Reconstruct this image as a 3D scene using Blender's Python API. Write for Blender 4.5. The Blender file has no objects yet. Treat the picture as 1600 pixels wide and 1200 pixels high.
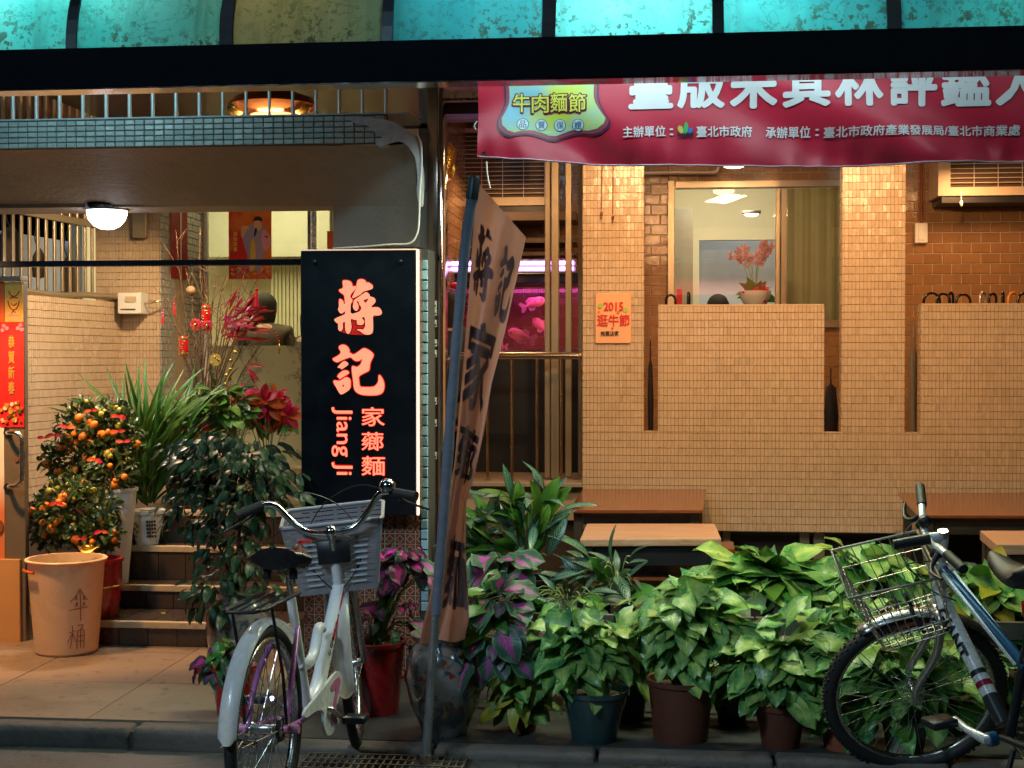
import bpy, bmesh, math, random
from mathutils import Vector, Matrix, noise as mnoise
random.seed(7)
R_ = random.random
def U(a, b): return a + (b - a) * R_()
SC = bpy.context.scene
COL = SC.collection
# ---------------------------------------------------------------- camera, sky, exposure
EYE = Vector((0, 0, 1.5)); FPX = 2200.0
PSI, TH = math.radians(6.0), math.radians(1.04)
FW = Vector((-math.sin(PSI) * math.cos(TH), math.cos(PSI) * math.cos(TH), -math.sin(TH)))
RT = Vector((math.cos(PSI), math.sin(PSI), 0)); UP = RT.cross(FW)
cd = bpy.data.cameras.new('camera'); cam = bpy.data.objects.new('camera', cd); COL.objects.link(cam)
cam.matrix_world = Matrix.Translation(EYE) @ Matrix((RT, UP, -FW)).transposed().to_4x4()
cd.sensor_width = 36; cd.lens = 36 * FPX / 1600; cd.clip_start = 0.05; cd.clip_end = 500
SC.camera = cam
W = bpy.data.worlds.new("World"); SC.world = W; W.use_nodes = True
wn = W.node_tree; bg = wn.nodes['Background']
sky = wn.nodes.new('ShaderNodeTexSky'); sky.sky_type = 'NISHITA'; sky.sun_disc = False
sky.sun_elevation = math.radians(-6); sky.sun_rotation = math.radians(200)
wn.links.new(sky.outputs[0], bg.inputs[0]); bg.inputs[1].default_value = 0.05
SC.view_settings.view_transform = 'Standard'; SC.view_settings.look = 'None'
SC.view_settings.exposure = 0.12; SC.view_settings.gamma = 1.0
SC.cycles.use_denoising = True
SC.cycles.max_bounces = 7; SC.cycles.diffuse_bounces = 3; SC.cycles.glossy_bounces = 3
SC.cycles.transmission_bounces = 6; SC.cycles.transparent_max_bounces = 12
SC.cycles.sample_clamp_indirect = 4.0; SC.cycles.caustics_reflective = False; SC.cycles.caustics_refractive = False

def P(px, py, Y):
    d = RT * ((px - 800) / FPX) + UP * ((600 - py) / FPX) + FW
    return EYE + d * (Y / d.y)
def PZ(px, py, z):
    d = RT * ((px - 800) / FPX) + UP * ((600 - py) / FPX) + FW
    return EYE + d * ((z - EYE.z) / d.z)
def X(px, Y): return P(px, 600, Y).x
def Z(px, py, Y): return P(px, py, Y).z
def PXM(px, Y): return FPX / ((P(px, 560, Y) - EYE).dot(FW))     # pixels per metre there

# ---------------------------------------------------------------- lamps
def lamp(name, kind, loc, energy, color, size=0.2, target=None, size_y=None, spot=None):
    ld = bpy.data.lights.new(name, kind); ld.energy = energy; ld.color = color
    if kind == 'AREA':
        ld.size = size
        if size_y: ld.shape = 'RECTANGLE'; ld.size_y = size_y
    else: ld.shadow_soft_size = size
    if spot: ld.spot_size = math.radians(spot); ld.spot_blend = 0.5
    o = bpy.data.objects.new(name, ld); COL.objects.link(o); o.location = loc
    if target is not None:
        o.rotation_euler = (Vector(target) - Vector(loc)).to_track_quat('-Z', 'Y').to_euler()
    return o
WARM = (1.0, 0.56, 0.25)
# warm downlights under the porch roof, in front of the tiled parapet
lamp('porch_lamp_light', 'AREA', (X(960, 8.45), 8.3, 2.92), 11, WARM, 0.25, (X(960, 9.1), 8.9, 0.3))
lamp('porch_lamp_light', 'AREA', (X(1365, 8.45), 8.3, 2.92), 11, WARM, 0.25, (X(1365, 9.1), 8.9, 0.3))
lamp('porch_lamp_light', 'SPOT', (X(1000, 7.2), 7.2, 2.95), 108, WARM, 0.05, (X(1080, 9.1), 9.1, 0.9), spot=120)
lamp('porch_lamp_light', 'SPOT', (X(1480, 7.2), 7.2, 2.95), 108, WARM, 0.05, (X(1400, 9.1), 9.1, 0.9), spot=120)
lamp('patio_ceiling_light', 'AREA', (X(1150, 10.3), 10.3, 2.84), 10, (1, 0.56, 0.25), 0.25, (X(1200, 11), 10.6, 0.6))
lamp('patio_ceiling_light', 'AREA', (X(1520, 10.3), 10.3, 2.84), 12, (1, 0.50, 0.2), 0.25, (X(1520, 11), 10.7, 0.6))
lamp('patio_ceiling_light', 'AREA', (X(800, 10.2), 10.2, 2.84), 9, (1, 0.56, 0.25), 0.25, (X(800, 11), 10.3, 0.6))
# cool white street lamps across the lane, and one added spot
lamp('street_lamp_and_fill_light', 'AREA', (-3.2, -1.0, 5.2), 105, (0.45, 0.78, 1.0), 0.6, (-0.5, 5.6, 1.0))
lamp('street_lamp_and_fill_light', 'SPOT', (-3.6, 0.2, 4.6), 420, (0.72, 0.86, 1.0), 0.12, (-0.75, 4.8, 0.5), spot=26)  # no lamp stands here: spot added to brighten the white bicycle and flag
lamp('street_lamp_and_fill_light', 'AREA', (2.6, 1.2, 4.6), 14, (0.6, 0.95, 0.9), 0.5, (1.3, 5.6, 0.9))
lamp('canopy_tube_light', 'AREA', (X(1120, 5.95), 5.95, 2.42), 48, (0.95, 1.0, 0.62), 1.9, (X(1120, 5.9), 5.75, 0), 0.12)
lamp('canopy_tube_light', 'AREA', (X(800, 6.1), 6.1, 2.5), 4, (0.8, 0.95, 0.9), 0.8, (X(800, 6.1), 5.95, 0), 0.12)
# stairs and landing
lamp('copper_lamp_light', 'POINT', (X(420, 7.4), 7.4, 2.62), 24, (1, 0.58, 0.26), 0.12)
lamp('soffit_lamp_light', 'AREA', (X(167, 7.2), 7.2, Z(167, 368, 7.2)), 12, (0.95, 0.9, 0.9), 0.12, (X(167, 7.2), 7.25, 0))
lamp('door_lamp_light', 'SPOT', (X(-150, 5.9), 5.9, 2.3), 210, (1, 0.5, 0.18), 0.08, (X(70, 6.8), 6.8, 0.55), spot=62)
lamp('landing_spot_light', 'SPOT', (X(250, 7.3), 7.3, 2.2), 80, (1, 0.60, 0.31), 0.1, (X(150, 6.6), 6.5, 0.1), spot=95)
# rooms behind the glass
lamp('dining_room_light', 'AREA', (X(400, 11), 11.0, 3.05), 42, (1, 0.86, 0.52), 1.2, (X(400, 11), 11.3, 0.6))
lamp('back_room_light', 'AREA', (X(1130, 12.5), 12.3, 3.3), 22, (1, 0.86, 0.58), 0.3, (X(1130, 12.5), 12.9, 0.6))
lamp('far_room_light', 'AREA', (X(1170, 13.9), 14.3, 3.25), 12, (0.85, 0.9, 1.0), 0.5, (X(1170, 14.2), 14.2, 1.4))
lamp('side_window_light', 'AREA', (X(40, 10.8), 10.7, 2.9), 30, (0.5, 0.6, 1.0), 0.6, (X(60, 11.5), 11.4, 1.6))
# aquarium tube
lamp('aquarium_tube_light', 'AREA', (X(800, 10.35), 10.35, Z(800, 446, 10.35)), 3.8, (1.0, 0.12, 0.62), 1.0, (X(800, 10.6), 10.75, 0.9), 0.12)
lamp('entrance_fill_light', 'SPOT', (X(330, 7.7), 7.7, 2.78), 190, (1, 0.70, 0.38), 0.08, (X(110, 8.4), 8.6, 1.3), spot=78)  # spot added out of sight to brighten the left side wall
lamp('upper_tile_fill_light', 'POINT', (X(300, 8.6), 8.6, 3.3), 9, (1, 0.58, 0.28), 0.08)  # small light added to brighten the lintel tiles, no ceiling fixture there
# fluorescent tubes slung inside the awning, shining down on the banner and on the canopy edge
for px, e in ((850, 3.2), (1150, 1.9), (1430, 1.5)):
    lamp('banner_tube_light', 'AREA', (X(px, 5.2), 5.2, 2.76), e, (0.72, 0.93, 1.0), 0.9, (X(px, 5.6), 5.6, 2.38), 0.04)
lamp('canopy_edge_tube_light', 'AREA', (X(60, 5.62), 5.62, 2.92), 4.5, (0.5, 0.92, 1.0), 1.0, (X(120, 6.4), 6.4, 2.6), 0.05)
# fluorescent tubes behind the curved awning panels
AWY = 4.97
for px, e, c in ((20, 2.3, (0.55, 1, 0.95)), (190, 1.2, (0.55, 1, 0.9)), (470, 0.5, (1, 0.72, 0.3)), (740, 1.0, (0.4, 0.9, 1)), (960, 3.6, (0.7, 1, 1)), (1180, 2.2, (0.5, 1, 0.95)), (1330, 0.35, (0.3, 0.8, 0.8)), (1560, 0.8, (0.45, 1, 0.85))):
    p = P(px, 30, AWY + 0.45)
    lamp('awning_tube_light', 'AREA', (p.x, AWY + 0.30, p.z + 0.02), e, c, 0.4, (p.x, AWY + 0.02, p.z - 0.08), 0.04)

# ---------------------------------------------------------------- materials
class NT:
    def __init__(s, name):
        s.m = bpy.data.materials.new(name); s.m.use_nodes = True; s.t = s.m.node_tree
        s.b = s.t.nodes['Principled BSDF']; s.out = s.t.nodes['Material Output']
    def n(s, kind, **kw):
        x = s.t.nodes.new(kind)
        for k, v in kw.items():
            if k.startswith('i_'): x.inputs[int(k[2:])].default_value = v
            else: setattr(x, k, v)
        return x
    def l(s, a, b): s.t.links.new(a, b)
    def math(s, op, a, b=None, c=None, clamp=False):
        x = s.n('ShaderNodeMath', operation=op, use_clamp=clamp)
        for i, v in enumerate((a, b, c)):
            if v is None: continue
            if isinstance(v, (int, float)): x.inputs[i].default_value = v
            else: s.l(v, x.inputs[i])
        return x.outputs[0]
    def mix(s, f, a, b, blend='MIX'):
        x = s.n('ShaderNodeMix', data_type='RGBA', blend_type=blend)
        for sock, v in ((x.inputs[0], f), (x.inputs[6], a), (x.inputs[7], b)):
            if isinstance(v, (int, float)): sock.default_value = v
            elif isinstance(v, tuple): sock.default_value = (*v[:3], 1)
            else: s.l(v, sock)
        return x.outputs[2]
    def noise(s, vec, scale, detail=3, rough=0.55, dist=0.0):
        x = s.n('ShaderNodeTexNoise'); x.inputs['Scale'].default_value = scale; x.inputs['Detail'].default_value = detail
        x.inputs['Roughness'].default_value = rough; x.inputs['Distortion'].default_value = dist
        if vec is not None: s.l(vec, x.inputs['Vector'])
        return x.outputs[0]
    def ramp(s, f, a, b, clamp=True):
        x = s.n('ShaderNodeMapRange'); x.clamp = clamp
        x.inputs[1].default_value = a; x.inputs[2].default_value = b; s.l(f, x.inputs[0]); return x.outputs[0]
    def obj(s): return s.n('ShaderNodeTexCoord').outputs['Object']
    def uv(s): return s.n('ShaderNodeTexCoord').outputs['UV']
    def geo(s): return s.n('ShaderNodeNewGeometry').outputs['Position']
    def rnd(s): return s.n('ShaderNodeObjectInfo').outputs['Random']
    def bump(s, h, strength=0.3, dist=0.002):
        x = s.n('ShaderNodeBump'); x.inputs['Strength'].default_value = strength; x.inputs['Distance'].default_value = dist
        s.l(h, x.inputs['Height']); s.l(x.outputs[0], s.b.inputs['Normal']); return x
def pbr(name, col, rough=0.5, metal=0.0, var=0.12, scale=8, bump=0.0, bscale=60, dirt=0.0, dcol=(0.03, 0.025, 0.02), objvar=0.0, coat=0.0, spec=None, bdist=0.002, island=0.0):
    s = NT(name); pos = s.geo()
    n1 = s.noise(pos, scale, 4)
    dark = tuple(c * (1 - var) for c in col); light = tuple(min(1, c * (1 + var)) for c in col)
    c = s.mix(n1, dark, light)
    if island:
        ri = s.n('ShaderNodeNewGeometry').outputs['Random Per Island']; hs = s.n('ShaderNodeHueSaturation'); s.l(c, hs.inputs['Color']); s.l(s.math('SUBTRACT', s.math('MULTIPLY_ADD', s.math('POWER', ri, 0.6), 2 * island, 1 - island), s.math('MULTIPLY', s.math('GREATER_THAN', s.math('FRACT', s.math('MULTIPLY', ri, 91.7)), 0.985), 0.13)), hs.inputs['Value']); c = hs.outputs[0]
    if objvar:
        r = s.math('MULTIPLY_ADD', s.rnd(), 2 * objvar, 1 - objvar)
        c = s.mix(1.0, c, s.n('ShaderNodeCombineColor').outputs[0], 'MULTIPLY') if False else c
        hs = s.n('ShaderNodeHueSaturation'); s.l(c, hs.inputs['Color']); s.l(r, hs.inputs['Value']); c = hs.outputs[0]
    if dirt:
        d = s.ramp(s.noise(pos, scale * 2.3, 5, 0.65), 0.52, 0.72)
        c = s.mix(s.math('MULTIPLY', d, dirt), c, dcol)
    s.l(c, s.b.inputs['Base Color'])
    s.b.inputs['Roughness'].default_value = rough; s.b.inputs['Metallic'].default_value = metal
    rr = s.math('MULTIPLY_ADD', s.noise(pos, scale * 3, 3), 0.25, rough - 0.12, clamp=True); s.l(rr, s.b.inputs['Roughness'])
    if coat: s.b.inputs['Coat Weight'].default_value = coat; s.b.inputs['Coat Roughness'].default_value = 0.08
    if spec is not None: s.b.inputs['Specular IOR Level'].default_value = spec
    if bump: s.bump(s.noise(pos, bscale, 4), bump, bdist)
    return s.m
def emis(name, col, strength):
    s = NT(name); s.b.inputs['Base Color'].default_value = (*col, 1)
    s.b.inputs['Emission Color'].default_value = (*col, 1); s.b.inputs['Emission Strength'].default_value = strength
    return s.m
def glassy(name, col=(1, 1, 1), rough=0.02, alpha=0.12):
    s = NT(name); s.t.nodes.remove(s.b)
    g = s.n('ShaderNodeBsdfGlossy'); g.inputs[0].default_value = (1, 1, 1, 1); g.inputs[1].default_value = rough
    t = s.n('ShaderNodeBsdfTransparent'); t.inputs[0].default_value = (*col, 1)
    f = s.n('ShaderNodeFresnel'); f.inputs[0].default_value = 1.3
    k = s.math('ADD', f.outputs[0], alpha * 0.3, clamp=True)
    m = s.n('ShaderNodeMixShader'); s.l(k, m.inputs[0]); s.l(t.outputs[0], m.inputs[1]); s.l(g.outputs[0], m.inputs[2])
    s.l(m.outputs[0], s.out.inputs[0]); return s.m
M = {}
M['black'] = pbr('black_paint', (0.012, 0.013, 0.018), 0.42, 0, 0.2, 5, 0.05, 90)
M['rubber'] = pbr('black_rubber', (0.013, 0.013, 0.014), 0.6, 0, 0.3, 30, 0.2, 200)
M['steel'] = pbr('brushed_steel', (0.55, 0.53, 0.5), 0.27, 1, 0.12, 14, 0.06, 120)
M['chrome'] = pbr('chrome', (0.7, 0.7, 0.72), 0.14, 1, 0.1, 20)
M['chrome_old'] = pbr('worn_chrome', (0.55, 0.54, 0.55), 0.3, 1, 0.2, 40, 0.1, 150, 0.4, (0.12, 0.06, 0.03))
M['tilecream'] = pbr('cream_mosaic_glaze', (0.53, 0.40, 0.275), 0.26, 0, 0.08, 1.3, 0.4, 55, 0.2, (0.28, 0.18, 0.09), bdist=0.003, island=0.055)
M['groutc'] = pbr('cream_grout', (0.41, 0.305, 0.19), 0.9, 0, 0.2, 30, 0.2, 120)
M['tilegrey'] = pbr('grey_wall_tile', (0.36, 0.35, 0.33), 0.3, 0, 0.12, 9, 0.25, 55)
M['tileblue'] = pbr('pale_cap_tile', (0.42, 0.47, 0.47), 0.3, 0, 0.14, 9, 0.3, 50, 0.35, (0.12, 0.13, 0.13), objvar=0.12)
M['groutd'] = pbr('dark_grout', (0.06, 0.06, 0.06), 0.9, 0, 0.2, 30, 0.2, 120)
M['stucco'] = pbr('rough_stucco', (0.40, 0.35, 0.30), 0.62, 0, 0.16, 5, 0.9, 38, 0.2, (0.16, 0.13, 0.1), bdist=0.008)
M['mortar'] = pbr('broken_mortar', (0.46, 0.50, 0.52), 0.8, 0, 0.25, 16, 0.8, 45, 0.3, bdist=0.006)
M['subway'] = pbr('brown_glazed_tile', (0.31, 0.165, 0.075), 0.17, 0, 0.14, 12, 0.55, 28, 0.1, objvar=0.09, bdist=0.004)
M['groutb'] = pbr('pale_grout', (0.52, 0.42, 0.28), 0.9, 0, 0.12, 30)
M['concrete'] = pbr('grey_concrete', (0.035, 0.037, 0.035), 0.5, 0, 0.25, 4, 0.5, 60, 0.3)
M['cream'] = pbr('cream_plaster', (0.78, 0.74, 0.56), 0.7, 0, 0.04, 3, 0.05)
M['white'] = pbr('white_paint', (0.78, 0.77, 0.73), 0.5, 0, 0.05, 5)
M['whitep'] = pbr('white_enamel', (0.84, 0.85, 0.86), 0.28, 0, 0.04, 12, 0, 60, 0.10, (0.30, 0.22, 0.15), coat=0.4)
M['alu'] = pbr('bronze_aluminium', (0.46, 0.38, 0.27), 0.36, 0.75, 0.08, 8)
M['alud'] = pbr('dark_bronze_frame', (0.13, 0.09, 0.06), 0.4, 0.5, 0.12, 8)
M['terracotta'] = pbr('terracotta', (0.24, 0.065, 0.03), 0.7, 0, 0.25, 12, 0.3, 60, 0.3)
M['redpot'] = pbr('red_glazed_pot', (0.35, 0.012, 0.015), 0.25, 0, 0.2, 8, coat=0.4)
M['gold'] = pbr('gold_foil', (0.85, 0.55, 0.12), 0.25, 0.9, 0.15, 30, 0.2, 90)
M['copper'] = pbr('polished_copper', (0.75, 0.32, 0.14), 0.16, 1, 0.15, 10)
M['red'] = pbr('red_paper', (0.72, 0.012, 0.012), 0.5, 0, 0.12, 10)
M['redgloss'] = pbr('red_gloss', (0.6, 0.01, 0.012), 0.2, 0, 0.1, 10, coat=0.5)
M['soil'] = pbr('potting_soil', (0.05, 0.032, 0.02), 0.95, 0, 0.3, 40, 1.0, 90, bdist=0.01)
M['bark'] = pbr('brown_bark', (0.13, 0.075, 0.04), 0.8, 0, 0.3, 40, 0.7, 90)
M['greenstem'] = pbr('green_stem', (0.10, 0.17, 0.04), 0.5, 0, 0.2, 20)
M['palestem'] = pbr('pale_stem', (0.28, 0.36, 0.14), 0.5, 0, 0.2, 20)
M['wood'] = None
def wood(name, c1, c2, rough=0.3, axis=(1.2, 14, 14)):
    s = NT(name); mp = s.n('ShaderNodeMapping'); mp.inputs['Scale'].default_value = axis; s.l(s.geo(), mp.inputs['Vector'])
    g = s.noise(mp.outputs[0], 3.0, 6, 0.65, 1.2); f = s.ramp(g, 0.3, 0.7)
    s.l(s.mix(f, c1, c2), s.b.inputs['Base Color']); s.b.inputs['Roughness'].default_value = rough
    s.b.inputs['Coat Weight'].default_value = 0.25; s.b.inputs['Coat Roughness'].default_value = 0.2
    s.bump(g, 0.12, 0.001); return s.m
M['wood'] = wood('red_brown_lacquered_wood', (0.13, 0.034, 0.012), (0.24, 0.068, 0.022), 0.16)
M['woodpale'] = wood('worn_pale_wood', (0.36, 0.20, 0.12), (0.55, 0.35, 0.24), 0.55)
M['wooddark'] = wood('dark_wood', (0.035, 0.02, 0.012), (0.07, 0.04, 0.022), 0.55)

# ---------------------------------------------------------------- mesh helpers
def box(bm, x0, x1, y0, y1, z0, z1):
    v = [bm.verts.new((x, y, z)) for x in (x0, x1) for y in (y0, y1) for z in (z0, z1)]
    for f in ((0, 1, 3, 2), (4, 6, 7, 5), (0, 4, 5, 1), (2, 3, 7, 6), (0, 2, 6, 4), (1, 5, 7, 3)): bm.faces.new([v[i] for i in f])
    return v
def obox(bm, o, ux, uy, uz):
    """box spanned from corner o by three edge vectors"""
    o, ux, uy, uz = map(Vector, (o, ux, uy, uz))
    v = [bm.verts.new(o + ux * a + uy * b + uz * c) for a in (0, 1) for b in (0, 1) for c in (0, 1)]
    for f in ((0, 1, 3, 2), (4, 6, 7, 5), (0, 4, 5, 1), (2, 3, 7, 6), (0, 2, 6, 4), (1, 5, 7, 3)): bm.faces.new([v[i] for i in f])
def bevel(bm, w=0.004, seg=2):
    bmesh.ops.bevel(bm, geom=bm.edges[:], offset=w, segments=seg, affect='EDGES', profile=0.7, clamp_overlap=True)
def tube(bm, pts, r, n=8, cap=True, flat=None):
    pts = [Vector(p) for p in pts]; m = len(pts)
    rr = list(r) if isinstance(r, (list, tuple)) else [r] * m
    if len(rr) != m: rr = [rr[min(int(i / (m - 1) * (len(rr) - 1)), len(rr) - 2)] * (1 - (i / (m - 1) * (len(rr) - 1) - min(int(i / (m - 1) * (len(rr) - 1)), len(rr) - 2))) + rr[min(int(i / (m - 1) * (len(rr) - 1)), len(rr) - 2) + 1] * (i / (m - 1) * (len(rr) - 1) - min(int(i / (m - 1) * (len(rr) - 1)), len(rr) - 2)) for i in range(m)]
    prev = None; rings = []
    for i, p in enumerate(pts):
        t = (pts[min(i + 1, m - 1)] - pts[max(i - 1, 0)])
        if t.length < 1e-9: t = Vector((0, 0, 1))
        t.normalize()
        if prev is None: a = t.orthogonal().normalized()
        else:
            a = prev - t * prev.dot(t)
            a = a.normalized() if a.length > 1e-6 else t.orthogonal().normalized()
        prev = a; b = t.cross(a)
        rings.append([bm.verts.new(p + (a * math.cos(k * 2 * math.pi / n) + b * math.sin(k * 2 * math.pi / n)) * rr[i]) for k in range(n)])
    for i in range(m - 1):
        for k in range(n):
            bm.faces.new((rings[i][k], rings[i][(k + 1) % n], rings[i + 1][(k + 1) % n], rings[i + 1][k]))
    if cap and n > 2:
        bm.faces.new(rings[0][::-1]); bm.faces.new(rings[-1])
    return rings
def ring(bm, c, axis, R, r, n=48, k=8, a0=0.0, a1=2 * math.pi, sq=1.0):
    """torus / arc round axis"""
    c, axis = Vector(c), Vector(axis).normalized()
    u = Vector((0, 0, 1)) - axis * axis.z
    u = u.normalized() if u.length > 1e-4 else Vector((1, 0, 0)); v = axis.cross(u)
    full = abs(a1 - a0 - 2 * math.pi) < 1e-6; m = n if full else n + 1; rings = []
    for i in range(m):
        a = a0 + (a1 - a0) * i / n; d = u * math.cos(a) + v * math.sin(a)
        rings.append([bm.verts.new(c + d * (R + r * math.cos(2 * math.pi * j / k)) + axis * (r * sq * math.sin(2 * math.pi * j / k))) for j in range(k)])
    for i in range(n):
        a, b = rings[i], rings[(i + 1) % m]
        for j in range(k): bm.faces.new((a[j], b[j], b[(j + 1) % k], a[(j + 1) % k]))
    if not full: bm.faces.new(rings[0]); bm.faces.new(rings[-1][::-1])
def lathe(bm, prof, c=(0, 0, 0), n=28, sides=None):
    cx, cy, cz = c; n = sides or n; rings = []
    for r, z in prof:
        if r < 1e-5: rings.append([bm.verts.new((cx, cy, cz + z))])
        else: rings.append([bm.verts.new((cx + r * math.cos(2 * math.pi * k / n), cy + r * math.sin(2 * math.pi * k / n), cz + z)) for k in range(n)])
    for a, b in zip(rings, rings[1:]):
        if len(a) == 1 and len(b) == 1: continue
        for k in range(n):
            q = [a[k % len(a)], a[(k + 1) % len(a)], b[(k + 1) % len(b)], b[k % len(b)]]
            q = list(dict.fromkeys(q))
            if len(q) > 2: bm.faces.new(q)
def ball(bm, c, r, su=10, sv=7, sc=(1, 1, 1)):
    prof = [(math.sin(math.pi * i / sv) * r, -math.cos(math.pi * i / sv) * r) for i in range(sv + 1)]
    prof[0] = (0, -r); prof[-1] = (0, r)
    b0 = len(bm.verts); lathe(bm, prof, (0, 0, 0), su); bm.verts.ensure_lookup_table()
    for v in bm.verts[b0:]: v.co = Vector((v.co.x * sc[0] + c[0], v.co.y * sc[1] + c[1], v.co.z * sc[2] + c[2]))
def finish(name, bm, mat, smooth=False, weld=False):
    if weld: bmesh.ops.remove_doubles(bm, verts=bm.verts[:], dist=1e-5)
    bmesh.ops.recalc_face_normals(bm, faces=bm.faces[:])
    me = bpy.data.meshes.new(name); bm.to_mesh(me); bm.free()
    mats = mat if isinstance(mat, (list, tuple)) else [mat]
    for m in mats: me.materials.append(m)
    if smooth:
        me.polygons.foreach_set('use_smooth', [True] * len(me.polygons))
        try: me.set_sharp_from_angle(angle=math.radians(smooth if smooth > 1 else 50))
        except Exception: pass
    return me
def put(name, me, parent=None, loc=None, rot=None, scale=None, world=True, kind=None, label=None, cat=None, group=None):
    o = bpy.data.objects.new(name, me); COL.objects.link(o)
    if parent is not None:
        o.parent = parent
        if world: o.matrix_parent_inverse = Matrix.Translation(-root_of(parent))
    if loc is not None: o.location = loc
    if rot is not None: o.rotation_euler = rot
    if scale is not None: o.scale = scale if isinstance(scale, (tuple, list)) else (scale,) * 3
    if kind: o['kind'] = kind
    if label: o['label'] = label
    if cat: o['category'] = cat
    if group: o['group'] = group
    return o
ROOTS = {}
def root_of(o): return ROOTS.get(o.name, Vector((0, 0, 0)))
def part(name, bm, mat, parent, smooth=False, **kw):
    """mesh authored in world metres, hung under its thing (or under a part of it)"""
    return put(name, finish(name, bm, mat, smooth), parent, **kw)
def thing(name, label, cat, loc=(0, 0, 0), group=None):
    o = bpy.data.objects.new(name, None); COL.objects.link(o); o.location = loc; o.empty_display_size = 0.05
    o['label'] = label; o['category'] = cat
    if group: o['group'] = group
    ROOTS[o.name] = Vector(loc); return o
def solo(name, bm, mat, label, cat, smooth=False, group=None):
    return put(name, finish(name, bm, mat, smooth), label=label, cat=cat, group=group)
def struct(name, bm, mat, smooth=False): return put(name, finish(name, bm, mat, smooth), kind='structure')
def NB(): return bmesh.new()

def smooth_pts(pts, n=6):
    """Catmull-Rom through pts"""
    pts = [Vector(p) for p in pts]; out = []
    for i in range(len(pts) - 1):
        p0, p1, p2, p3 = pts[max(i - 1, 0)], pts[i], pts[i + 1], pts[min(i + 2, len(pts) - 1)]
        for k in range(n):
            t = k / n
            out.append(0.5 * ((2 * p1) + (p2 - p0) * t + (2 * p0 - 5 * p1 + 4 * p2 - p3) * t * t + (3 * p1 - p0 - 3 * p2 + p3) * t ** 3))
    out.append(pts[-1]); return out

# ---- tiles laid on a plane: origin o, unit u (along), unit w (up), normal nrm (outwards)
def tile_bm(bm, o, u, w, nrm, a0, a1, b0, b1, th=0.006, tilt=0.0, ch=0.0018):
    t1, t2 = U(-tilt, tilt), U(-tilt, tilt); vs = []; am, bmid = (a0 + a1) / 2, (b0 + b1) / 2
    for (a, b) in ((a0, b0), (a1, b0), (a1, b1), (a0, b1)): vs.append(bm.verts.new(o + u * a + w * b))
    for (a, b) in ((a0, b0), (a1, b0), (a1, b1), (a0, b1)):
        aa = a + (ch if a < am else -ch); bb = b + (ch if b < bmid else -ch)
        vs.append(bm.verts.new(o + u * aa + w * bb + nrm * (th + t1 * (a - am) + t2 * (b - bmid))))
    for f in ((4, 5, 6, 7), (0, 1, 5, 4), (1, 2, 6, 5), (2, 3, 7, 6), (3, 0, 4, 7)): bm.faces.new([vs[i] for i in f])
def tile_field(name, o, u, w, nrm, rects, tw, thh, joint, mat, parent, tilt=0.03, bond=False, stuff=True, mask=None, th=0.006):
    ju = 0.0008 if tw < 0.03 else joint
    o, u, w, nrm = Vector(o), Vector(u).normalized(), Vector(w), Vector(nrm)
    bm = NB(); n = 0
    for (a0, a1, b0, b1) in rects:
        j = math.floor(b0 / thh)
        while j * thh < b1:
            off = (tw / 2 if (bond and j % 2) else 0); i = math.floor((a0 - off) / tw)
            while i * tw + off < a1:
                x0, x1 = max(a0, i * tw + off + ju / 2), min(a1, (i + 1) * tw + off - ju / 2)
                y0, y1 = max(b0, j * thh + joint / 2), min(b1, (j + 1) * thh - joint / 2)
                i += 1
                if x1 - x0 < 0.004 or y1 - y0 < 0.004: continue
                if mask and not mask(o + u * (x0 + x1) / 2 + w * (y0 + y1) / 2): continue
                if stuff: tile_bm(bm, o, u, w, nrm, x0, x1, y0, y1, th, tilt, 0.0006 if tw < 0.03 else 0.0018)
                else:
                    b2 = NB(); tile_bm(b2, o, u, w, nrm, x0, x1, y0, y1, th, tilt, 0.003); part('tile', b2, mat, parent)
                n += 1
            j += 1
    if stuff: part(name, bm, mat, parent, kind='stuff')
    else: bm.free()
    return n
PX_ = Vector((1, 0, 0)); PZ_ = Vector((0, 0, 1)); NY_ = Vector((0, -1, 0))

# ---- writing
def text_mesh(body, size, offset=0.0, extrude=0.0, align='CENTER'):
    c = bpy.data.curves.new('lettering', 'FONT'); c.body = body; c.size = size; c.offset = offset; c.extrude = extrude
    c.align_x = align; c.align_y = 'CENTER'; c.resolution_u = 3
    o = bpy.data.objects.new('lettering', c); COL.objects.link(o); bpy.context.view_layer.update()
    me = bpy.data.meshes.new_from_object(o.evaluated_get(bpy.context.evaluated_depsgraph_get()))
    bpy.data.objects.remove(o); bpy.data.curves.remove(c); return me
def text_fit(body, w, h, offset=0.0, rot90=False, extrude=0.0):
    """lettering centred at 0 in the xy plane, exactly w wide and h tall"""
    me = text_mesh(body, 1.0, 0.0, extrude)
    if offset > 0:                       # bolder strokes: the outline repeated on a small circle, each copy a hair prouder
        bm = bmesh.new()
        for k in range(9):
            b0 = len(bm.verts); bm.from_mesh(me); bm.verts.ensure_lookup_table()
            for v in bm.verts[b0:]: v.co += Vector((offset * math.cos(k * math.pi / 4), offset * math.sin(k * math.pi / 4), 0.00012 * k)) if k < 8 else Vector((0, 0, 0.001))
        bm.to_mesh(me); bm.free()
    xs = [v.co.x for v in me.vertices]; ys = [v.co.y for v in me.vertices]
    cx, cy = (min(xs) + max(xs)) / 2, (min(ys) + max(ys)) / 2
    sx, sy = (max(xs) - min(xs)) or 1, (max(ys) - min(ys)) or 1
    for v in me.vertices:
        x, y = (v.co.x - cx) / sx, (v.co.y - cy) / sy
        if rot90: x, y = y, -x
        v.co.x, v.co.y = x * w, y * h
    return me
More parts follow.
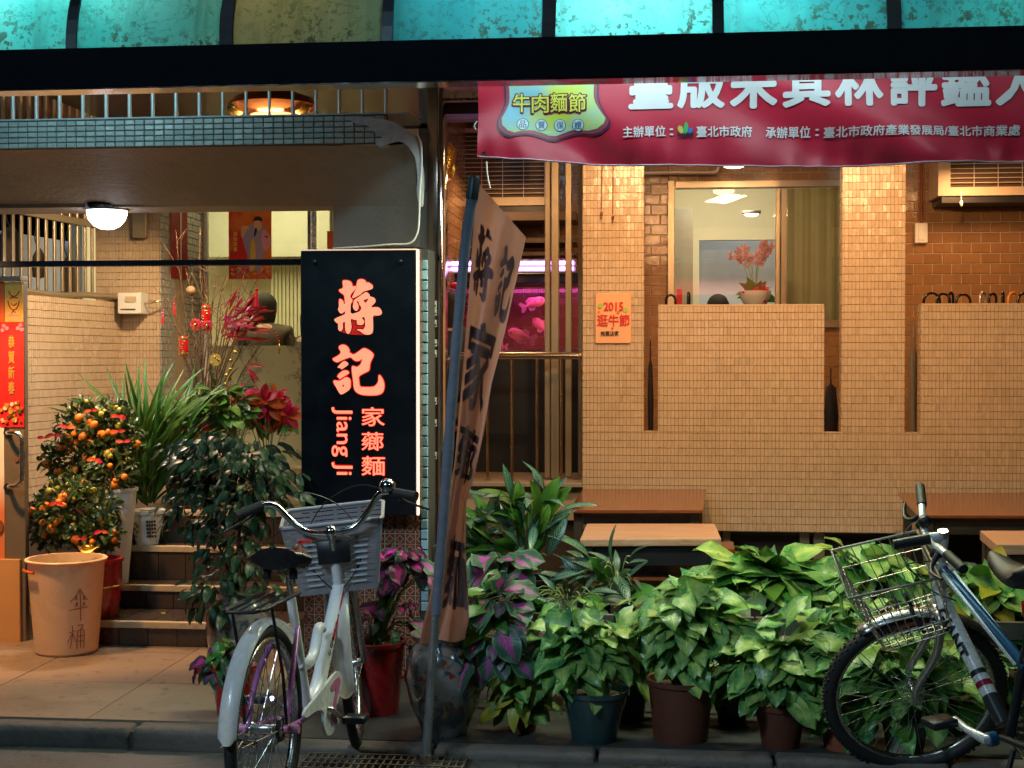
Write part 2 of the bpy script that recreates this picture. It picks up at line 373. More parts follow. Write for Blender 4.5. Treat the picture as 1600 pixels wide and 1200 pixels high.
def slice_mesh(me, step):
    bm = bmesh.new(); bm.from_mesh(me)
    for ax in (0, 1):
        cs = [v.co[ax] for v in bm.verts]; a, b = min(cs), max(cs); k = math.floor(a / step) + 1
        while k * step < b:
            co = [0, 0, 0]; co[ax] = k * step; no = [0, 0, 0]; no[ax] = 1
            bmesh.ops.bisect_plane(bm, geom=bm.verts[:] + bm.edges[:] + bm.faces[:], plane_co=co, plane_no=no); k += 1
    bm.to_mesh(me); bm.free()
def text_on(name, body, px0, py0, px1, py1, Y, mat, parent, offset=0.02, rot90=False, warp=None, step=None, proud=0.003, me=None, label=None):
    """flat print filling the measured rectangle on the plane y=Y (or on warp(point))"""
    a, b = P(px0, py1, Y), P(px1, py0, Y)
    me_own = True
    if me is None: me = text_fit(body, b.x - a.x, b.z - a.z, offset, rot90)
    if step: slice_mesh(me, step)
    cx, cz = (a.x + b.x) / 2, (a.z + b.z) / 2
    for v in me.vertices:
        p = Vector((cx + v.co.x, Y, cz + v.co.y))
        v.co = (warp(p) if warp else p) + Vector((0, -proud - (v.co.z if me_own else 0), 0))
    me.materials.clear(); me.materials.append(mat)
    return put(name, me, parent, label=label)
def poly_mesh(loops, flip=True, offset=0.0, scale=1.0):
    """filled outline with holes (even-odd) from loops of 2D points, y down"""
    c = bpy.data.curves.new('outline', 'CURVE'); c.dimensions = '2D'; c.fill_mode = 'BOTH'; c.offset = offset
    for lp in loops:
        s = c.splines.new('POLY'); s.points.add(len(lp) - 1); s.use_cyclic_u = True
        for i, (x, y) in enumerate(lp): s.points[i].co = (x * scale, -y * scale, 0, 1)
    o = bpy.data.objects.new('outline', c); COL.objects.link(o); bpy.context.view_layer.update()
    me = bpy.data.meshes.new_from_object(o.evaluated_get(bpy.context.evaluated_depsgraph_get()))
    bpy.data.objects.remove(o); bpy.data.curves.remove(c); return me
def chaikin(lp, n=2):
    for _ in range(n):
        q = []
        for i, (x, y) in enumerate(lp):
            x2, y2 = lp[(i + 1) % len(lp)]
            q += [(x * .75 + x2 * .25, y * .75 + y2 * .25), (x * .25 + x2 * .75, y * .25 + y2 * .75)]
        lp = q
    return lp
G_JIANG = [[(300,105),(345,92),(410,100),(460,120),(485,160),(492,215),(560,200),(575,240),(545,268),(500,310),(460,355),(445,400),(460,425),(490,450),(490,490),(460,540),(455,600),(455,735),(620,685),(650,650),(665,600),(640,575),(612,520),(612,490),(565,485),(600,540),(612,590),(600,640),(570,672),(530,655),(497,600),(505,540),(520,460),(600,415),(690,350),(745,315),(790,330),(820,370),(828,405),(870,408),(915,430),(937,480),(920,520),(830,605),(960,597),(1010,615),(1045,660),(1055,710),(1030,745),(970,758),(878,750),(885,900),(885,1050),(860,1095),(800,1117),(730,1112),(680,1085),(640,1050),(570,1022),(585,1005),(735,1022),(732,770),(660,800),(700,830),(718,870),(700,920),(650,935),(590,930),(570,895),(580,840),(520,835),(455,808),(470,920),(475,980),(450,1070),(410,1102),(370,1075),(350,1000),(350,860),(305,890),(312,980),(295,1030),(262,1052),(225,1030),(215,980),(220,905),(170,880),(135,825),(200,790),(330,740),(352,720),(350,665),(310,705),(280,722),(240,695),(212,635),(232,600),(235,500),(240,440),(290,455),(318,490),(330,545),(350,535),(345,440),(335,365),(280,335),(232,290),(250,260),(322,245)],
  [(566,205),(580,130),(600,85),(650,75),(700,80),(735,100),(758,150),(790,133),(840,165),(880,200),(885,235),(860,262),(800,280),(720,300),(688,315),(655,350),(600,385),(510,432),(482,415),(500,380),(550,275),(580,240)],
  [(700,460),(750,455),(810,432),(740,530),(715,490)]]
G_JI = [[(95,370),(190,325),(260,275),(275,235),(230,165),(240,125),(300,98),(360,110),(410,150),(438,210),(432,255),(465,260),(485,285),(535,280),(620,225),(690,170),(740,170),(810,205),(880,260),(898,300),(870,360),(825,450),(818,560),(800,595),(700,640),(610,690),(612,760),(628,885),(680,897),(890,897),(940,860),(985,800),(987,700),(1000,660),(1040,700),(1080,770),(1100,860),(1085,970),(1040,1020),(950,1050),(720,1050),(620,1025),(550,980),(515,910),(505,780),(495,700),(480,600),(480,505),(520,500),(565,525),(610,505),(650,470),(685,370),(665,370),(620,405),(560,412),(500,375),(460,330),(380,355),(250,410),(190,438)],
  [(205,520),(300,420),(345,408),(390,425),(422,462),(380,505),(275,572),(268,540),(215,535)],
  [(205,690),(225,655),(300,595),(345,582),(400,590),(430,620),(410,650),(320,700),(245,755),(235,720),(205,705)],
  [(122,790),(150,768),(200,780),(255,778),(310,745),(360,710),(400,715),(455,750),(458,850),(450,930),(380,985),(285,1040),(245,1020),(200,940),(150,850)],
  [(318,835),(335,870),(315,900),(292,875)]]
def glyph(loops, w, h, offset=0.0):
    me = poly_mesh([chaikin(l, 1) for l in loops], offset=offset, scale=0.001)
    xs = [v.co.x for v in me.vertices]; ys = [v.co.y for v in me.vertices]
    cx, cy = 0.6, -0.6
    for v in me.vertices: v.co.x = (v.co.x - cx) / 1.0 * w; v.co.y = (v.co.y - cy) / 1.0 * h
    return me
# ================================================================ SETTING
def mat_asphalt():
    s = NT('wet_asphalt'); g = s.geo()
    n = s.noise(g, 2.2, 5, 0.6); f = s.noise(g, 160, 3)
    c = s.mix(s.ramp(n, 0.35, 0.7), (0.03, 0.033, 0.034), (0.10, 0.105, 0.095)); c = s.mix(s.ramp(s.math('ABSOLUTE', s.math('SUBTRACT', s.noise(g, 1.7, 5, 0.6, 0.6), 0.5)), 0.010, 0.003), c, (0.01, 0.01, 0.01)); c = s.mix(s.ramp(f, 0.5, 0.75), c, (0.12, 0.12, 0.11))
    s.l(c, s.b.inputs['Base Color']); s.l(s.math('MULTIPLY_ADD', n, 0.4, 0.25), s.b.inputs['Roughness'])
    s.bump(f, 0.6, 0.003); return s.m
M['asphalt'] = mat_asphalt()
M['landing'] = pbr('beige_floor_tile', (0.29, 0.215, 0.15), 0.34, 0, 0.2, 1.4, 0.12, 40, 0.35, (0.15, 0.11, 0.08), objvar=0.04)
def spotted(m, dark, sc=16.0, lo=0.64, hi=0.67, k=0.6):
    t = m.node_tree; b = t.nodes['Principled BSDF']; src = b.inputs['Base Color'].links[0].from_socket; s = NT.__new__(NT); s.m, s.t, s.b = m, t, b
    f = s.math('MULTIPLY', s.ramp(s.noise(s.geo(), sc, 2, 0.4), lo, hi), k); f2 = s.math('MULTIPLY', s.ramp(s.noise(s.geo(), 2.6, 6, 0.7, 0.5), 0.56, 0.70), 0.4)
    s.l(s.mix(s.math('MAXIMUM', f, f2), src, dark), b.inputs['Base Color'])
spotted(M['landing'], (0.10, 0.075, 0.055))
M['landgrout'] = pbr('floor_grout', (0.25, 0.187, 0.135), 0.9)
M['kerb'] = pbr('worn_kerb_stone', (0.13, 0.105, 0.09), 0.8, 0, 0.4, 5, 1.0, 34, 0.5, objvar=0.06, bdist=0.006)
M['stepdark'] = pbr('dark_brown_step_tile', (0.04, 0.03, 0.024), 0.3, 0, 0.15, 10, 0.1, 60, objvar=0.08)
M['nosing'] = pbr('cream_step_nosing', (0.42, 0.34, 0.22), 0.5, 0, 0.2, 14, 0.2, 60, 0.3)
KY = 5.2
bm = NB(); box(bm, -90, 90, -60, 90, -0.3, 0.0); struct('street', bm, M['asphalt'])
xl0, xl1 = -6.0, X(398, 5.6)
bm = NB(); box(bm, -6, xl1, KY + 0.12, 9.6, 0.0, 0.072); floor_l = struct('landing_floor', bm, M['landgrout'])
tw = 0.6
for j in range(0, 4):
    for i in range(0, 7):
        x1 = xl1 - i * tw - 0.17 * 0; x0 = x1 - tw + 0.0025; y0 = KY + 0.122 + j * 0.62; y1 = y0 + 0.6175
        if y0 > 7.3: continue
        bm = NB(); box(bm, x0, x1 - 0.0025, y0, y1, 0.065, 0.08 + U(-0.0006, 0.0006)); put('tile', finish('tile', bm, M['landing']), floor_l, world=False)
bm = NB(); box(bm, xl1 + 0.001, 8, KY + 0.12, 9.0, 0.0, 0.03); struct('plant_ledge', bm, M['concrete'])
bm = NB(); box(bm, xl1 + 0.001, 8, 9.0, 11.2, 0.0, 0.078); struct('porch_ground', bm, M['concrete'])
bm = NB(); box(bm, -6, xl1, KY + 0.02, KY + 0.118, -0.05, 0.06); kerb = struct('kerb', bm, M['groutd'])
x = -3.2
while x < 3.4:
    w = U(0.55, 0.7); bm = NB(); box(bm, x, x + w - 0.012, KY + U(-0.006, 0.004), KY + 0.117, -0.03, (0.082 if x < xl1 - 0.2 else 0.034) + U(-0.004, 0.0)); bevel(bm, 0.045, 4)
    put('kerb_stone', finish('kerb_stone', bm, M['kerb'], True), kerb, world=False); x += w
# drain grate in front of the kerb
g = thing('drain_grate', 'rusty steel drain grating in the road beneath the front wheel of the white bicycle', 'drain grate', (X(595, 5.05), 5.05, 0))
bm = NB(); x0, x1, y0, y1 = X(470, 5.05), X(722, 5.05), 4.86, 5.17
for k in range(23):
    x = x0 + (x1 - x0) * k / 22; box(bm, x - 0.003, x + 0.003, y0, y1, 0.001, 0.014)
for k in range(6):
    y = y0 + (y1 - y0) * k / 5; box(bm, x0 - 0.004, x1 + 0.004, y - 0.004, y + 0.004, 0.0, 0.017)
part('grating', bm, pbr('rusty_iron', (0.16, 0.13, 0.10), 0.6, 0.6, 0.4, 30, 0.3, 90), g, kind='stuff')
bm = NB(); box(bm, x0 - 0.02, x1 + 0.02, y0 - 0.02, y1 + 0.02, 0.0005, 0.0015); part('pit', bm, M['black'], g)

# raised floor, shell of the building (kept as plain structure)
FZ = 0.68
bm = NB(); box(bm, X(320, 8), 8, 9.35, 16, 0.08, FZ); struct('raised_floor', bm, M['landing'])
bm = NB(); box(bm, -7, X(320, 8) - 0.002, 7.75, 16, 0.08, FZ - 0.004); struct('entrance_floor', bm, M['landing'])
bm = NB(); box(bm, -7, 8, 9.0, 16, 3.45, 3.55); struct('ceiling', bm, M['cream'])

# stairs
st = thing('staircase', 'four dark tiled steps with cream nosings climbing from the landing beside the potted plants', 'stairs', (X(240, 7), 7.0, 0.08))
sx0, sx1 = X(120, 6.9), X(475, 6.9)
prof = [(0.20, 6.89), (0.32, 7.27), (0.50, 7.46), (FZ - 0.002, 7.60)]; zb = 0.08
for i, (z, y) in enumerate(prof):
    y *= 0.972; yb = (prof[i + 1][1] if i < 3 else 8.2) * 0.972
    bm = NB(); box(bm, sx0, sx1, y + 0.012, 7.76, zb, z - 0.012); stp = part('step', bm, M['groutd'], st)
    n = 8; tx = (sx1 - sx0) / n
    for k in range(n):
        bm = NB(); box(bm, sx0 + k * tx + 0.002, sx0 + (k + 1) * tx - 0.002, y + 0.004, y + 0.013, zb + 0.002, z - 0.03); part('tile', bm, M['stepdark'], stp)
        bm = NB(); box(bm, sx0 + k * tx + 0.002, sx0 + (k + 1) * tx - 0.002, y + 0.035, min(yb, 7.75) + 0.005, z - 0.012, z); part('tile', bm, M['stepdark'], stp)
    bm = NB(); box(bm, sx0, sx1, y - 0.008, y + 0.033, z - 0.03, z + 0.001); bevel(bm, 0.004, 2); part('nosing', bm, M['nosing'], stp)
    zb = z

# ---------------------------------------------------------------- tiled parapet on the right
WY = 9.15
TW, TH_, TJ = 0.0238, 0.0485, 0.0028
wall = thing('tiled_parapet', 'cream mosaic tiled parapet wall with tall pillars and three narrow slots', 'wall', (X(1200, WY), WY, 0.38))
zb, zs, zp, zt = Z(1250, 832, WY), Z(1150, 675, WY), Z(1250, 478, WY), 3.44
xA, xB, xC, xD, xE, xF, xG, xH = (X(p, WY) for p in (911, 1005, 1029, 1287, 1316, 1413, 1440, 1760))
rects = [(xA, xH, zb, zs), (xA, xB, zs, zt), (xC, xD, zs, zp), (xE, xF, zs, zt), (xG, xH, zs, zp)]
for (a, b, c, d) in rects:
    bm = NB(); box(bm, a, b, WY + 0.004, WY + 0.13, c, d); part('wall_core', bm, M['groutc'], wall)
tile_field('mosaic_tiles', (0, WY + 0.004, 0), PX_, PZ_, NY_, [(a, b, c, min(d, 2.75)) for a, b, c, d in rects], TW, TH_, TJ, M['tilecream'], wall, tilt=0.05)
for a, b in ((xC, xD), (xG, xH)):
    bm = NB(); box(bm, a - 0.001, b + 0.001, WY - 0.004, WY + 0.132, zp, zp + 0.012); part('coping', bm, M['tilecream'], wall)
for x, z0 in ((xA, zb), (xB, zs), (xE, zs), (xF, zs), (xC, zs), (xD, zs), (xG, zs)):
    top = zp if x in (xC, xD, xG) else 2.75; u = Vector((0, 1, 0)); left = x in (xA, xC, xE, xG)
    tile_field('mosaic_tiles', (x, WY + 0.004, 0), u, PZ_, Vector((-1 if left else 1, 0, 0)), [(0.002, 0.126, z0, top)], TW, TH_, TJ, M['tilecream'], wall, tilt=0.05, th=0.004)
# storage under the parapet
cb = thing('storage_cabinet', 'dark brown cupboard doors in the gap beneath the cream mosaic parapet', 'cabinet', (X(1250, 9.3), 9.3, 0.08))
bm = NB(); box(bm, X(905, 9.4), X(1760, 9.4), 9.34, 9.36, 0.08, zb + 0.05); part('back_board', bm, M['wooddark'], cb)
for p0, p1 in ((1130, 1142), (1250, 1266), (1272, 1290), (1400, 1412), (1540, 1556)):
    bm = NB(); box(bm, X(p0, 9.25), X(p1, 9.25), 9.25, 9.33, 0.08, zb); bevel(bm, 0.004, 1); part('post', bm, M['alu'], cb)
bm = NB(); box(bm, X(1125, 9.25), X(1600, 9.25), 9.26, 9.33, zb - 0.035, zb - 0.004); part('rail', bm, M['alud'], cb)
# low plaster wall + sill below the patio railing
lw = thing('low_patio_wall', 'tan plastered low wall with a thin stone sill under the brass railing', 'wall', (X(800, 9.2), 9.2, 0.08))
bm = NB(); box(bm, X(668, 9.2), xA - 0.003, 9.2, 9.34, 0.44, 0.66); part('plaster_face', bm, pbr('tan_plaster', (0.42, 0.30, 0.17), 0.6, 0, 0.1, 3), lw)
bm = NB(); box(bm, X(668, 9.2), xA - 0.003, 9.26, 9.34, 0.08, 0.438); part('recessed_base', bm, M['wooddark'], lw)
bm = NB(); box(bm, X(668, 9.1), xA - 0.003, 9.12, 9.34, 0.662, 0.69); bevel(bm, 0.004, 1); part('sill', bm, pbr('grey_stone_sill', (0.3, 0.25, 0.2), 0.4), lw)

# ---------------------------------------------------------------- brown tiled back wall of the porch
BY = 11.1
bw = thing('brown_tiled_wall', 'glazed brown brick shaped tiles on the porch back wall around the window', 'wall', (X(1200, BY), BY, FZ))
wx0, wx1, wz0, wz1 = X(1044, BY), X(1322, BY), Z(1200, 508, BY), Z(1200, 284, BY)
bx0, bx1 = X(640, BY), X(1780, BY)
for (a, b, c, d) in ((bx0, wx0, FZ, 3.44), (wx1, bx1, FZ, 3.44), (wx0, wx1, FZ, wz0), (wx0, wx1, wz1, 3.44)):
    bm = NB(); box(bm, a, b, BY + 0.003, BY + 0.2, c, d); part('wall_core', bm, M['groutb'], bw)
STW, STH = 0.1435, 0.0795
vis = [(690, 735, 330, 425), (840, 915, 330, 560), (740, 852, 440, 560), (1005, 1046, 255, 690), (1286, 1318, 505, 690), (1412, 1640, 305, 500), (1412, 1442, 480, 690)]
def in_vis(p):
    r = p - EYE; d = r.dot(FW); px, py = 800 + r.dot(RT) / d * FPX, 600 - r.dot(UP) / d * FPX
    return any(a - 16 < px < b + 16 and c - 10 < py < e + 10 for a, b, c, e in vis)
brects = [(bx0, wx0, FZ, 3.4), (wx1, bx1, FZ, 3.4), (wx0, wx1, FZ, wz0), (wx0, wx1, wz1, 3.4)]
tile_field('tile', (0, BY + 0.003, 0), PX_, PZ_, NY_, brects, STW, STH, 0.005, M['subway'], bw, tilt=0.012, bond=True, stuff=False, mask=in_vis, th=0.008)
tile_field('far_tiles', (0, BY + 0.003, 0), PX_, PZ_, NY_, brects, STW, STH, 0.005, M['subway'], bw, tilt=0.012, bond=True, stuff=True, mask=lambda p: not in_vis(p), th=0.008)

# window in it
wd = thing('porch_window', 'sliding window in a bronze aluminium frame looking into the lit back room', 'window', (X(1180, BY), BY, wz0))
fy0, fy1 = BY - 0.03, BY + 0.08
def fbox(px0, px1, py0, py1, y0=None, y1=None, mat='alu', nm='frame', pr=None, bev=0.003):
    y0 = fy0 if y0 is None else y0; y1 = fy1 if y1 is None else y1
    a, b = P(px0, py1, y0), P(px1, py0, y0); bm = NB(); box(bm, a.x, b.x, y0, y1, a.z, b.z)
    if bev: bevel(bm, bev, 1)
    return part(nm, bm, M[mat] if isinstance(mat, str) else mat, pr or wd)
fbox(1043, 1054, 282, 512); fbox(1212, 1219, 294, 500, BY - 0.02); fbox(1220, 1229, 294, 500); fbox(1316, 1324, 282, 512)
fbox(1055, 1315, 280, 294); fbox(1055, 1211, 488, 500); fbox(1230, 1315, 500, 512)
bm = NB(); a, b = P(1054, 490, BY + 0.03), P(1213, 294, BY + 0.03); box(bm, a.x, b.x, a.y, a.y + 0.005, a.z, b.z); part('pane', bm, glassy('clear_glass', alpha=0.1), wd)
bm = NB(); a, b = P(1229, 502, BY + 0.05), P(1316, 294, BY + 0.05); box(bm, a.x, b.x, a.y, a.y + 0.005, a.z, b.z); part('pane', bm, glassy('tinted_glass', (0.85, 0.82, 0.68), alpha=0.3), wd)
# curtain
cu = NB(); a, b = P(1226, 506, BY + 0.16), P(1322, 288, BY + 0.16); n = 60
vs = []
for i in range(n + 1):
    t = i / n; x = a.x + (b.x - a.x) * t; y = a.y + 0.010 * math.sin(t * 26 + 0.9 * math.sin(t * 9)) + 0.003 * math.sin(t * 71)
    vs.append((cu.verts.new((x, y, a.z)), cu.verts.new((x, y, b.z))))
for i in range(n): cu.faces.new((vs[i][0], vs[i + 1][0], vs[i + 1][1], vs[i][1]))
def fabric(name, col, col2=None, trans=0.3, rough=0.8):
    s = NT(name); g = s.geo(); n1 = s.noise(g, 14, 4); c = s.mix(n1, col, col2 or tuple(v * 0.8 for v in col)); s.l(c, s.b.inputs['Base Color'])
    s.b.inputs['Roughness'].default_value = rough; wv = s.noise(g, 420, 2); s.bump(wv, 0.25, 0.0008)
    t = s.n('ShaderNodeBsdfTranslucent'); s.l(c, t.inputs[0]); m = s.n('ShaderNodeMixShader'); m.inputs[0].default_value = trans
    s.l(s.b.outputs[0], m.inputs[1]); s.l(t.outputs[0], m.inputs[2]); s.l(m.outputs[0], s.out.inputs[0]); return s.m
solo('curtain', cu, fabric('olive_curtain', (0.66, 0.57, 0.42), None, 0.75), 'olive green curtain hanging behind the right half of the porch window', 'curtain', True)
# back room
bm = NB(); box(bm, X(1000, 15), X(1420, 15), 15.0, 15.1, FZ, 3.4); box(bm, X(960, 13), X(960, 13) + 0.1, 11.32, 15, FZ, 3.4); box(bm, X(1440, 13), X(1440, 13) + 0.1, 11.32, 15, FZ, 3.4)
struct('back_room_walls', bm, M['cream'])
bm = NB(); a, b = P(1092, 330, 13.6), P(1290, 330, 13.6); box(bm, X(960, 13) + 0.11, a.x, 13.5, 13.6, FZ, 3.4); box(bm, a.x, X(1440, 13) - 0.01, 13.5, 13.6, Z(1170, 376, 13.6), 3.4)
struct('back_room_partition', bm, M['cream'])
bm = NB(); box(bm, a.x + 0.002, a.x + 0.9, 14.2, 14.22, FZ, Z(1170, 370, 14.2)); solo('inner_door', bm, pbr('bluish_white_door', (0.7, 0.76, 0.85), 0.4), 'bluish white door leaf at the far end of the room behind the orchid', 'door')
bm = NB(); a, b = P(1056, 480, 12.6), P(1083, 325, 12.6); box(bm, a.x - 0.1, b.x, 12.6, 12.9, FZ, b.z); solo('grey_pillar', bm, pbr('grey_laminate', (0.32, 0.30, 0.25), 0.4), 'grey square pillar inside the room at the left edge of the window glass', 'pillar')
for px, py, Y, nm, lb in ((1174, 335, 12.6, 'ceiling_light', 'small round downlight glowing above the orchid in the back room'),):
    c = P(px, py, Y); t = thing(nm, lb, 'ceiling light', c)
    bm = NB(); lathe(bm, [(0.0, 0), (0.075, 0), (0.085, 0.012), (0.085, 0.03), (0, 0.03)], c); part('rim', bm, M['white'], t, True)
    bm = NB(); lathe(bm, [(0, -0.02), (0.04, -0.016), (0.065, -0.001)], c); part('diffuser', bm, emis('warm_downlight', (1, 0.9, 0.65), 9), t, True)
# porch ceiling disc lamp just under the banner
c = P(1147, 262, 10.3); t = thing('ceiling_light', 'flat round porch ceiling lamp glowing right under the banner above the window', 'ceiling light', c)
bm = NB(); lathe(bm, [(0, 0.0), (0.05, 0.0), (0.085, 0.012), (0.09, 0.035), (0, 0.035)], c); part('diffuser', bm, emis('warm_disc', (1, 0.8, 0.5), 9), t, True)
bm = NB(); lathe(bm, [(0, 0.036), (0.11, 0.036), (0.11, 0.06), (0, 0.06)], c); part('rim', bm, M['steel'], t, True)
# conduit and lintel over the window
bm = NB(); tube(bm, smooth_pts([P(1005, 270, 10.9), P(1060, 269, 10.9), P(1112, 269, 10.9), P(1122, 262, 10.9), P(1122, 240, 10.9)], 5), 0.009); solo('wall_conduit', bm, M['white'], 'cream electrical conduit bending upwards above the bronze window frame', 'pipe', True)
bm = NB(); tube(bm, [P(1440, 348, 11.05), P(1440, 200, 11.05)], 0.012); solo('wall_conduit', bm, M['terracotta'], 'red brown pipe running down the brown tiles to the wall switch', 'pipe', True)
sw = thing('wall_switch', 'cream rocker switch box on the brown tiles right of the second pillar', 'switch', P(1440, 365, 11.05))
fbox(1430, 1450, 348, 380, 11.05, 11.09, 'white', 'switch_plate', sw, 0.006); fbox(1435, 1445, 353, 375, 11.042, 11.05, 'white', 'rocker', sw, 0.002)

# ---------------------------------------------------------------- air conditioners
def aircon(px0, px1, py0, py1, Y, label, sticker):
    a, b = P(px0, py1, Y), P(px1, py0, Y)
    t = thing('air_conditioner', label, 'air conditioner', ((a.x + b.x) / 2, Y, a.z), 'wall air conditioners on the porch')
    body = M.setdefault('acbody', pbr('aged_beige_casing', (0.56, 0.44, 0.31), 0.45, 0, 0.08, 6, 0, 60, 0.15, (0.2, 0.12, 0.06)))
    gx0 = a.x + 0.085; gx1 = b.x - 0.02; gz0 = a.z + 0.06; gz1 = b.z - 0.03
    bm = NB(); box(bm, a.x, gx0, Y, BY - 0.01, a.z, b.z); box(bm, gx1, b.x, Y, BY - 0.01, a.z, b.z)
    box(bm, gx0, gx1, Y, BY - 0.01, a.z, gz0); box(bm, gx0, gx1, Y, BY - 0.01, gz1, b.z); part('casing', bm, body, t)
    bm = NB(); box(bm, gx0, gx1, Y + 0.05, Y + 0.06, gz0, gz1); part('coil', bm, pbr('dark_coil', (0.10, 0.06, 0.035), 0.6, 0.3, 0.3, 60), t)
    n = int((gz1 - gz0) / 0.032)
    for k in range(n + 1):
        z = gz0 + (gz1 - gz0) * k / n; bm = NB(); box(bm, gx0, gx1, Y + 0.006, Y + 0.02, z - 0.0028, z + 0.0028); part('slat', bm, body, t)
    bm = NB(); m = 4
    for k in range(m + 1):
        x = gx0 + (gx1 - gx0) * k / m; box(bm, x - 0.0025, x + 0.0025, Y - 0.001, Y + 0.005, gz0, gz1)
    part('grille_wires', bm, body, t, kind='stuff')
    bm = NB(); box(bm, a.x + 0.03, b.x, Y + 0.02, BY - 0.02, a.z - 0.05, a.z - 0.002); part('bracket', bm, M['black'], t)
    if sticker:
        bm = NB(); q, r = P(704.5, 260, Y), P(719.5, 229, Y); box(bm, q.x, r.x, Y - 0.002, Y - 0.0005, q.z, r.z); sk = part('badge', bm, M['red'], t)
        q, r = P(705, 243, Y), P(719, 230, Y); bm = NB(); box(bm, q.x, r.x, Y - 0.003, Y - 0.0022, q.z, r.z)
        part('badge_field', bm, M['white'], sk)
        text_on('badge_lettering', '三', 706, 231, 718, 242, Y, M['red'], t, 0.05, proud=0.005)
        text_on('badge_lettering', '洋', 705.5, 246, 718.5, 258, Y, M['white'], t, 0.04, proud=0.005)
aircon(703, 855, 198, 322, 10.75, 'beige wall air conditioner with a red and white badge beside the banner corner', True)
aircon(1466, 1640, 240, 306, 10.7, 'beige air conditioner with a wire grille high on the brown tiles at the right', False)
bm = NB(); tube(bm, [P(1502, 299, 10.5), P(1502, 312, 10.5)], 0.003, 6); s_ = NB(); 
pw = thing('pull_switch', 'small white pull switch bulb dangling under the right air conditioner', 'pull switch', P(1502, 312, 10.5))
part('cord', bm, M['white'], pw); bm = NB(); ball(bm, P(1502, 318, 10.5), 0.014, sc=(0.9, 0.9, 1.8)); part('knob', bm, M['white'], pw, True); s_.free()

# ---------------------------------------------------------------- patio: aquarium, frames, railing
ft = thing('aquarium', 'aquarium with magenta lit water and a black hood standing on a black cabinet', 'aquarium', (X(800, 10.3), 10.3, FZ))
ax0, ax1 = X(672, 10.2), X(905, 10.2); az0, az1 = Z(800, 551, 10.2), Z(800, 443, 10.2)
bm = NB(); box(bm, ax0, ax1, 10.1, 10.78, FZ, az0 - 0.01); part('cabinet', bm, M['black'], ft)
bm = NB(); box(bm, ax0, ax1, 10.18, 10.72, az1, az1 + 0.075); bevel(bm, 0.006, 1); part('hood', bm, M['black'], ft)
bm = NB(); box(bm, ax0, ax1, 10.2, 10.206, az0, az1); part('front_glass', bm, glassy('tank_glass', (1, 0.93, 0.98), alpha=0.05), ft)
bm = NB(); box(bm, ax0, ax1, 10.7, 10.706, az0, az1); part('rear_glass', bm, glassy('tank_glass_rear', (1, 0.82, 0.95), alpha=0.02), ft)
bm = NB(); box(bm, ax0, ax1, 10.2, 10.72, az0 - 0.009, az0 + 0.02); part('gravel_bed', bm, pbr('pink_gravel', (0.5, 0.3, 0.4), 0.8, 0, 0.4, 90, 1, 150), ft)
bm = NB()
for k in range(120): ball(bm, (U(ax0 + 0.1, ax1 - 0.4) if k % 3 else U(ax0, ax1 - 0.1), U(10.3, 10.6), az0 + 0.02 + (az1 - az0 - 0.06) * R_() ** 1.6), U(0.0012, 0.0035), 5, 4)
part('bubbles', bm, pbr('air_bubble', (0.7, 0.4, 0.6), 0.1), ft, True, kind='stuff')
lb = thing('aquarium_light', 'purple white tube light bar above the black aquarium hood', 'light', P(820, 412, 10.05))
for y0, y1, st_ in ((408, 414, 7), (417, 423, 5)):
    a, b = P(696, y1, 10.05), P(896, y0, 10.05); bm = NB(); tube(bm, [((a.x), 10.05, (a.z + b.z) / 2), (b.x, 10.05, (a.z + b.z) / 2)], 0.012, 8); part('tube', bm, emis('violet_tube', (0.72, 0.35, 1.0), st_), lb, True)
a, b = P(692, 426, 10.09), P(900, 404, 10.09); bm = NB(); box(bm, a.x, b.x, 10.09, 10.13, a.z, b.z); part('reflector', bm, M['steel'], lb)
# dark shelves above the tank
sh = thing('wall_shelf', 'dark metal shelf with perforated edges between the air conditioner and the aquarium light', 'shelf', P(800, 380, 10.6))
for y0, y1 in ((330, 345), (372, 380), (393, 400)):
    a, b = P(735, y1, 10.5), P(900, y0, 10.5); bm = NB(); box(bm, a.x, b.x, 10.5, 11.0, a.z, b.z); part('shelf_board', bm, M['wooddark'], sh)
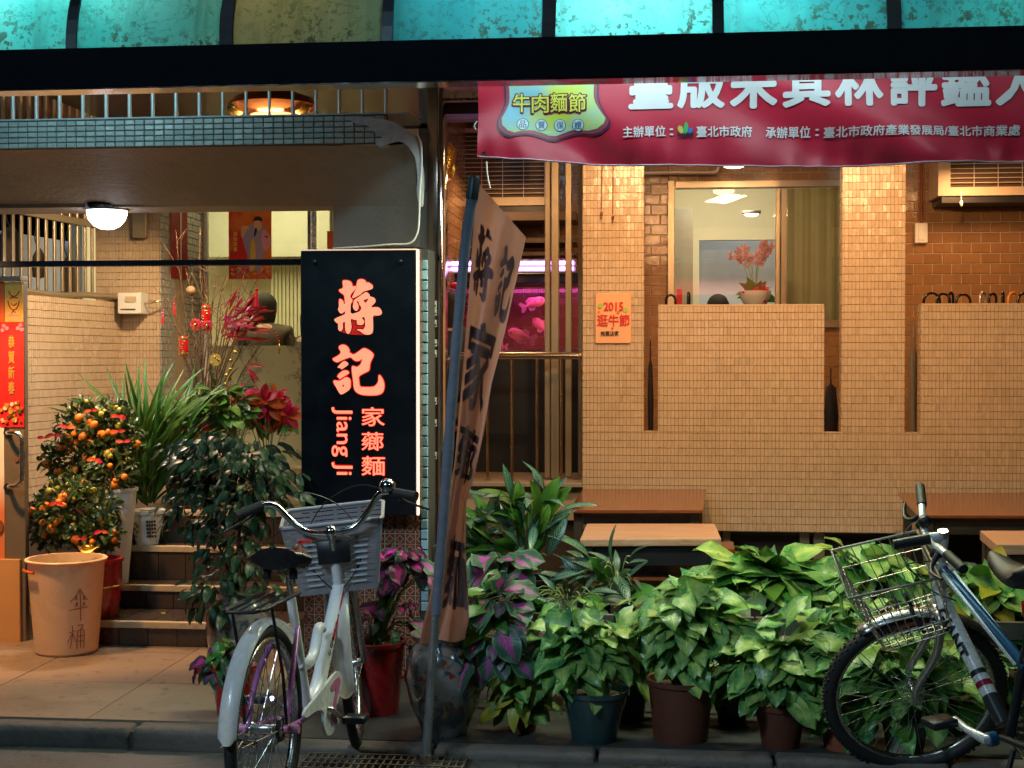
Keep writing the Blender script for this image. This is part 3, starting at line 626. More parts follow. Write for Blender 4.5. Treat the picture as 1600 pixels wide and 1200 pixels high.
# fish
M['fish'] = pbr('pink_fish_skin', (0.75, 0.24, 0.26), 0.3, 0, 0.12, 50, 0.4, 200)
M['fin'] = fabric('translucent_fin', (0.9, 0.5, 0.6), None, 0.5, 0.4)
def fish(px, py, Y, length, ang, yaw, label, flip=1):
    c = P(px, py, Y); t = thing('fish', label, 'fish', c, 'fish in the aquarium')
    Rm = Matrix.Rotation(math.radians(ang) * -1, 3, 'Y') @ Matrix.Rotation(math.radians(yaw), 3, 'Z')
    bm = NB(); rings = []
    for i in range(13):
        s = i / 12; x = (0.5 - s) * length
        h = length * (0.215 * math.sin(math.pi * min(1, s * 1.12) ** 0.75) ** 0.8 + 0.03) if s < 0.87 else length * 0.055
        h *= 1.0; wd_ = h * 0.42
        rings.append([bm.verts.new((x, wd_ * math.cos(k * math.pi / 5), h * math.sin(k * math.pi / 5) * (1.05 if k < 5 else 0.85))) for k in range(10)])
    for a, b in zip(rings, rings[1:]):
        for k in range(10): bm.faces.new((a[k], a[(k + 1) % 10], b[(k + 1) % 10], b[k]))
    bm.faces.new(rings[0]); bm.faces.new(rings[-1])
    def T(bm):
        for v in bm.verts: v.co = c + Rm @ Vector((v.co.x * flip, v.co.y, v.co.z))
    T(bm); part('body', bm, M['fish'], t, True)
    def fin(name, pts):
        bm = NB(); n = len(pts)
        f = [bm.verts.new((x * length, 0.002, z * length)) for x, z in pts]; g = [bm.verts.new((x * length, -0.002, z * length)) for x, z in pts]
        bm.faces.new(f); bm.faces.new(g[::-1])
        for k in range(n): bm.faces.new((f[k], g[k], g[(k + 1) % n], f[(k + 1) % n]))
        T(bm); part(name, bm, M['fin'], t)
    fin('tail_fin', [(-0.40, 0.05), (-0.62, 0.26), (-0.72, 0.2), (-0.64, 0.0), (-0.72, -0.2), (-0.6, -0.24), (-0.40, -0.05)])
    fin('dorsal_fin', [(0.15, 0.19), (0.0, 0.31), (-0.2, 0.33), (-0.38, 0.24), (-0.36, 0.06), (0, 0.15)])
    fin('anal_fin', [(0.0, -0.15), (-0.12, -0.30), (-0.32, -0.27), (-0.36, -0.06)])
    for s in (1, -1):
        bm = NB(); ball(bm, (length * 0.33, s * length * 0.075, length * 0.06), length * 0.035, 8, 6); T(bm); part('eye', bm, M['black'], t, True)
fish(836, 474, 10.4, 0.165, 20, 12, 'upper pink fish with an orange face swimming right')
fish(843, 508, 10.45, 0.16, -40, 150, 'pale pink fish with spread fins just right of the lowest fish')
fish(812, 523, 10.35, 0.19, 160, 10, 'lowest pink fish swimming left with its tail to the right')
fish(778, 541, 10.5, 0.12, 175, 15, 'small reddish fish near the gravel behind the brown flag')

# aluminium door frame and pipes on the right edge of the patio
df = thing('patio_door_frame', 'bronze aluminium sliding door frame between the aquarium and the first pillar', 'door frame', P(862, 700, 9.5))
for p0, p1, y in ((851, 860, 9.5), (861, 873, 9.45), (883, 893, 9.6), (903, 910, 9.6)):
    a, b = X(p0, y), X(p1, y); bm = NB(); box(bm, a, b, y, y + 0.05, 0.69, 3.4); bevel(bm, 0.004, 1); part('upright', bm, M['alu'], df)
rl = thing('brass_railing', 'brass coloured tube railing with slim balusters in front of the aquarium cabinet', 'railing', P(800, 757, 9.24))
bm = NB(); pts = smooth_pts([P(694, 752, 9.24), P(694, 600, 9.24), P(697, 570, 9.24), P(712, 557, 9.24), P(740, 556, 9.24)], 6) + [P(905, 556, 9.24)]
brass = pbr('brassy_steel_tube', (0.62, 0.46, 0.28), 0.22, 1, 0.1, 12)
tube(bm, pts, 0.024, 12); part('handrail', bm, brass, rl, True)
bm = NB(); a = P(906, 556, 9.24); tube(bm, [a, a + Vector((0.012, 0, 0))], 0.036, 14); part('wall_flange', bm, brass, rl, True)
for px in (762, 800, 839, 877):
    a = P(px, 556, 9.24); bm = NB(); tube(bm, [a, (a.x, a.y, 0.69)], 0.0095, 8); tube(bm, [(a.x, a.y, 0.70), (a.x, a.y, 0.69)], 0.02, 10); part('baluster', bm, brass, rl, True)

# ---------------------------------------------------------------- left side: oblique wall, pillar, partition
A = P(38, 600, 8.05); B = P(189, 600, 9.27); A.z = B.z = 0
uL = (B - A).normalized(); nL = Vector((uL.y, -uL.x, 0)); LL = (B - A).length
if nL.y > 0: nL = -nL
o0 = A - uL * 0.5; LT = LL + 0.5; zL = 1.88
lwt = thing('tiled_side_wall', 'half height cream mosaic side wall below the barred window', 'wall', (A.x, A.y, 0.08))
bm = NB(); obox(bm, o0 + Vector((0, 0, 0.06)), uL * LT, -nL * 0.14, (0, 0, zL - 0.06)); part('wall_core', bm, M['groutc'], lwt)
tile_field('mosaic_tiles', o0, uL, PZ_, nL, [(0.2, LT, 0.5, zL)], TW, TH_, TJ, M['tilecream'], lwt, tilt=0.03)
bm = NB(); tube(bm, smooth_pts([A + uL * t - nL * 0.02 + Vector((0, 0, zL + 0.025 - 0.012 * math.sin(t * 5))) for t in (-0.3, 0, 0.4, 0.8, LL + 0.0)], 4), 0.02, 10)
solo('conduit_pipe', bm, M['alu'], 'brown painted conduit running along the top of the low mosaic side wall', 'pipe', True)
gr = thing('window_grille', 'row of slim vertical metal bars over the bluish side window', 'grille', (A.x, A.y, zL))
def on_left(px, off=0.0):
    """point of the oblique wall plane seen at px"""
    d = RT * ((px - 800) / FPX) + FW; d.z = 0; e = EYE.copy(); e.z = 0; o = A + nL * off
    t = (o - e).dot(nL) / d.dot(nL); return e + d * t
for px in (-10, 4, 18, 31, 44, 57, 70, 83, 95, 107, 119, 131, 142):
    p = on_left(px, -0.04); bm = NB(); obox(bm, p + Vector((0, 0, zL + 0.04)), uL * 0.026, nL * 0.014, (0, 0, 3.3 - zL)); bevel(bm, 0.002, 1); part('bar', bm, M['alu'], gr)
p, q = on_left(-12, -0.03), on_left(150, -0.03)
for z in (2.36, 3.32):
    bm = NB(); obox(bm, p + Vector((0, 0, z)), q - p, nL * 0.025, (0, 0, 0.04)); part('rail', bm, M['alu'], gr)
sb = p - nL * 0.9
bm = NB(); obox(bm, p - nL * 0.95 - uL * 1.2 + Vector((0, 0, FZ)), uL * (LT + 2.2), -nL * 0.05, (0, 0, 1.72)); struct('side_room_wall', bm, pbr('pale_blue_wall', (0.55, 0.6, 0.75), 0.6))
bm = NB(); obox(bm, p - nL * 0.07 + Vector((0, 0, 2.40)), q - p, -nL * 0.03, (0, 0, 0.9)); solo('brown_shutter', bm, wood('brown_board', (0.10, 0.045, 0.025), (0.17, 0.08, 0.04), 0.5, (20, 20, 1)), 'dark brown shutter boards behind the upper grille bars', 'shutter')
for px, z0, z1, w, lab in ((18, 2.1, 2.33, 0.17, 'leftmost'), (62, 2.02, 2.22, 0.10, 'middle'), (108, 1.72, 2.19, 0.11, 'longest')):
    c = on_left(px, -0.35); bm = NB()
    prof = [(0.0, z0), (w * 0.45, z0 + 0.015), (w * 0.5, z0 + (z1 - z0) * 0.4), (w * 0.42, z1 - 0.05), (w * 0.15, z1), (0, z1)]
    lathe(bm, [(r, z) for r, z in prof], (c.x, c.y, 0), 12)
    for v in bm.verts: v.co.y = c.y + (v.co.y - c.y) * 0.4
    hb = thing('hanging_bag', f'{lab} of the dark bundles hanging behind the window bars', 'bag', (c.x, c.y, z0), 'dark bundles behind the window bars')
    part('sack', bm, fabric('dark_brown_cloth', (0.09, 0.06, 0.035), None, 0.05), hb, True)
    bm = NB(); tube(bm, smooth_pts([(c.x, c.y, z1 - 0.01), (c.x - 0.03, c.y, z1 + 0.08), (c.x, c.y, z1 + 0.2)], 4), 0.004, 5); part('strap', bm, M['black'], hb)
# inner pillar, frontal face and grey side face
PY = 9.27
pl = thing('inner_pillar', 'square mosaic tiled pillar at the stair top with one grey tiled side', 'pillar', P(215, 700, PY))
xa, xb = X(150, PY), X(250, PY)
bm = NB(); box(bm, xa, xb, PY + 0.004, PY + 0.5, 0.08, 3.44); part('pillar_core', bm, M['groutc'], pl)
tile_field('mosaic_tiles', (0, PY + 0.004, 0), PX_, PZ_, NY_, [(xa, xb, 0.6, 3.4)], TW, TH_, TJ, M['tilecream'], pl, tilt=0.03)
q0, q1 = P(251, 600, PY + 0.01), P(320, 600, 10.28); q0.z = q1.z = 0; uq = (q1 - q0).normalized(); nq = Vector((uq.y, -uq.x, 0))
bm = NB(); obox(bm, q0 + Vector((0, 0, 0.08)) - nq * 0.3, uq * (q1 - q0).length, nq * 0.298, (0, 0, 3.34)); part('side_core', bm, M['groutd'], pl)
tile_field('grey_tiles', q0, uq, PZ_, nq, [(0, (q1 - q0).length, 0.7, 3.4)], 0.10, 0.0485, 0.004, M['tilegrey'], pl, tilt=0.01, bond=True)
# couplet scroll on the side face
def qpt(px, z, off=0.012):
    d = RT * ((px - 800) / FPX) + FW; d.z = 0; e = Vector((0, 0, 0)); o = q0 + nq * off; t = (o - e).dot(nq) / d.dot(nq); p = e + d * t; p.z = z; return p
sc_ = thing('couplet_scroll', 'narrow red New Year couplet with gold flecks hanging on the grey tiled side', 'scroll', qpt(281, 2.0))
bm = NB(); a, b = qpt(268, 0), qpt(294, 0); z0, z1 = 2.06, 2.62; bm.faces.new([bm.verts.new(v) for v in ((a.x, a.y, z0), (b.x, b.y, z0), (b.x, b.y, z1), (a.x, a.y, z1))])
bmesh.ops.solidify(bm, geom=bm.faces[:], thickness=0.003)
s = NT('red_gold_fleck_paper'); f = s.ramp(s.noise(s.geo(), 70, 2), 0.66, 0.70); s.l(s.mix(f, (0.62, 0.01, 0.02), (0.9, 0.5, 0.25)), s.b.inputs['Base Color']); part('paper', bm, s.m, sc_)
bm = NB(); a, b = qpt(283, 0, 0.017), qpt(284.5, 0, 0.017); bm.faces.new([bm.verts.new(v) for v in ((a.x, a.y, z0), (b.x, b.y, z0), (b.x, b.y, z1), (a.x, a.y, z1))]); part('centre_line', bm, M['white'], sc_)
# glass partition with frosted lower half
GY = 10.3
gp = thing('glass_partition', 'glass partition with a frosted flowered lower half in front of the seated diners', 'partition', P(420, 700, GY))
gx0, gx1 = X(321, GY), X(662, GY); zf = Z(400, 540, GY)
bm = NB(); box(bm, gx0, gx1, GY, GY + 0.012, FZ + 0.02, zf)
s = NT('frosted_flower_glass'); n = s.noise(s.geo(), 5.5, 2); n2 = s.noise(s.geo(), 60, 3); f = s.math('MULTIPLY', s.ramp(n, 0.5, 0.56), s.ramp(n2, 0.42, 0.55))
c = s.mix(f, (0.55, 0.58, 0.42), (0.24, 0.27, 0.2)); s.l(c, s.b.inputs['Base Color']); s.b.inputs['Roughness'].default_value = 0.35; s.bump(f, 0.4, 0.002)
t = s.n('ShaderNodeBsdfTranslucent'); s.l(c, t.inputs[0]); m = s.n('ShaderNodeMixShader'); m.inputs[0].default_value = 0.35; s.l(s.b.outputs[0], m.inputs[1]); s.l(t.outputs[0], m.inputs[2]); s.l(m.outputs[0], s.out.inputs[0])
part('frosted_pane', bm, s.m, gp)
bm = NB(); box(bm, gx0, gx1, GY, GY + 0.008, zf + 0.002, 3.0); part('clear_pane', bm, glassy('partition_glass', (0.97, 0.97, 0.9), alpha=0.05), gp)
for p0, p1, mt in ((318, 324, 'white'), (481, 486, 'chrome'), (487, 493, 'steel')):
    bm = NB(); box(bm, X(p0, GY - 0.05), X(p1, GY - 0.05), GY - 0.05, GY - 0.004, FZ, 3.1); bevel(bm, 0.003, 1); part('mullion', bm, M[mt], gp)
# dining room shell
bm = NB(); box(bm, -4.4, X(668, 12), 12.6, 12.7, FZ, 3.44); box(bm, -4.5, -4.4, 10.4, 12.7, FZ, 3.44); struct('dining_room_walls', bm, M['cream'])
bm = NB(); box(bm, X(664, 9.4), X(664, 9.4) + 0.08, 9.36, 12.6, FZ, 3.44); struct('patio_side_wall', bm, M['groutb'])
psw = bpy.data.objects['patio_side_wall']
tile_field('side_tiles', (X(664, 9.4) + 0.081, 0, 0), (0, 1, 0), PZ_, (1, 0, 0), [(9.37, 11.08, FZ, 3.4)], STW, STH, 0.005, M['subway'], psw, tilt=0.012, bond=True, th=0.006)
gl = thing('gold_lantern', 'crumpled golden lantern ornament hanging beside the steel column', 'lantern', P(696, 253, 9.6))
bm = NB(); cg = P(696, 253, 9.6); prg = [(0, -0.13), (0.05, -0.12), (0.07, -0.05), (0.065, 0.03), (0.075, 0.08), (0.04, 0.13), (0, 0.135)]; lathe(bm, prg, cg, 14)
for v in bm.verts: v.co += Vector((U(-.008, .008), U(-.008, .008), U(-.006, .006)))
part('lantern_body', bm, M['gold'], gl)
bm = NB(); tube(bm, [cg + Vector((0, 0, 0.13)), cg + Vector((0, 0, 0.6))], 0.003, 5); part('cord', bm, M['red'], gl)
bm = NB(); a, b = P(326, 366, 12.0), P(357, 333, 12.0); box(bm, a.x, b.x + 0.9, 12.0, 12.05, a.z - 0.2, a.z + 0.42); solo('wall_board', bm, pbr('grey_green_board', (0.45, 0.47, 0.38), 0.5), 'pale grey green board on the dining room wall behind the deity poster', 'board')
vb = thing('vertical_blind', 'pale yellow ribbed blind on the dining room wall beside the deity poster', 'blind', P(450, 400, 12.3))
mb_ = pbr('pale_yellow_blind', (0.62, 0.62, 0.42), 0.6)
for k in range(26):
    bm = NB(); box(bm, X(424, 12.3) + k * 0.035, X(424, 12.3) + k * 0.035 + 0.024, 12.3, 12.32, 1.4, 3.0); part('slat', bm, mb_, vb)
# upper strip seen between the balusters
ul = thing('tiled_lintel', 'mosaic tiled lintel with a cream ledge above the stair landing', 'lintel', P(450, 170, 9.4))
bm = NB(); box(bm, X(251, 9.4), X(664, 9.4), 9.404, 9.6, 2.98, 3.44); part('lintel_core', bm, M['groutc'], ul)
tile_field('mosaic_tiles', (0, 9.404, 0), PX_, PZ_, NY_, [(X(251, 9.4), X(662, 9.4), 3.07, 3.4)], TW, TH_, TJ, M['tilecream'], ul, tilt=0.03)
bm = NB(); box(bm, X(251, 9.3), X(662, 9.3), 9.28, 9.40, 2.985, 3.04); bevel(bm, 0.006, 1); part('ledge', bm, M['cream'], ul)
# ---------------------------------------------------------------- concrete canopy over the stairs
CY = 6.42
cn = thing('concrete_canopy', 'rough stucco canopy beam with a pale tile band over the stair entrance', 'canopy', P(330, 330, CY))
def prism(bm, pts, y0, y1):
    f = [bm.verts.new((p.x, y0, p.z)) for p in pts]; g = [bm.verts.new((p.x, y1, p.z)) for p in pts]; n = len(pts)
    bm.faces.new(f); bm.faces.new(g[::-1])
    for k in range(n): bm.faces.new((f[k], g[k], g[(k + 1) % n], f[(k + 1) % n]))
q = lambda pl, Y=CY: [P(x, y, Y) for x, y in pl]
bm = NB(); cols_ = ((-60, 7.12), (100, 7.12), (250, 7.1), (400, 7.05), (480, 6.98), (521, 6.9), (560, 6.8), (600, 6.7), (635, 6.6), (656, 6.5)); gr_ = []
for px, yb in cols_:
    col_ = []
    lo = 385 if px > 521 else 322; ytop = 228 if px < 600 else 228 - (px - 600) * 0.3
    for j in range(11):
        t = j / 10; py = ytop + (322 - ytop) * t; Y = CY + (yb - CY) * (t ** 0.85 if px <= 521 else t ** 0.6); col_.append(P(px, py, Y))
    gr_.append(col_)
V_ = [[bm.verts.new(p) for p in c_] for c_ in gr_]
for a_, b_ in zip(V_, V_[1:]):
    for j in range(10): bm.faces.new((a_[j], b_[j], b_[j + 1], a_[j + 1]))
part('stucco_soffit', bm, M['stucco'], cn, 60)
zs_ = P(300, 322, 7.1).z; bm = NB(); box(bm, X(-60, 7.12), X(521, 6.92), 7.10, 7.40, zs_, 2.6); part('stucco_beam', bm, M['stucco'], cn)
bm = NB(); cr_ = [(px, yb) for px, yb in cols_ if px >= 521]; V_ = []
for px, yb in cr_: V_.append([bm.verts.new(P(px, 321, yb)), bm.verts.new(P(px, 350, yb)), bm.verts.new(P(px, 385, yb)), bm.verts.new(P(px, 385, yb) + Vector((0, 0.3, 0)))])
for a_, b_ in zip(V_, V_[1:]):
    for j in range(3): bm.faces.new((a_[j], b_[j], b_[j + 1], a_[j + 1]))
e_ = V_[0]; bk_ = [bm.verts.new(P(521, y_, 6.9) + Vector((0, 0.3, 0))) for y_ in (321, 350)]
bm.faces.new((e_[0], e_[1], bk_[1], bk_[0])); bm.faces.new((e_[1], e_[2], e_[3], bk_[1]))
part('stucco_drop', bm, M['stucco'], cn, 60)
tz0, tz1 = Z(300, 228, CY - 0.04), Z(300, 185, CY - 0.04); txa, txb = X(-30, CY - 0.04), X(604, CY - 0.04)
bm = NB(); box(bm, txa, txb, CY - 0.034, CY - 0.001, tz0, tz1 + 0.004); part('band_core', bm, M['groutd'], cn)
tile_field('tile', (txa, CY - 0.034, tz0), PX_, PZ_, NY_, [(0, txb - txa, 0, tz1 - tz0)], 0.0475, (tz1 - tz0) / 5.0, 0.003, M['tileblue'], cn, tilt=0.06, stuff=False, th=0.006)
bm = NB(); box(bm, txa, X(640, CY), CY - 0.036, 7.4, tz1 + 0.005, tz1 + 0.012); part('cap', bm, M['mortar'], cn)
bm = NB(); out = [(548, 181), (570, 183), (598, 186), (622, 194), (640, 205), (652, 222), (659, 255), (660, 300), (658, 325), (653, 315), (651, 290), (653, 262), (646, 240), (636, 226), (622, 219), (606, 227), (590, 230), (586, 222), (600, 212), (584, 206), (575, 197), (560, 194), (548, 189)]
out = [(x + U(-1, 1), y + U(-1, 1)) for x, y in chaikin(out, 1)]; prism(bm, q(out, CY - 0.05), CY - 0.05, CY - 0.002); bmesh.ops.triangulate(bm, faces=bm.faces[:]); part('broken_mortar', bm, M['mortar'], cn)
# railing on top of it
br = thing('balcony_railing', 'pale blue lit balusters standing on the tiled canopy edge', 'railing', P(330, 187, CY + 0.06))
pal = pbr('pale_steel_paint', (0.62, 0.68, 0.70), 0.35, 0.2, 0.08, 20)
for k in range(-1, 17):
    px = 20.5 + 36.4 * k; a = P(px, 187, CY + 0.06); bm = NB(); tube(bm, [(a.x, a.y, tz1 + 0.0), (a.x, a.y, 3.02)], 0.0095 if k < 9 else 0.0075, 10); part('baluster', bm, pal, br, True)
bm = NB(); tube(bm, [(X(-40, CY), CY + 0.06, 3.03), (X(640, CY), CY + 0.06, 3.03)], 0.02, 10); part('top_rail', bm, pal, br, True)
# white cable down the canopy end
bm = NB(); tube(bm, smooth_pts(q([(652, 210), (658, 225), (659, 260), (656, 300), (655, 340), (652, 365), (640, 380), (610, 382), (560, 386), (520, 388)], CY - 0.06), 5), 0.0045, 6)
solo('white_cable', bm, M['white'], 'white cable looping down the broken corner of the stucco canopy', 'cable', True)
# soffit lamp
c = P(167, 330, 7.2); t = thing('soffit_lamp', 'round frosted glass lamp glowing white under the stucco canopy', 'lamp', c)
bm = NB(); lathe(bm, [(0, 0.06), (0.125, 0.06), (0.135, 0.03), (0.118, 0.0), (0, 0.0)], c, 36); part('lamp_base', bm, M['chrome'], t, True)
bm = NB(); lathe(bm, [(0.0, -0.098), (0.035, -0.094), (0.068, -0.078), (0.092, -0.05), (0.104, -0.018), (0.104, 0.0)], c, 36); part('globe', bm, emis('frosted_globe_glow', (0.92, 0.9, 1.0), 6.5), t, True)
# copper lamp behind the railing
c = P(428, 172, 7.45); t = thing('copper_ceiling_lamp', 'large round copper lamp with golden glass balls behind the canopy railing', 'lamp', c)
bm = NB(); lathe(bm, [(0, -0.045), (0.12, -0.04), (0.20, -0.015), (0.235, 0.02), (0.21, 0.06), (0.1, 0.1), (0, 0.12)], c, 40); part('lamp_shade', bm, M['copper'], t, True)
for k, (dx, r) in enumerate(((-0.19, 0.05), (0.0, 0.055), (0.17, 0.05))):
    bm = NB(); ball(bm, c + Vector((dx, -0.06, 0.005)), r, 14, 10); part('glass_ball', bm, M['gold'], t, True)
bm = NB(); lathe(bm, [(0, -0.06), (0.09, -0.056), (0.13, -0.046)], c, 30); part('bulb', bm, emis('copper_lamp_bulb', (1, 0.6, 0.3), 7), t, True)
bm = NB(); tube(bm, [c + Vector((0, 0, 0.1)), (c.x, c.y, 3.5)], 0.008, 8); part('stem', bm, M['copper'], t, True)

# steel column, tiled pedestal, light box sign
col = thing('steel_column', 'tall stainless steel column with small paper stickers between sign and flag', 'column', P(676, 860, 6.7))
cx0, cx1 = X(668, 6.7), X(684, 6.7)
bm = NB(); box(bm, cx0, cx1, 6.7, 6.85, 0.08, 3.3); bevel(bm, 0.006, 2); part('shaft', bm, pbr('mirror_column_steel', (0.36, 0.34, 0.33), 0.2, 1, 0.1, 3), col, True)
bm = NB(); box(bm, cx1 + 0.001, X(692, 6.69), 6.69, 6.85, 0.08, 3.3); bevel(bm, 0.004, 1); part('edge_trim', bm, M['chrome'], col, True)
bm = NB(); a = X(640, 6.72); box(bm, a - 0.03, cx0 - 0.002, 6.72, 6.84, Z(650, 200, 6.7), Z(650, 192, 6.7)); box(bm, cx0 - 0.045, cx0 - 0.002, 6.72, 6.84, 2.0, 3.3); part('bracket', bm, pbr('blue_grey_steel', (0.25, 0.3, 0.34), 0.3, 0.8, 0.2, 8), col)
bm = NB(); box(bm, X(692, 6.7) + 0.001, X(748, 6.7) + 0.6, 6.72, 6.78, Z(720, 152, 6.7), Z(720, 140, 6.7)); part('cross_bar', bm, M['steel'], col)
bm = NB(); box(bm, X(688, 6.8), X(760, 6.8) + 0.4, 6.8, 6.95, Z(720, 178, 6.8), Z(720, 160, 6.8)); part('lamp_housing', bm, M['black'], col)
for i, y in enumerate((475, 487, 505, 535, 552, 626, 660, 711)):
    a, b = P(669, y + 6, 6.7), P(682.5, y - 5, 6.7); bm = NB(); box(bm, a.x, b.x, 6.697, 6.6985, a.z, b.z); sk = part('sticker', bm, M['white'] if i != 1 else pal, col)
    bm = NB(); box(bm, a.x + 0.003, b.x - 0.003, 6.6955, 6.6965, a.z + 0.005, a.z + 0.014); part('print', bm, M['black'], sk)
# pedestal
pd_ = thing('tiled_pedestal', 'pedestal clad in small red brown patterned tiles beneath the black sign', 'pedestal', P(570, 1040, 6.3))
SY = 6.3
px0, px1 = X(474, SY), X(656, SY); pz1 = Z(560, 801, SY)
bm = NB(); box(bm, px0, px1, SY + 0.005, SY + 0.30, 0.08, pz1); part('pedestal_core', bm, pbr('pinkish_grout', (0.5, 0.36, 0.26), 0.8), pd_)
s = NT('patterned_floral_tile'); PT = 0.047
sep = s.n('ShaderNodeSeparateXYZ'); s.l(s.geo(), sep.inputs[0])
def saw(v, off): return s.math('ABSOLUTE', s.math('SUBTRACT', s.math('FRACT', s.math('DIVIDE', s.math('SUBTRACT', v, off), PT)), 0.5))
dd = s.math('ADD', saw(sep.outputs[0], px0), saw(sep.outputs[2], pz1)); ln = s.math('SUBTRACT', 1.0, s.ramp(s.math('ABSOLUTE', s.math('SUBTRACT', dd, 0.36)), 0.03, 0.07))
c = s.mix(s.math('MULTIPLY', ln, 0.8), (0.17, 0.05, 0.03), (0.52, 0.3, 0.2)); s.l(c, s.b.inputs['Base Color']); s.b.inputs['Roughness'].default_value = 0.25
tile_field('tile', (px0, SY + 0.005, pz1 - 17 * PT), PX_, PZ_, NY_, [(0, px1 - px0, 0, 17 * PT - 0.001)], PT, PT, 0.004, s.m, pd_, tilt=0.02, stuff=False)
# wall slab that carries the sign, edged with blue tiles
bm = NB(); box(bm, X(476, SY), X(655, SY), SY + 0.04, SY + 0.28, pz1 + 0.001, Z(560, 389, SY)); part('upright_slab', bm, M['stucco'], pd_)
ex0, ex1 = X(657, SY), X(668.5, SY); z = 0.35; s = M.setdefault('tileedge', pbr('sky_blue_edge_tile', (0.30, 0.46, 0.55), 0.25, 0, 0.15, 20, 0.3, 60, objvar=0.1))
bm = NB(); box(bm, ex0, ex1, SY + 0.006, SY + 0.2, 0.08, Z(660, 389, SY)); part('edge_core', bm, M['groutd'], pd_)
while z < Z(660, 391, SY) - 0.05:
    bm = NB(); tile_bm(bm, Vector((ex0, SY + 0.006, z)), PX_, PZ_, NY_, 0, ex1 - ex0, 0.001, 0.0445, 0.01, 0.1, 0.004); part('tile', bm, s, pd_); z += 0.047
# sign
sg = thing('light_box_sign', 'tall black light box sign with glowing salmon Chinese characters', 'sign', P(560, 803, 6.2))
gy = 6.17; a, b = P(471, 803, gy), P(649.5, 390.5, gy)
bm = NB(); box(bm, a.x, b.x, gy, gy + 0.012, a.z, b.z); bevel(bm, 0.002, 1); part('face_panel', bm, pbr('black_acrylic', (0.004, 0.006, 0.010), 0.3, 0, 0.1, 3, spec=0.4), sg)
bm = NB(); box(bm, a.x + 0.006, b.x + 0.014, gy + 0.014, gy + 0.115, a.z + 0.006, b.z + 0.006); part('housing', bm, M['steel'], sg)
bm = NB(); box(bm, b.x + 0.003, b.x + 0.0125, gy + 0.004, gy + 0.013, a.z, b.z + 0.003); part('edge_light', bm, emis('warm_edge_glow', (1, 0.62, 0.42), 2.4), sg)
bm = NB(); box(bm, a.x, b.x + 0.002, gy + 0.004, gy + 0.013, b.z + 0.001, b.z + 0.006); part('edge_light', bm, emis('warm_edge_glow_dim', (1, 0.7, 0.5), 0.6), sg)
for px, py in ((492, 409), (626, 409), (492, 781), (626, 781)):
    c = P(px, py, gy); bm = NB(); tube(bm, [c + Vector((0, -0.02, 0)), c + Vector((0, 0.0, 0))], 0.0085, 14); tube(bm, [c + Vector((0, -0.023, 0)), c + Vector((0, -0.02, 0))], [0.006, 0.0085], 14); part('standoff_bolt', bm, M['black'], sg, True)
NEON = emis('salmon_neon', (1.0, 0.25, 0.14), 1.15); HALO = emis('painted_red_halo', (0.75, 0.01, 0.0), 0.32)  # bloom round the lit letters is drawn as larger dim red outlines
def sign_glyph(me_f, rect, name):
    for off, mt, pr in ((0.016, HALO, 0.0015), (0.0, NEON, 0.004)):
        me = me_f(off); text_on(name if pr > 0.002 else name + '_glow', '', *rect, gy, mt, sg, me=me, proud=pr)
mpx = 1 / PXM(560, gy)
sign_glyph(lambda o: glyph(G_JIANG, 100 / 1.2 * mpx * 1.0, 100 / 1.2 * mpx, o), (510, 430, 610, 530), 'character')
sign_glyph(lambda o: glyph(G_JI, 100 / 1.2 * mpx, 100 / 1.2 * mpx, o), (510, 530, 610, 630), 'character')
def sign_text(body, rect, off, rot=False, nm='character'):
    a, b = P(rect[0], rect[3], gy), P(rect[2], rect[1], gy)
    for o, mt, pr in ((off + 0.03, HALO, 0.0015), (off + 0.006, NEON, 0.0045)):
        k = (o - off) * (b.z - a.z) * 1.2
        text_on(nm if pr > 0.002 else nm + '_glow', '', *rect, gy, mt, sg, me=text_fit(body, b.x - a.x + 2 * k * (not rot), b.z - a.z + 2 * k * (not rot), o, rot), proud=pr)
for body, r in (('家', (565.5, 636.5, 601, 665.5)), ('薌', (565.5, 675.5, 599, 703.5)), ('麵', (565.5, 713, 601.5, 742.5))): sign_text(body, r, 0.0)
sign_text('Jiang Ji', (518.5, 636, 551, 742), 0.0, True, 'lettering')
sgl = lamp('sign_glow_light', 'AREA', ((a.x + b.x) / 2, gy - 0.08, (a.z + b.z) / 2 + 0.15), 0.9, (1, 0.3, 0.2), 0.3, ((a.x + b.x) / 2, gy - 1, 0.9), 0.9)
# black bar
bm = NB(); a, b = P(-40, 417.5, 6.3), P(472, 404.5, 6.3); box(bm, a.x, b.x, 6.3, 6.34, a.z, b.z); bevel(bm, 0.003, 1); solo('black_bar', bm, pbr('glossy_black_bar', (0.01, 0.012, 0.02), 0.22), 'black horizontal metal bar running from the sign to the left wall', 'bar')
# junction box and its cable
jb = thing('junction_box', 'small cream electrical box on the corner of the mosaic side wall', 'electrical box', P(202, 475, 9.1))
a, b = P(184, 490, 9.1), P(220, 457, 9.1); bm = NB(); box(bm, a.x, b.x, 9.1, 9.24, a.z, b.z); bevel(bm, 0.008, 2); part('housing', bm, M['white'], jb, True)
bm = NB(); a, b = P(195, 472, 9.09), P(212, 463, 9.09); box(bm, a.x, b.x, 9.094, 9.099, a.z, b.z); part('cover_plate', bm, M['acbody'], jb)
bm = NB(); a, b = P(188, 484, 9.09), P(211, 482.5, 9.09); box(bm, a.x, b.x, 9.094, 9.099, a.z, b.z); part('vent_slot', bm, M['black'], jb)
bm = NB(); tube(bm, smooth_pts([P(219, 473, 9.18), P(232, 474, 9.15), P(245, 471, 9.15), P(256, 470, 9.18)], 5), 0.007, 7); solo('short_cable', bm, M['alu'], 'short brown cable leaving the right side of the cream electrical box', 'cable', True)
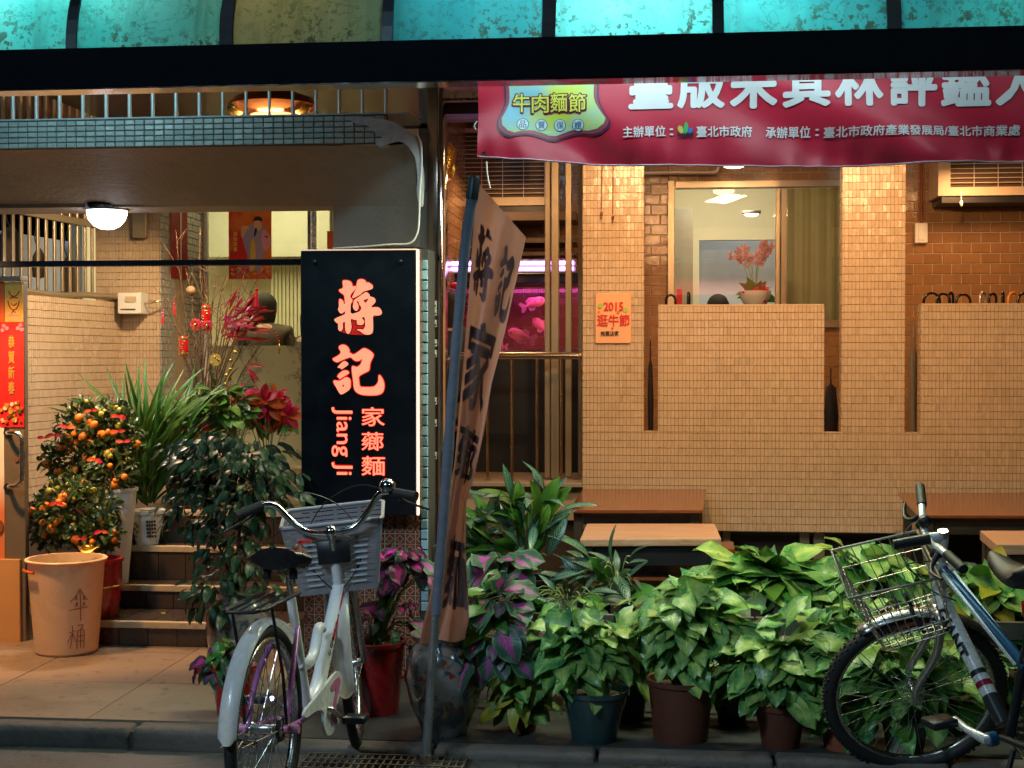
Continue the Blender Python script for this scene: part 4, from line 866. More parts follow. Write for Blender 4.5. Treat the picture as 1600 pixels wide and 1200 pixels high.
bm = NB(); a, b = P(206, 371, 9.2), P(228, 333, 9.2); box(bm, a.x, b.x, 9.2, 9.25, a.z, b.z + 0.1); bevel(bm, 0.006, 1); vp = solo('vent_cover', bm, M['alu'], 'small bronze metal vent cover on the pillar beside the white lamp', 'vent')

# ---------------------------------------------------------------- awning over the lane
AY = 5.0; bz0, bz1 = 2.488, 2.641
aw = thing('awning', 'curved translucent teal awning on a black beam along the top', 'awning', (0, AY, bz0))
ax0, ax1 = X(-60, AY), X(1660, AY)
bm = NB(); box(bm, ax0, ax1, AY, AY + 0.1, bz0 + 0.006, bz1); bevel(bm, 0.003, 1); part('beam', bm, pbr('matte_black_beam', (0.004, 0.005, 0.008), 0.7, 0, 0.2, 4, spec=0.08), aw)
bm = NB(); box(bm, ax0, ax1, AY - 0.002, AY + 0.1, bz0, bz0 + 0.005); part('underside_plate', bm, pbr('mirror_steel', (0.55, 0.52, 0.5), 0.12, 1, 0.2, 6, 0.1, 12), aw)
def mat_panel(nm='dirty_teal_polycarbonate', ca=(0.05, 0.40, 0.40), cb_=(0.20, 0.66, 0.63)):
    s = NT(nm); s.t.nodes.remove(s.b); g = s.geo()
    n1 = s.noise(g, 1.4, 3); spots = s.ramp(s.noise(g, 42, 4, 0.65), 0.52, 0.58)
    sep = s.n('ShaderNodeSeparateXYZ'); s.l(g, sep.inputs[0]); low = s.ramp(sep.outputs[2], 2.90, 2.66)
    ms = s.n('ShaderNodeMapping'); ms.inputs['Scale'].default_value = (22, 3, 1.6); s.l(g, ms.inputs[0]); stk = s.math('MULTIPLY', s.ramp(s.noise(ms.outputs[0], 1.0, 4, 0.6), 0.50, 0.80), 0.55)
    big = s.ramp(s.noise(g, 5, 4, 0.65), 0.34, 0.55)
    cr = s.ramp(s.math('ABSOLUTE', s.math('SUBTRACT', s.noise(g, 4, 4, 0.6, 0.4), 0.5)), 0.006, 0.0)
    f = s.math('MAXIMUM', s.math('MULTIPLY', s.math('MULTIPLY', spots, big), s.math('MULTIPLY_ADD', low, 0.9, 0.12)), s.math('MAXIMUM', s.math('MULTIPLY', cr, 0.6), stk))
    base = s.mix(s.ramp(n1, 0.35, 0.65), ca, cb_); c = s.mix(s.math('MULTIPLY', f, 0.95), base, (0.06, 0.085, 0.06))
    t = s.n('ShaderNodeBsdfTranslucent'); s.l(c, t.inputs[0]); d = s.n('ShaderNodeBsdfDiffuse'); s.l(c, d.inputs[0])
    m = s.n('ShaderNodeMixShader'); m.inputs[0].default_value = 0.3; s.l(t.outputs[0], m.inputs[1]); s.l(d.outputs[0], m.inputs[2]); s.l(m.outputs[0], s.out.inputs[0]); return s.m
PAN = mat_panel(); PAN_OLIVE = mat_panel('olive_polycarbonate', (0.14, 0.19, 0.11), (0.36, 0.37, 0.22)); PAN_BLUE = mat_panel('blue_green_polycarbonate', (0.03, 0.26, 0.29), (0.10, 0.46, 0.46))  # third panel has its own olive tint
ribs = [X(p, AY) for p in (-150, 110, 352, 604, 856, 1121, 1396, 1690)]; RAD = 0.42
def arc(t, r=RAD): return AY + 0.03 + r * (1 - math.cos(t)), bz1 + r * math.sin(t)
for x0, x1 in zip(ribs, ribs[1:]):
    bm = NB(); nx, nt = 8, 10; gverts = [[bm.verts.new((x0 + (x1 - x0) * i / nx, arc(math.pi / 2 * j / nt)[0] + 0.004 * math.sin(i * 1.9 + x0 * 7), arc(math.pi / 2 * j / nt)[1])) for j in range(nt + 1)] for i in range(nx + 1)]
    for i in range(nx):
        for j in range(nt): bm.faces.new((gverts[i][j], gverts[i + 1][j], gverts[i + 1][j + 1], gverts[i][j + 1]))
    part('awning_panel', bm, PAN_OLIVE if x0 == ribs[2] else PAN_BLUE if x0 in ribs[5:] or x0 == ribs[3] else PAN, aw, True)
for i, x in enumerate(ribs):
    bm = NB(); w = 0.020 if i % 2 else 0.024
    for off in (-w, w * 0.999):
        pass
    R0, R1 = RAD - 0.01, RAD + 0.012; vs = []
    for j in range(13):
        t_ = math.pi / 2 * j / 12; a = (AY + 0.03 + RAD - R1 * math.cos(t_), bz1 + R1 * math.sin(t_)); b = (AY + 0.03 + RAD - R0 * math.cos(t_), bz1 + R0 * math.sin(t_)); jit = U(-0.002, 0.002) if i % 2 == 0 else 0
        vs.append([bm.verts.new((x - w + jit, *a)), bm.verts.new((x + w + jit, *a)), bm.verts.new((x + w + jit, *b)), bm.verts.new((x - w + jit, *b))])
    for a, b in zip(vs, vs[1:]):
        for k in range(4): bm.faces.new((a[k], a[(k + 1) % 4], b[(k + 1) % 4], b[k]))
    part('rib', bm, M['black'] if i % 2 else pbr('cracked_sealant', (0.05, 0.045, 0.05), 0.8, 0, 0.4, 20, 0.9, 60, bdist=0.006), aw)
bm = NB(); box(bm, ax0 - 1, ax1 + 1, AY + 0.45, 9.14, bz1 + RAD - 0.02, bz1 + RAD + 0.03); part('flat_roof', bm, M['wooddark'], aw)
bm = NB(); box(bm, ax0 - 1, ax1 + 1, AY + 0.47, AY + 0.5, bz1 + 0.05, bz1 + RAD - 0.03); part('inner_fascia', bm, M['white'], aw)
for px in (20, 210, 740, 960, 1180, 1560):
    p = P(px, 30, AWY + 0.45); bm = NB(); tube(bm, [(p.x - 0.28, AY + 0.43, p.z + 0.18), (p.x + 0.28, AY + 0.43, p.z + 0.18)], 0.014, 8)
    part('fluorescent_tube', bm, emis('cool_tube', (0.6, 1, 0.95), 6), aw, True)

# ---------------------------------------------------------------- banner
BNY = 5.6
bn = thing('cloth_banner', 'wide crimson cloth banner with white Chinese lettering under the black beam', 'banner', P(1200, 255, BNY))
zt_b = 2.62
xb0, xb1 = X(747, BNY), X(1680, BNY)
knots = [(747, 247), (800, 250), (900, 255), (1000, 259), (1100, 261.5), (1200, 262.5), (1300, 260.5), (1450, 256.5), (1600, 251.5), (1680, 249)]
def zbot(x):
    px = 800 + (x - 0) and None
    for (p0, y0), (p1, y1) in zip(knots, knots[1:]):
        a, b = P(p0, y0, BNY), P(p1, y1, BNY)
        if x <= b.x or p1 == 1680: t = (x - a.x) / (b.x - a.x); return a.z + (b.z - a.z) * t
def bwarp(p):
    x, z = p.x, p.z; u = x - xb0; v = (zt_b - z)
    w = 0.034 * math.sin(7.5 * u - 10 * v + 1.2) * min(1, v * 3) + 0.018 * math.sin(14 * u - 19 * v + 1.5 * math.sin(2.3 * u)) * min(1, v * 2.2) + 0.010 * math.sin(3.1 * u + 1)
    low = max(0, 1 - (z - zbot(x)) / 0.12); w += 0.007 * low * math.sin(46 * u + 2 * math.sin(9 * u)); 
    w += 0.012 * max(0, 1 - u / 0.12) * math.sin(26 * z)
    return Vector((x, BNY + w, z))
bm = NB(); nx, nz = 300, 34; gv = []
for i in range(nx + 1):
    x = xb0 + (xb1 - xb0) * i / nx; zb_ = zbot(x); gv.append([bm.verts.new(bwarp(Vector((x, BNY, zb_ + (zt_b - zb_) * j / nz)))) for j in range(nz + 1)])
for i in range(nx):
    for j in range(nz): bm.faces.new((gv[i][j], gv[i + 1][j], gv[i + 1][j + 1], gv[i][j + 1]))
def cloth_print(name, col, rough=0.42):
    s = NT(name); n = s.noise(s.geo(), 9, 3); s.l(s.mix(n, tuple(v * 0.85 for v in col), col), s.b.inputs['Base Color']); s.b.inputs['Roughness'].default_value = rough
    s.b.inputs['Sheen Weight'].default_value = 0.3; s.bump(s.noise(s.geo(), 600, 2), 0.15, 0.0006); return s.m
part('cloth', bm, cloth_print('crimson_satin_cloth', (0.62, 0.014, 0.05)), bn, True)
bm = NB(); hem = [bwarp(Vector((xb0 + (xb1 - xb0) * i / 200, BNY, zbot(xb0 + (xb1 - xb0) * i / 200) + 0.004))) + Vector((0, -0.002, 0)) for i in range(201)]; tube(bm, hem, 0.0035, 5); part('hem', bm, cloth_print('pale_hem', (0.75, 0.5, 0.62)), bn, True)
BW = cloth_print('white_print', (0.86, 0.87, 0.88)); pr_ = dict(warp=bwarp, step=0.013, proud=0.006)
bm = NB(); c = bwarp(P(757, 240, BNY)); ring(bm, c + Vector((0, -0.004, 0)), (0, 1, 0), 0.007, 0.0025, 16, 6); part('eyelet', bm, M['steel'], bn, True)
big = [('臺', 982, 1052), ('版', 1058, 1133), ('米', 1140, 1215), ('其', 1222, 1297), ('林', 1303, 1380), ('評', 1388, 1465), ('鑑', 1470, 1550), ('人', 1556, 1632)]
for ch, p0, p1 in big:
    yb = 172 - (p0 - 982) * 0.012; text_on('character', ch, p0, yb - 70, p1, yb, BNY, BW, bn, 0.035, **pr_)
def run(body, p0, p1, y0, y1, off=0.018, mt=None, nm='lettering'):
    text_on(nm, body, p0, y0, p1, y1, BNY, mt or BW, bn, off, **pr_)
run('主辦單位', 973, 1040, 197.5, 216); run('：', 1046, 1052, 202, 213)
run('臺北市政府', 1088, 1175, 197, 216.5); run('承辦單位', 1196, 1267, 196.5, 216); run('：', 1274, 1280, 201, 212)
run('臺北市政府產業發展局/臺北市商業處', 1287, 1596, 193.5, 215.5)
def blob(pts, mt, proud, nm, n=2, pr=None):
    cx = sum(x for x, y in pts) / len(pts); cy = sum(y for x, y in pts) / len(pts); k = 1 / PXM(cx, BNY)
    me = poly_mesh([chaikin([((x - cx) * k, (y - cy) * k) for x, y in pts], n)]); slice_mesh(me, 0.013)
    c = P(cx, cy, BNY)
    for v in me.vertices: v.co = bwarp(Vector((c.x + v.co.x, BNY, c.z + v.co.y))) + Vector((0, -proud, 0))
    me.materials.append(mt); return put(nm, me, bn)
for pts, col in (([(1061, 197), (1067, 200), (1068, 212), (1062, 209), (1058, 202)], (0.7, 0.6, 0.1)), ([(1072, 190), (1076, 198), (1074, 211), (1068, 211), (1068, 198)], (0.05, 0.5, 0.15)), ([(1076, 200), (1083, 203), (1081, 209), (1075, 211)], (0.03, 0.2, 0.7))): blob(pts, cloth_print('logo_ink', col), 0.006, 'logo_leaf')
run('TAIPEI', 1057, 1083, 209, 217, 0.03, cloth_print('navy_ink', (0.01, 0.01, 0.05)))
# badge
outl = [(786, 120), (788, 150), (786, 166), (772, 195), (790, 216), (812, 210), (835, 211), (862, 222), (885, 214), (905, 209), (935, 214), (957, 197), (945, 178), (936, 160), (935, 140), (938, 120)]
def inset(pts, k): cx, cy = 863, 150; return [(cx + (x - cx) * (1 - k / max(30, abs(x - cx)) if abs(x - cx) > 30 else 1 - k / 60), cy + (y - cy) * (1 - k / 60)) for x, y in pts]
blob(outl, cloth_print('dark_badge_rim', (0.10, 0.02, 0.07)), 0.0045, 'badge_rim', 1)
blob(inset(outl, 3), cloth_print('red_badge_line', (0.35, 0.06, 0.10)), 0.006, 'badge_line', 1)
s = NT('lime_badge_print'); n = s.ramp(s.noise(s.geo(), 5, 2), 0.35, 0.62); s.l(s.mix(n, (0.25, 0.6, 0.75), (0.62, 0.72, 0.06)), s.b.inputs['Base Color']); s.b.inputs['Roughness'].default_value = 0.5
blob(inset(outl, 8), s.m, 0.0075, 'badge_field', 1)
DK = cloth_print('maroon_ink', (0.16, 0.01, 0.06)); YL = cloth_print('yellow_ink', (0.85, 0.85, 0.10)); NV = cloth_print('navy_ring', (0.03, 0.12, 0.28)); SK = cloth_print('pale_disc', (0.65, 0.85, 0.9))
for i, ch in enumerate('牛肉麵節'):
    x0 = 801 + i * 29.2; r = (x0, 145.5 + (i % 2), x0 + 27, 174.5 + (i % 2))
    text_on('character_outline', ch, r[0] - 2.5, r[1] - 2, r[2] + 2.5, r[3] + 3.5, BNY, DK, bn, 0.055, warp=bwarp, step=0.013, proud=0.009)
    text_on('character', ch, *r, BNY, YL, bn, 0.012, warp=bwarp, step=0.013, proud=0.011)
for i, ch in enumerate('品質保證'):
    cx = 816.5 + i * 28.8; cy = 193.5 + i * 0.4
    circ = lambda r: [(cx + r * math.cos(a * math.pi / 8), cy + r * math.sin(a * math.pi / 8)) for a in range(16)]
    blob(circ(9.6), NV, 0.009, 'disc_rim', 1); blob(circ(8.6), SK, 0.0105, 'disc', 1)
    text_on('character', ch, cx - 5.5, cy - 5.8, cx + 5.5, cy + 5.8, BNY, NV, bn, 0.0, warp=bwarp, step=0.013, proud=0.012)
bm = NB(); tube(bm, smooth_pts([P(760, 252, BNY), P(761, 268, BNY), P(763, 282, BNY), P(766, 294, BNY)], 5), 0.003, 5); tube(bm, smooth_pts([P(744, 203, BNY), P(741, 196, BNY), P(746, 189, BNY)], 4), 0.003, 5)
solo('banner_string', bm, M['white'], 'loose white tie string hanging from the lower left corner of the crimson banner', 'string', True)

# ---------------------------------------------------------------- plaque on first pillar, pull cords
pq = thing('wall_plaque', 'small peach plaque with red festival lettering on the first tiled pillar', 'plaque', P(958, 537, 9.12))
a, b = P(930, 536.5, 9.13), P(986, 458, 9.13); bm = NB(); box(bm, a.x, b.x, 9.132, 9.146, a.z, b.z); bevel(bm, 0.003, 1); part('board', bm, pbr('peach_board', (0.80, 0.42, 0.22), 0.4, 0, 0.03), pq)
TY = 9.13; RI = pbr('red_ink', (0.62, 0.015, 0.01), 0.5); RK = pbr('black_ink', (0.03, 0.02, 0.02), 0.6)
text_on('lettering', '2015', 943, 472, 974, 486, TY, RI, pq, 0.03); text_on('lettering', '逛牛節', 933, 491, 984, 510, TY, RI, pq, 0.018); text_on('lettering', '推薦店家', 938.5, 517, 967, 525, TY, RK, pq, 0.02)
for x, y, r, cl in ((938, 478, 4, (0.35, 0.5, 0.08)), (977, 484, 4, (0.35, 0.5, 0.08)), (966, 488, 2.5, (0.7, 0.15, 0.03)), (936, 487, 2, (0.7, 0.2, 0.03)), (957, 513, 1.6, (0.6, 0.02, 0.01))):
    c = P(x, y, TY); bm = NB(); tube(bm, [c + Vector((0, -0.004, 0)), c + Vector((0, -0.002, 0))], r / 240, 10); part('ornament', bm, pbr('ornament_ink', cl, 0.5), pq)
for px, y1, lab in ((940, 334, 'left'), (957.5, 340, 'right')):
    t = thing('lamp_pull_cord', f'{lab} of the two thin pull cords hanging on the first tiled pillar', 'pull cord', P(px, y1, 9.1))
    bm = NB(); tube(bm, [P(px, y1 - 6, 9.1), P(px + 1, 255, 9.1), P(px, 200, 9.1)], 0.0022, 5); part('cord', bm, M['terracotta'], t)
    bm = NB(); ball(bm, P(px, y1, 9.1), 0.011, 8, 6, (0.9, 0.9, 1.5)); part('bead', bm, M['terracotta'], t, True)

# ---------------------------------------------------------------- glass door on the far left
dr = thing('glass_door', 'open glass door covered with red and orange posters and fitted with a steel handle', 'door', P(15, 1005, 6.75))
DY = 6.75
def dbox(px0, px1, py0, py1, y0, y1, mat, nm, par=dr, bev=0.003):
    a, b = P(px0, py1, DY), P(px1, py0, DY); bm = NB(); box(bm, a.x, b.x, y0, y1, a.z, b.z)
    if bev: bevel(bm, bev, 1)
    return part(nm, bm, M[mat] if isinstance(mat, str) else mat, par)
dbox(-120, 37, 432, 440, DY - 0.03, DY + 0.05, 'alu', 'top_rail')
dbox(8, 37, 441, 1006, DY, DY + 0.045, pbr('olive_bronze_stile', (0.26, 0.20, 0.13), 0.4, 0.5, 0.1, 8), 'stile')
dbox(-120, 7.5, 441, 872, DY + 0.01, DY + 0.03, pbr('milky_door_glass', (0.55, 0.45, 0.32), 0.2), 'pane')
dbox(-120, 34, 873, 1018, DY - 0.025, DY - 0.001, pbr('kick_panel_painted_reflection', (0.62, 0.30, 0.10), 0.35), 'kick_panel')  # orange reflection on the metal door base is put into the panel colour
ps = dbox(-60, 7, 440, 503, DY - 0.006, DY - 0.002, pbr('orange_poster', (0.75, 0.12, 0.03), 0.4), 'poster', bev=0)
ps = dbox(8.5, 36.5, 442, 503, DY - 0.007, DY - 0.002, pbr('yellow_poster', (0.85, 0.42, 0.08), 0.4), 'poster', bev=0)
INK = pbr('brown_ink', (0.30, 0.07, 0.01), 0.6); PKI = pbr('pale_pink_ink', (0.85, 0.55, 0.35), 0.6); GLD = pbr('dull_gold_ink', (0.55, 0.30, 0.06), 0.4, 0.3)
dy_ = DY - 0.003
def stroke(pts, w, mt, nm, par, Y=dy_, pr=0.006, k=3):
    a = [P(x, y, Y) + Vector((0, -pr, 0)) for x, y in pts]; bm = NB(); tube(bm, smooth_pts(a, k), w / PXM(pts[0][0], Y) / 2, 5); return part(nm, bm, mt, par)
for pts in ([(14, 455), (19, 462), (26, 462), (31, 455)], [(13, 470), (16, 480), (22, 484), (28, 480), (31, 470)], [(16, 466), (22, 464), (29, 466)], [(18, 474), (22, 477), (27, 474)], [(19, 489), (22, 485), (25, 489)]): stroke(pts, 1.6, INK, 'cartoon_line', ps)
text_on('lettering', '臺北牛肉麵', 12, 488, 31, 493, dy_, PKI, ps, 0.03, proud=0.006); text_on('lettering', '十大名店', 14, 495, 30, 501, dy_, PKI, ps, 0.03, proud=0.006)
pr2 = dbox(0, 37.3, 503.5, 667, DY - 0.009, DY - 0.003, 'red', 'new_year_poster', bev=0); dy2 = DY - 0.005
for i, ch in enumerate('恭賀新春'): text_on('lettering', ch, 14, 524 + i * 24, 24, 544 + i * 24, dy2, GLD, pr2, 0.03, proud=0.008)
for i in range(34):
    x, y = U(3, 35), U(628, 660); c = P(x, y, dy2); bm = NB(); tube(bm, [c + Vector((0, -0.010 - i * 0.0002, 0)), c + Vector((0, -0.005, 0))], U(1.5, 4) / PXM(20, DY), 8)
    part('blossom_print', bm, random.choice((GLD, PKI, M['gold'], pbr('orange_ink', (0.8, 0.25, 0.03), 0.5), INK)), pr2)
for x, y in ((7, 509), (12, 513), (33, 508), (29, 513), (5, 516), (35, 515)):
    c = P(x, y, dy2); bm = NB(); tube(bm, [c + Vector((0, -0.009 - x * 1e-5, 0)), c + Vector((0, -0.005, 0))], 3.2 / PXM(20, DY), 8); part('blossom_print', bm, pbr('pink_ink', (0.8, 0.2, 0.25), 0.5), pr2)
s = NT('menu_poster'); sep = s.n('ShaderNodeSeparateXYZ'); s.l(s.geo(), sep.inputs[0]); f = s.ramp(sep.outputs[2], Z(5, 740, DY), Z(5, 800, DY)); s.l(s.mix(f, (0.80, 0.72, 0.60), (0.72, 0.20, 0.06)), s.b.inputs['Base Color'])
p3 = dbox(-60, 7, 668, 876, DY - 0.006, DY - 0.002, s.m, 'poster', bev=0)
c = P(-4, 822, DY); bm = NB(); tube(bm, [c + Vector((0, -0.016, 0)), c + Vector((0, -0.006, 0))], 12 / PXM(0, DY), 20); part('noodle_bowl_print', bm, pbr('dark_broth_ink', (0.25, 0.08, 0.03), 0.4, 0, 0.5, 60), p3)
bm = NB(); tube(bm, smooth_pts([P(12, 676, DY), P(13, 676, DY - 0.06), P(24, 676, DY - 0.08), P(32, 682, DY - 0.08), P(34, 692, DY - 0.08), P(34, 745, DY - 0.08), P(32, 754, DY - 0.08), P(24, 760, DY - 0.08), P(15, 760, DY - 0.06), P(14, 761, DY)], 5), 0.011, 10)
hd = part('handle', bm, M['steel'], dr, True)
for y in (676, 761):
    c = P(13, y, DY); bm = NB(); tube(bm, [c, c + Vector((0, -0.012, 0))], 0.02, 14); part('rosette', bm, M['steel'], hd, True)
c = P(27, 718, DY); bm = NB(); tube(bm, [c, c + Vector((0, -0.008, 0))], 0.011, 12); part('lock', bm, M['terracotta'], dr, True)
# deity poster inside the partition (a plain robed figure)
po = thing('deity_poster', 'red and orange New Year poster of a robed bearded figure on the glass partition', 'poster', P(391, 437, GY))
POY = GY - 0.012
def pflat(pts, mt, nm, proud, par=po, n=1, Y=POY):
    cx = sum(x for x, y in pts) / len(pts); cy = sum(y for x, y in pts) / len(pts); k = 1 / PXM(cx, Y)
    me = poly_mesh([chaikin([((x - cx) * k, (y - cy) * k) for x, y in pts], n)]); c = P(cx, cy, Y)
    for v in me.vertices: v.co = Vector((c.x + v.co.x, Y - proud, c.z + v.co.y))
    me.materials.append(mt); return put(nm, me, par)
a, b = P(357.5, 436.5, POY), P(424, 322, POY); bm = NB(); box(bm, a.x, b.x, POY, POY + 0.004, a.z, b.z)
s = NT('red_orange_poster'); f = s.ramp(s.noise(s.geo(), 4, 3), 0.42, 0.58); s.l(s.mix(f, (0.75, 0.02, 0.01), (0.85, 0.22, 0.02)), s.b.inputs['Base Color']); part('sheet', bm, s.m, po)
ic = lambda nm, c: pbr(nm, c, 0.6, 0, 0.15, 60)
RB, SKN, BLK, GRN, PNK, YLW = ic('lilac_print', (0.42, 0.34, 0.55)), ic('skin_print', (0.8, 0.5, 0.3)), ic('black_print', (0.03, 0.02, 0.02)), ic('tan_print', (0.6, 0.35, 0.15)), ic('pink_print', (0.8, 0.35, 0.4)), ic('yellow_print', (0.9, 0.6, 0.08))
pflat([(383, 358), (392, 350), (402, 347), (412, 352), (420, 366), (417, 380), (412, 400), (408, 412), (412, 424), (384, 424), (388, 404), (380, 380), (377, 366)], RB, 'robe', 0.003)
pflat([(410, 356), (422, 366), (424, 384), (412, 396), (408, 376)], PNK, 'sleeve', 0.004); pflat([(393, 375), (398, 372), (400, 400), (398, 424), (390, 424), (391, 400)], YLW, 'sash', 0.005)
pflat([(379, 352), (388, 354), (384, 364), (378, 374), (376, 362)], SKN, 'sleeve', 0.004); pflat([(397, 345), (409, 345), (410, 356), (403, 362), (397, 356)], SKN, 'face', 0.005)
pflat([(395, 346), (398, 339), (404, 338), (410, 340), (411, 347), (403, 344)], BLK, 'cap', 0.006); pflat([(399, 355), (403, 358), (400, 368), (396, 371)], BLK, 'beard', 0.006)
pflat([(379, 357), (385, 352), (391, 355), (388, 359)], YLW, 'ingot', 0.006); pflat([(412, 368), (420, 369), (418, 373)], ic('violet_print', (0.15, 0.1, 0.4)), 'cuff', 0.006)
for i in range(40):
    x, y = U(361, 422), U(416, 433) + (4 if R_() < .3 else 0); y = min(y, 434); pflat([(x - 2, y - 1.6), (x + 2, y - 2), (x + 2.2, y + 1.6), (x - 1.8, y + 2)], random.choice((YLW, PNK, M['red'], GRN, RB)), 'flower_print', 0.007 + i * 0.0001)
for i, ch in enumerate('招財進寶'): text_on('lettering', ch, 365, 362 + i * 8, 371, 369 + i * 8, POY, YLW, po, 0.03, proud=0.005)
# little red box decoration on the inner frame
bm = NB(); a, b = P(511, 389, 10.2), P(520.5, 361, 10.2); box(bm, a.x, b.x, 10.2, 10.22, a.z, b.z); solo('red_charm', bm, ic('orange_red_charm', (0.7, 0.12, 0.02)), 'small red and gold charm card above the top edge of the black sign', 'charm')
bm = NB(); a, b = P(725 - 14, 392, 10.9), P(725 + 1, 379, 10.9); box(bm, a.x, b.x, 10.9, 10.93, a.z, b.z); bevel(bm, 0.004, 1); solo('orange_tin', bm, ic('orange_tin_paint', (0.7, 0.22, 0.04)), 'small square orange notice on the brown tiles left of the flag', 'notice')
# ================================================================ FURNITURE ON THE RIGHT
def slab(bm, c4, z0, z1):
    lo = [bm.verts.new((p.x, p.y, z0)) for p in c4]; hi = [bm.verts.new((p.x, p.y, z1)) for p in c4]
    bm.faces.new(lo[::-1]); bm.faces.new(hi)
    for k in range(4): bm.faces.new((lo[k], lo[(k + 1) % 4], hi[(k + 1) % 4], hi[k]))
def lerp(a, b, t): return a + (b - a) * t
def table(name, label, cat, px4, z, th, mat, legmat, inset, apron, zfloor=0.08, yl=9.11):
    c4 = [PZ(x, y, z) for x, y in px4]            # back left, back right, front right, front left
    for p in c4[:2]: p.y = min(p.y, yl)
    cen = sum(c4, Vector()) / 4; t = thing(name, label, cat, (cen.x, cen.y, zfloor))
    bm = NB(); slab(bm, c4, z - th, z); bevel(bm, 0.006, 2); part('table_top' if cat == 'table' else 'seat', bm, mat, t)
    i4 = [lerp(p, cen, inset) for p in c4]
    for p in i4:
        bm = NB(); box(bm, p.x - 0.025, p.x + 0.025, p.y - 0.025, p.y + 0.025, zfloor, z - th - 0.001); bevel(bm, 0.004, 1); part('leg', bm, legmat, t)
    if apron:
        for a, b in ((0, 1), (1, 2), (2, 3), (3, 0)):
            p, q_ = i4[a], i4[b]; d = (q_ - p); d.z = 0; n = Vector((d.y, -d.x, 0)).normalized() * 0.02; d.normalize()
            L = (q_ - p).length - 0.056; bm = NB(); obox(bm, Vector((p.x, p.y, z - th - apron)) + d * 0.028 - n / 2, d * L, n, (0, 0, apron - 0.002)); part('apron', bm, legmat, t)
    return t
table('low_table', 'red brown lacquered low table against the parapet near the aquarium', 'table', [(911, 764), (1104, 764), (1098, 797), (888, 797)], 0.664, 0.018, M['wood'], M['wooddark'], 0.13, 0.07)
table('bench', 'pale worn wooden bench in front of the lacquered low table near the aquarium', 'bench', [(917, 818), (1117, 818), (1127, 842), (906, 843)], 0.60, 0.035, M['woodpale'], M['black'], 0.1, 0.1)
table('low_table', 'red brown lacquered low table behind the handlebar of the silver bicycle', 'table', [(1403, 770), (1720, 768), (1760, 806), (1437, 805)], 0.664, 0.018, M['wood'], M['wooddark'], 0.09, 0.09)
table('bench', 'pale brown bench at the right edge behind the saddle of the silver bicycle', 'bench', [(1531, 829), (1760, 829), (1800, 851), (1558, 851)], 0.60, 0.05, M['woodpale'], M['wooddark'], 0.1, 0.1)
table('stool', 'small red brown stool, the rear one of the two beneath the pale bench', 'stool', [(1076, 846), (1146, 846), (1148, 858), (1073, 858)], 0.40, 0.02, M['wood'], M['wooddark'], 0.15, 0)
table('stool', 'small red brown stool, the front one of the two beneath the pale bench', 'stool', [(1078, 861), (1152, 861), (1155, 875), (1075, 875)], 0.33, 0.03, M['wood'], M['wooddark'], 0.15, 0)
table('plank_bench', 'long low wooden plank standing behind the green potted plants', 'bench', [(985, 901), (1470, 902), (1480, 909), (980, 908)], 0.30, 0.03, M['woodpale'], M['wooddark'], 0.06, 0)
# slatted rack behind the pots
rk = thing('low_slat_fence', 'low dark wooden slat fence behind the row of plant pots', 'fence', (X(1050, 5.85), 5.85, 0.08))
for k, z in enumerate((0.12, 0.24, 0.36)):
    for a, b in ((745, 960), (962, 1180), (1182, 1420), (1422, 1640)):
        bm = NB(); box(bm, X(a, 5.85), X(b, 5.85), 5.85, 5.87, z, z + 0.075); bevel(bm, 0.003, 1); part('board', bm, wood('weathered_board', (0.07, 0.055, 0.04), (0.16, 0.13, 0.095), 0.7) if 'wb' not in M else M['wb'], rk)
        M['wb'] = bpy.data.materials['weathered_board']
for px in (742, 962, 1182, 1422, 1640):
    x = X(px, 5.88); bm = NB(); box(bm, x - 0.02, x + 0.02, 5.872, 5.91, 0.08, 0.47); part('post', bm, M['wooddark'], rk)
# long planter box
pbx = thing('planter_box', 'weathered wooden planter box on the rack holding large arrowhead leaves', 'planter', (X(1220, 6.3), 6.3, 0.34))
x0, x1 = X(1140, 6.25), X(1292, 6.25); y0, y1 = 6.25, 6.55; z0, z1 = 0.36, 0.455
for a, b, c, d, nm in ((x0, x1, y0, y0 + 0.015, 'front_board'), (x0, x1, y1 - 0.015, y1, 'back_board'), (x0, x0 + 0.015, y0 + 0.016, y1 - 0.016, 'end_board'), (x1 - 0.015, x1, y0 + 0.016, y1 - 0.016, 'end_board')):
    bm = NB(); box(bm, a, b, c, d, z0, z1); part(nm, bm, M['wb'], pbx)
bm = NB(); box(bm, x0 + 0.016, x1 - 0.016, y0 + 0.016, y1 - 0.016, z0, z1 - 0.035); part('soil', bm, M['soil'], pbx)
bm = NB(); box(bm, x1 + 0.004, x1 + 0.07, y0, y1, z0, z1 + 0.01); bevel(bm, 0.004, 1); solo('wood_block', bm, M['woodpale'], 'short wooden block at the right end of the planter box', 'block')
rk2 = thing('plant_rack', 'dark low rack carrying the planter box behind the front pots', 'rack', (X(1220, 6.3), 6.4, 0.08))
bm = NB(); box(bm, X(700, 6.3), X(1640, 6.3), 6.2, 6.62, 0.335, 0.357); part('shelf_board', bm, M['wooddark'], rk2)
for px in (720, 950, 1180, 1400, 1620):
    for y in (6.22, 6.58):
        x = X(px, 6.3); bm = NB(); box(bm, x - 0.02, x + 0.02, y, y + 0.03, 0.08, 0.334); part('leg', bm, M['wooddark'], rk2)
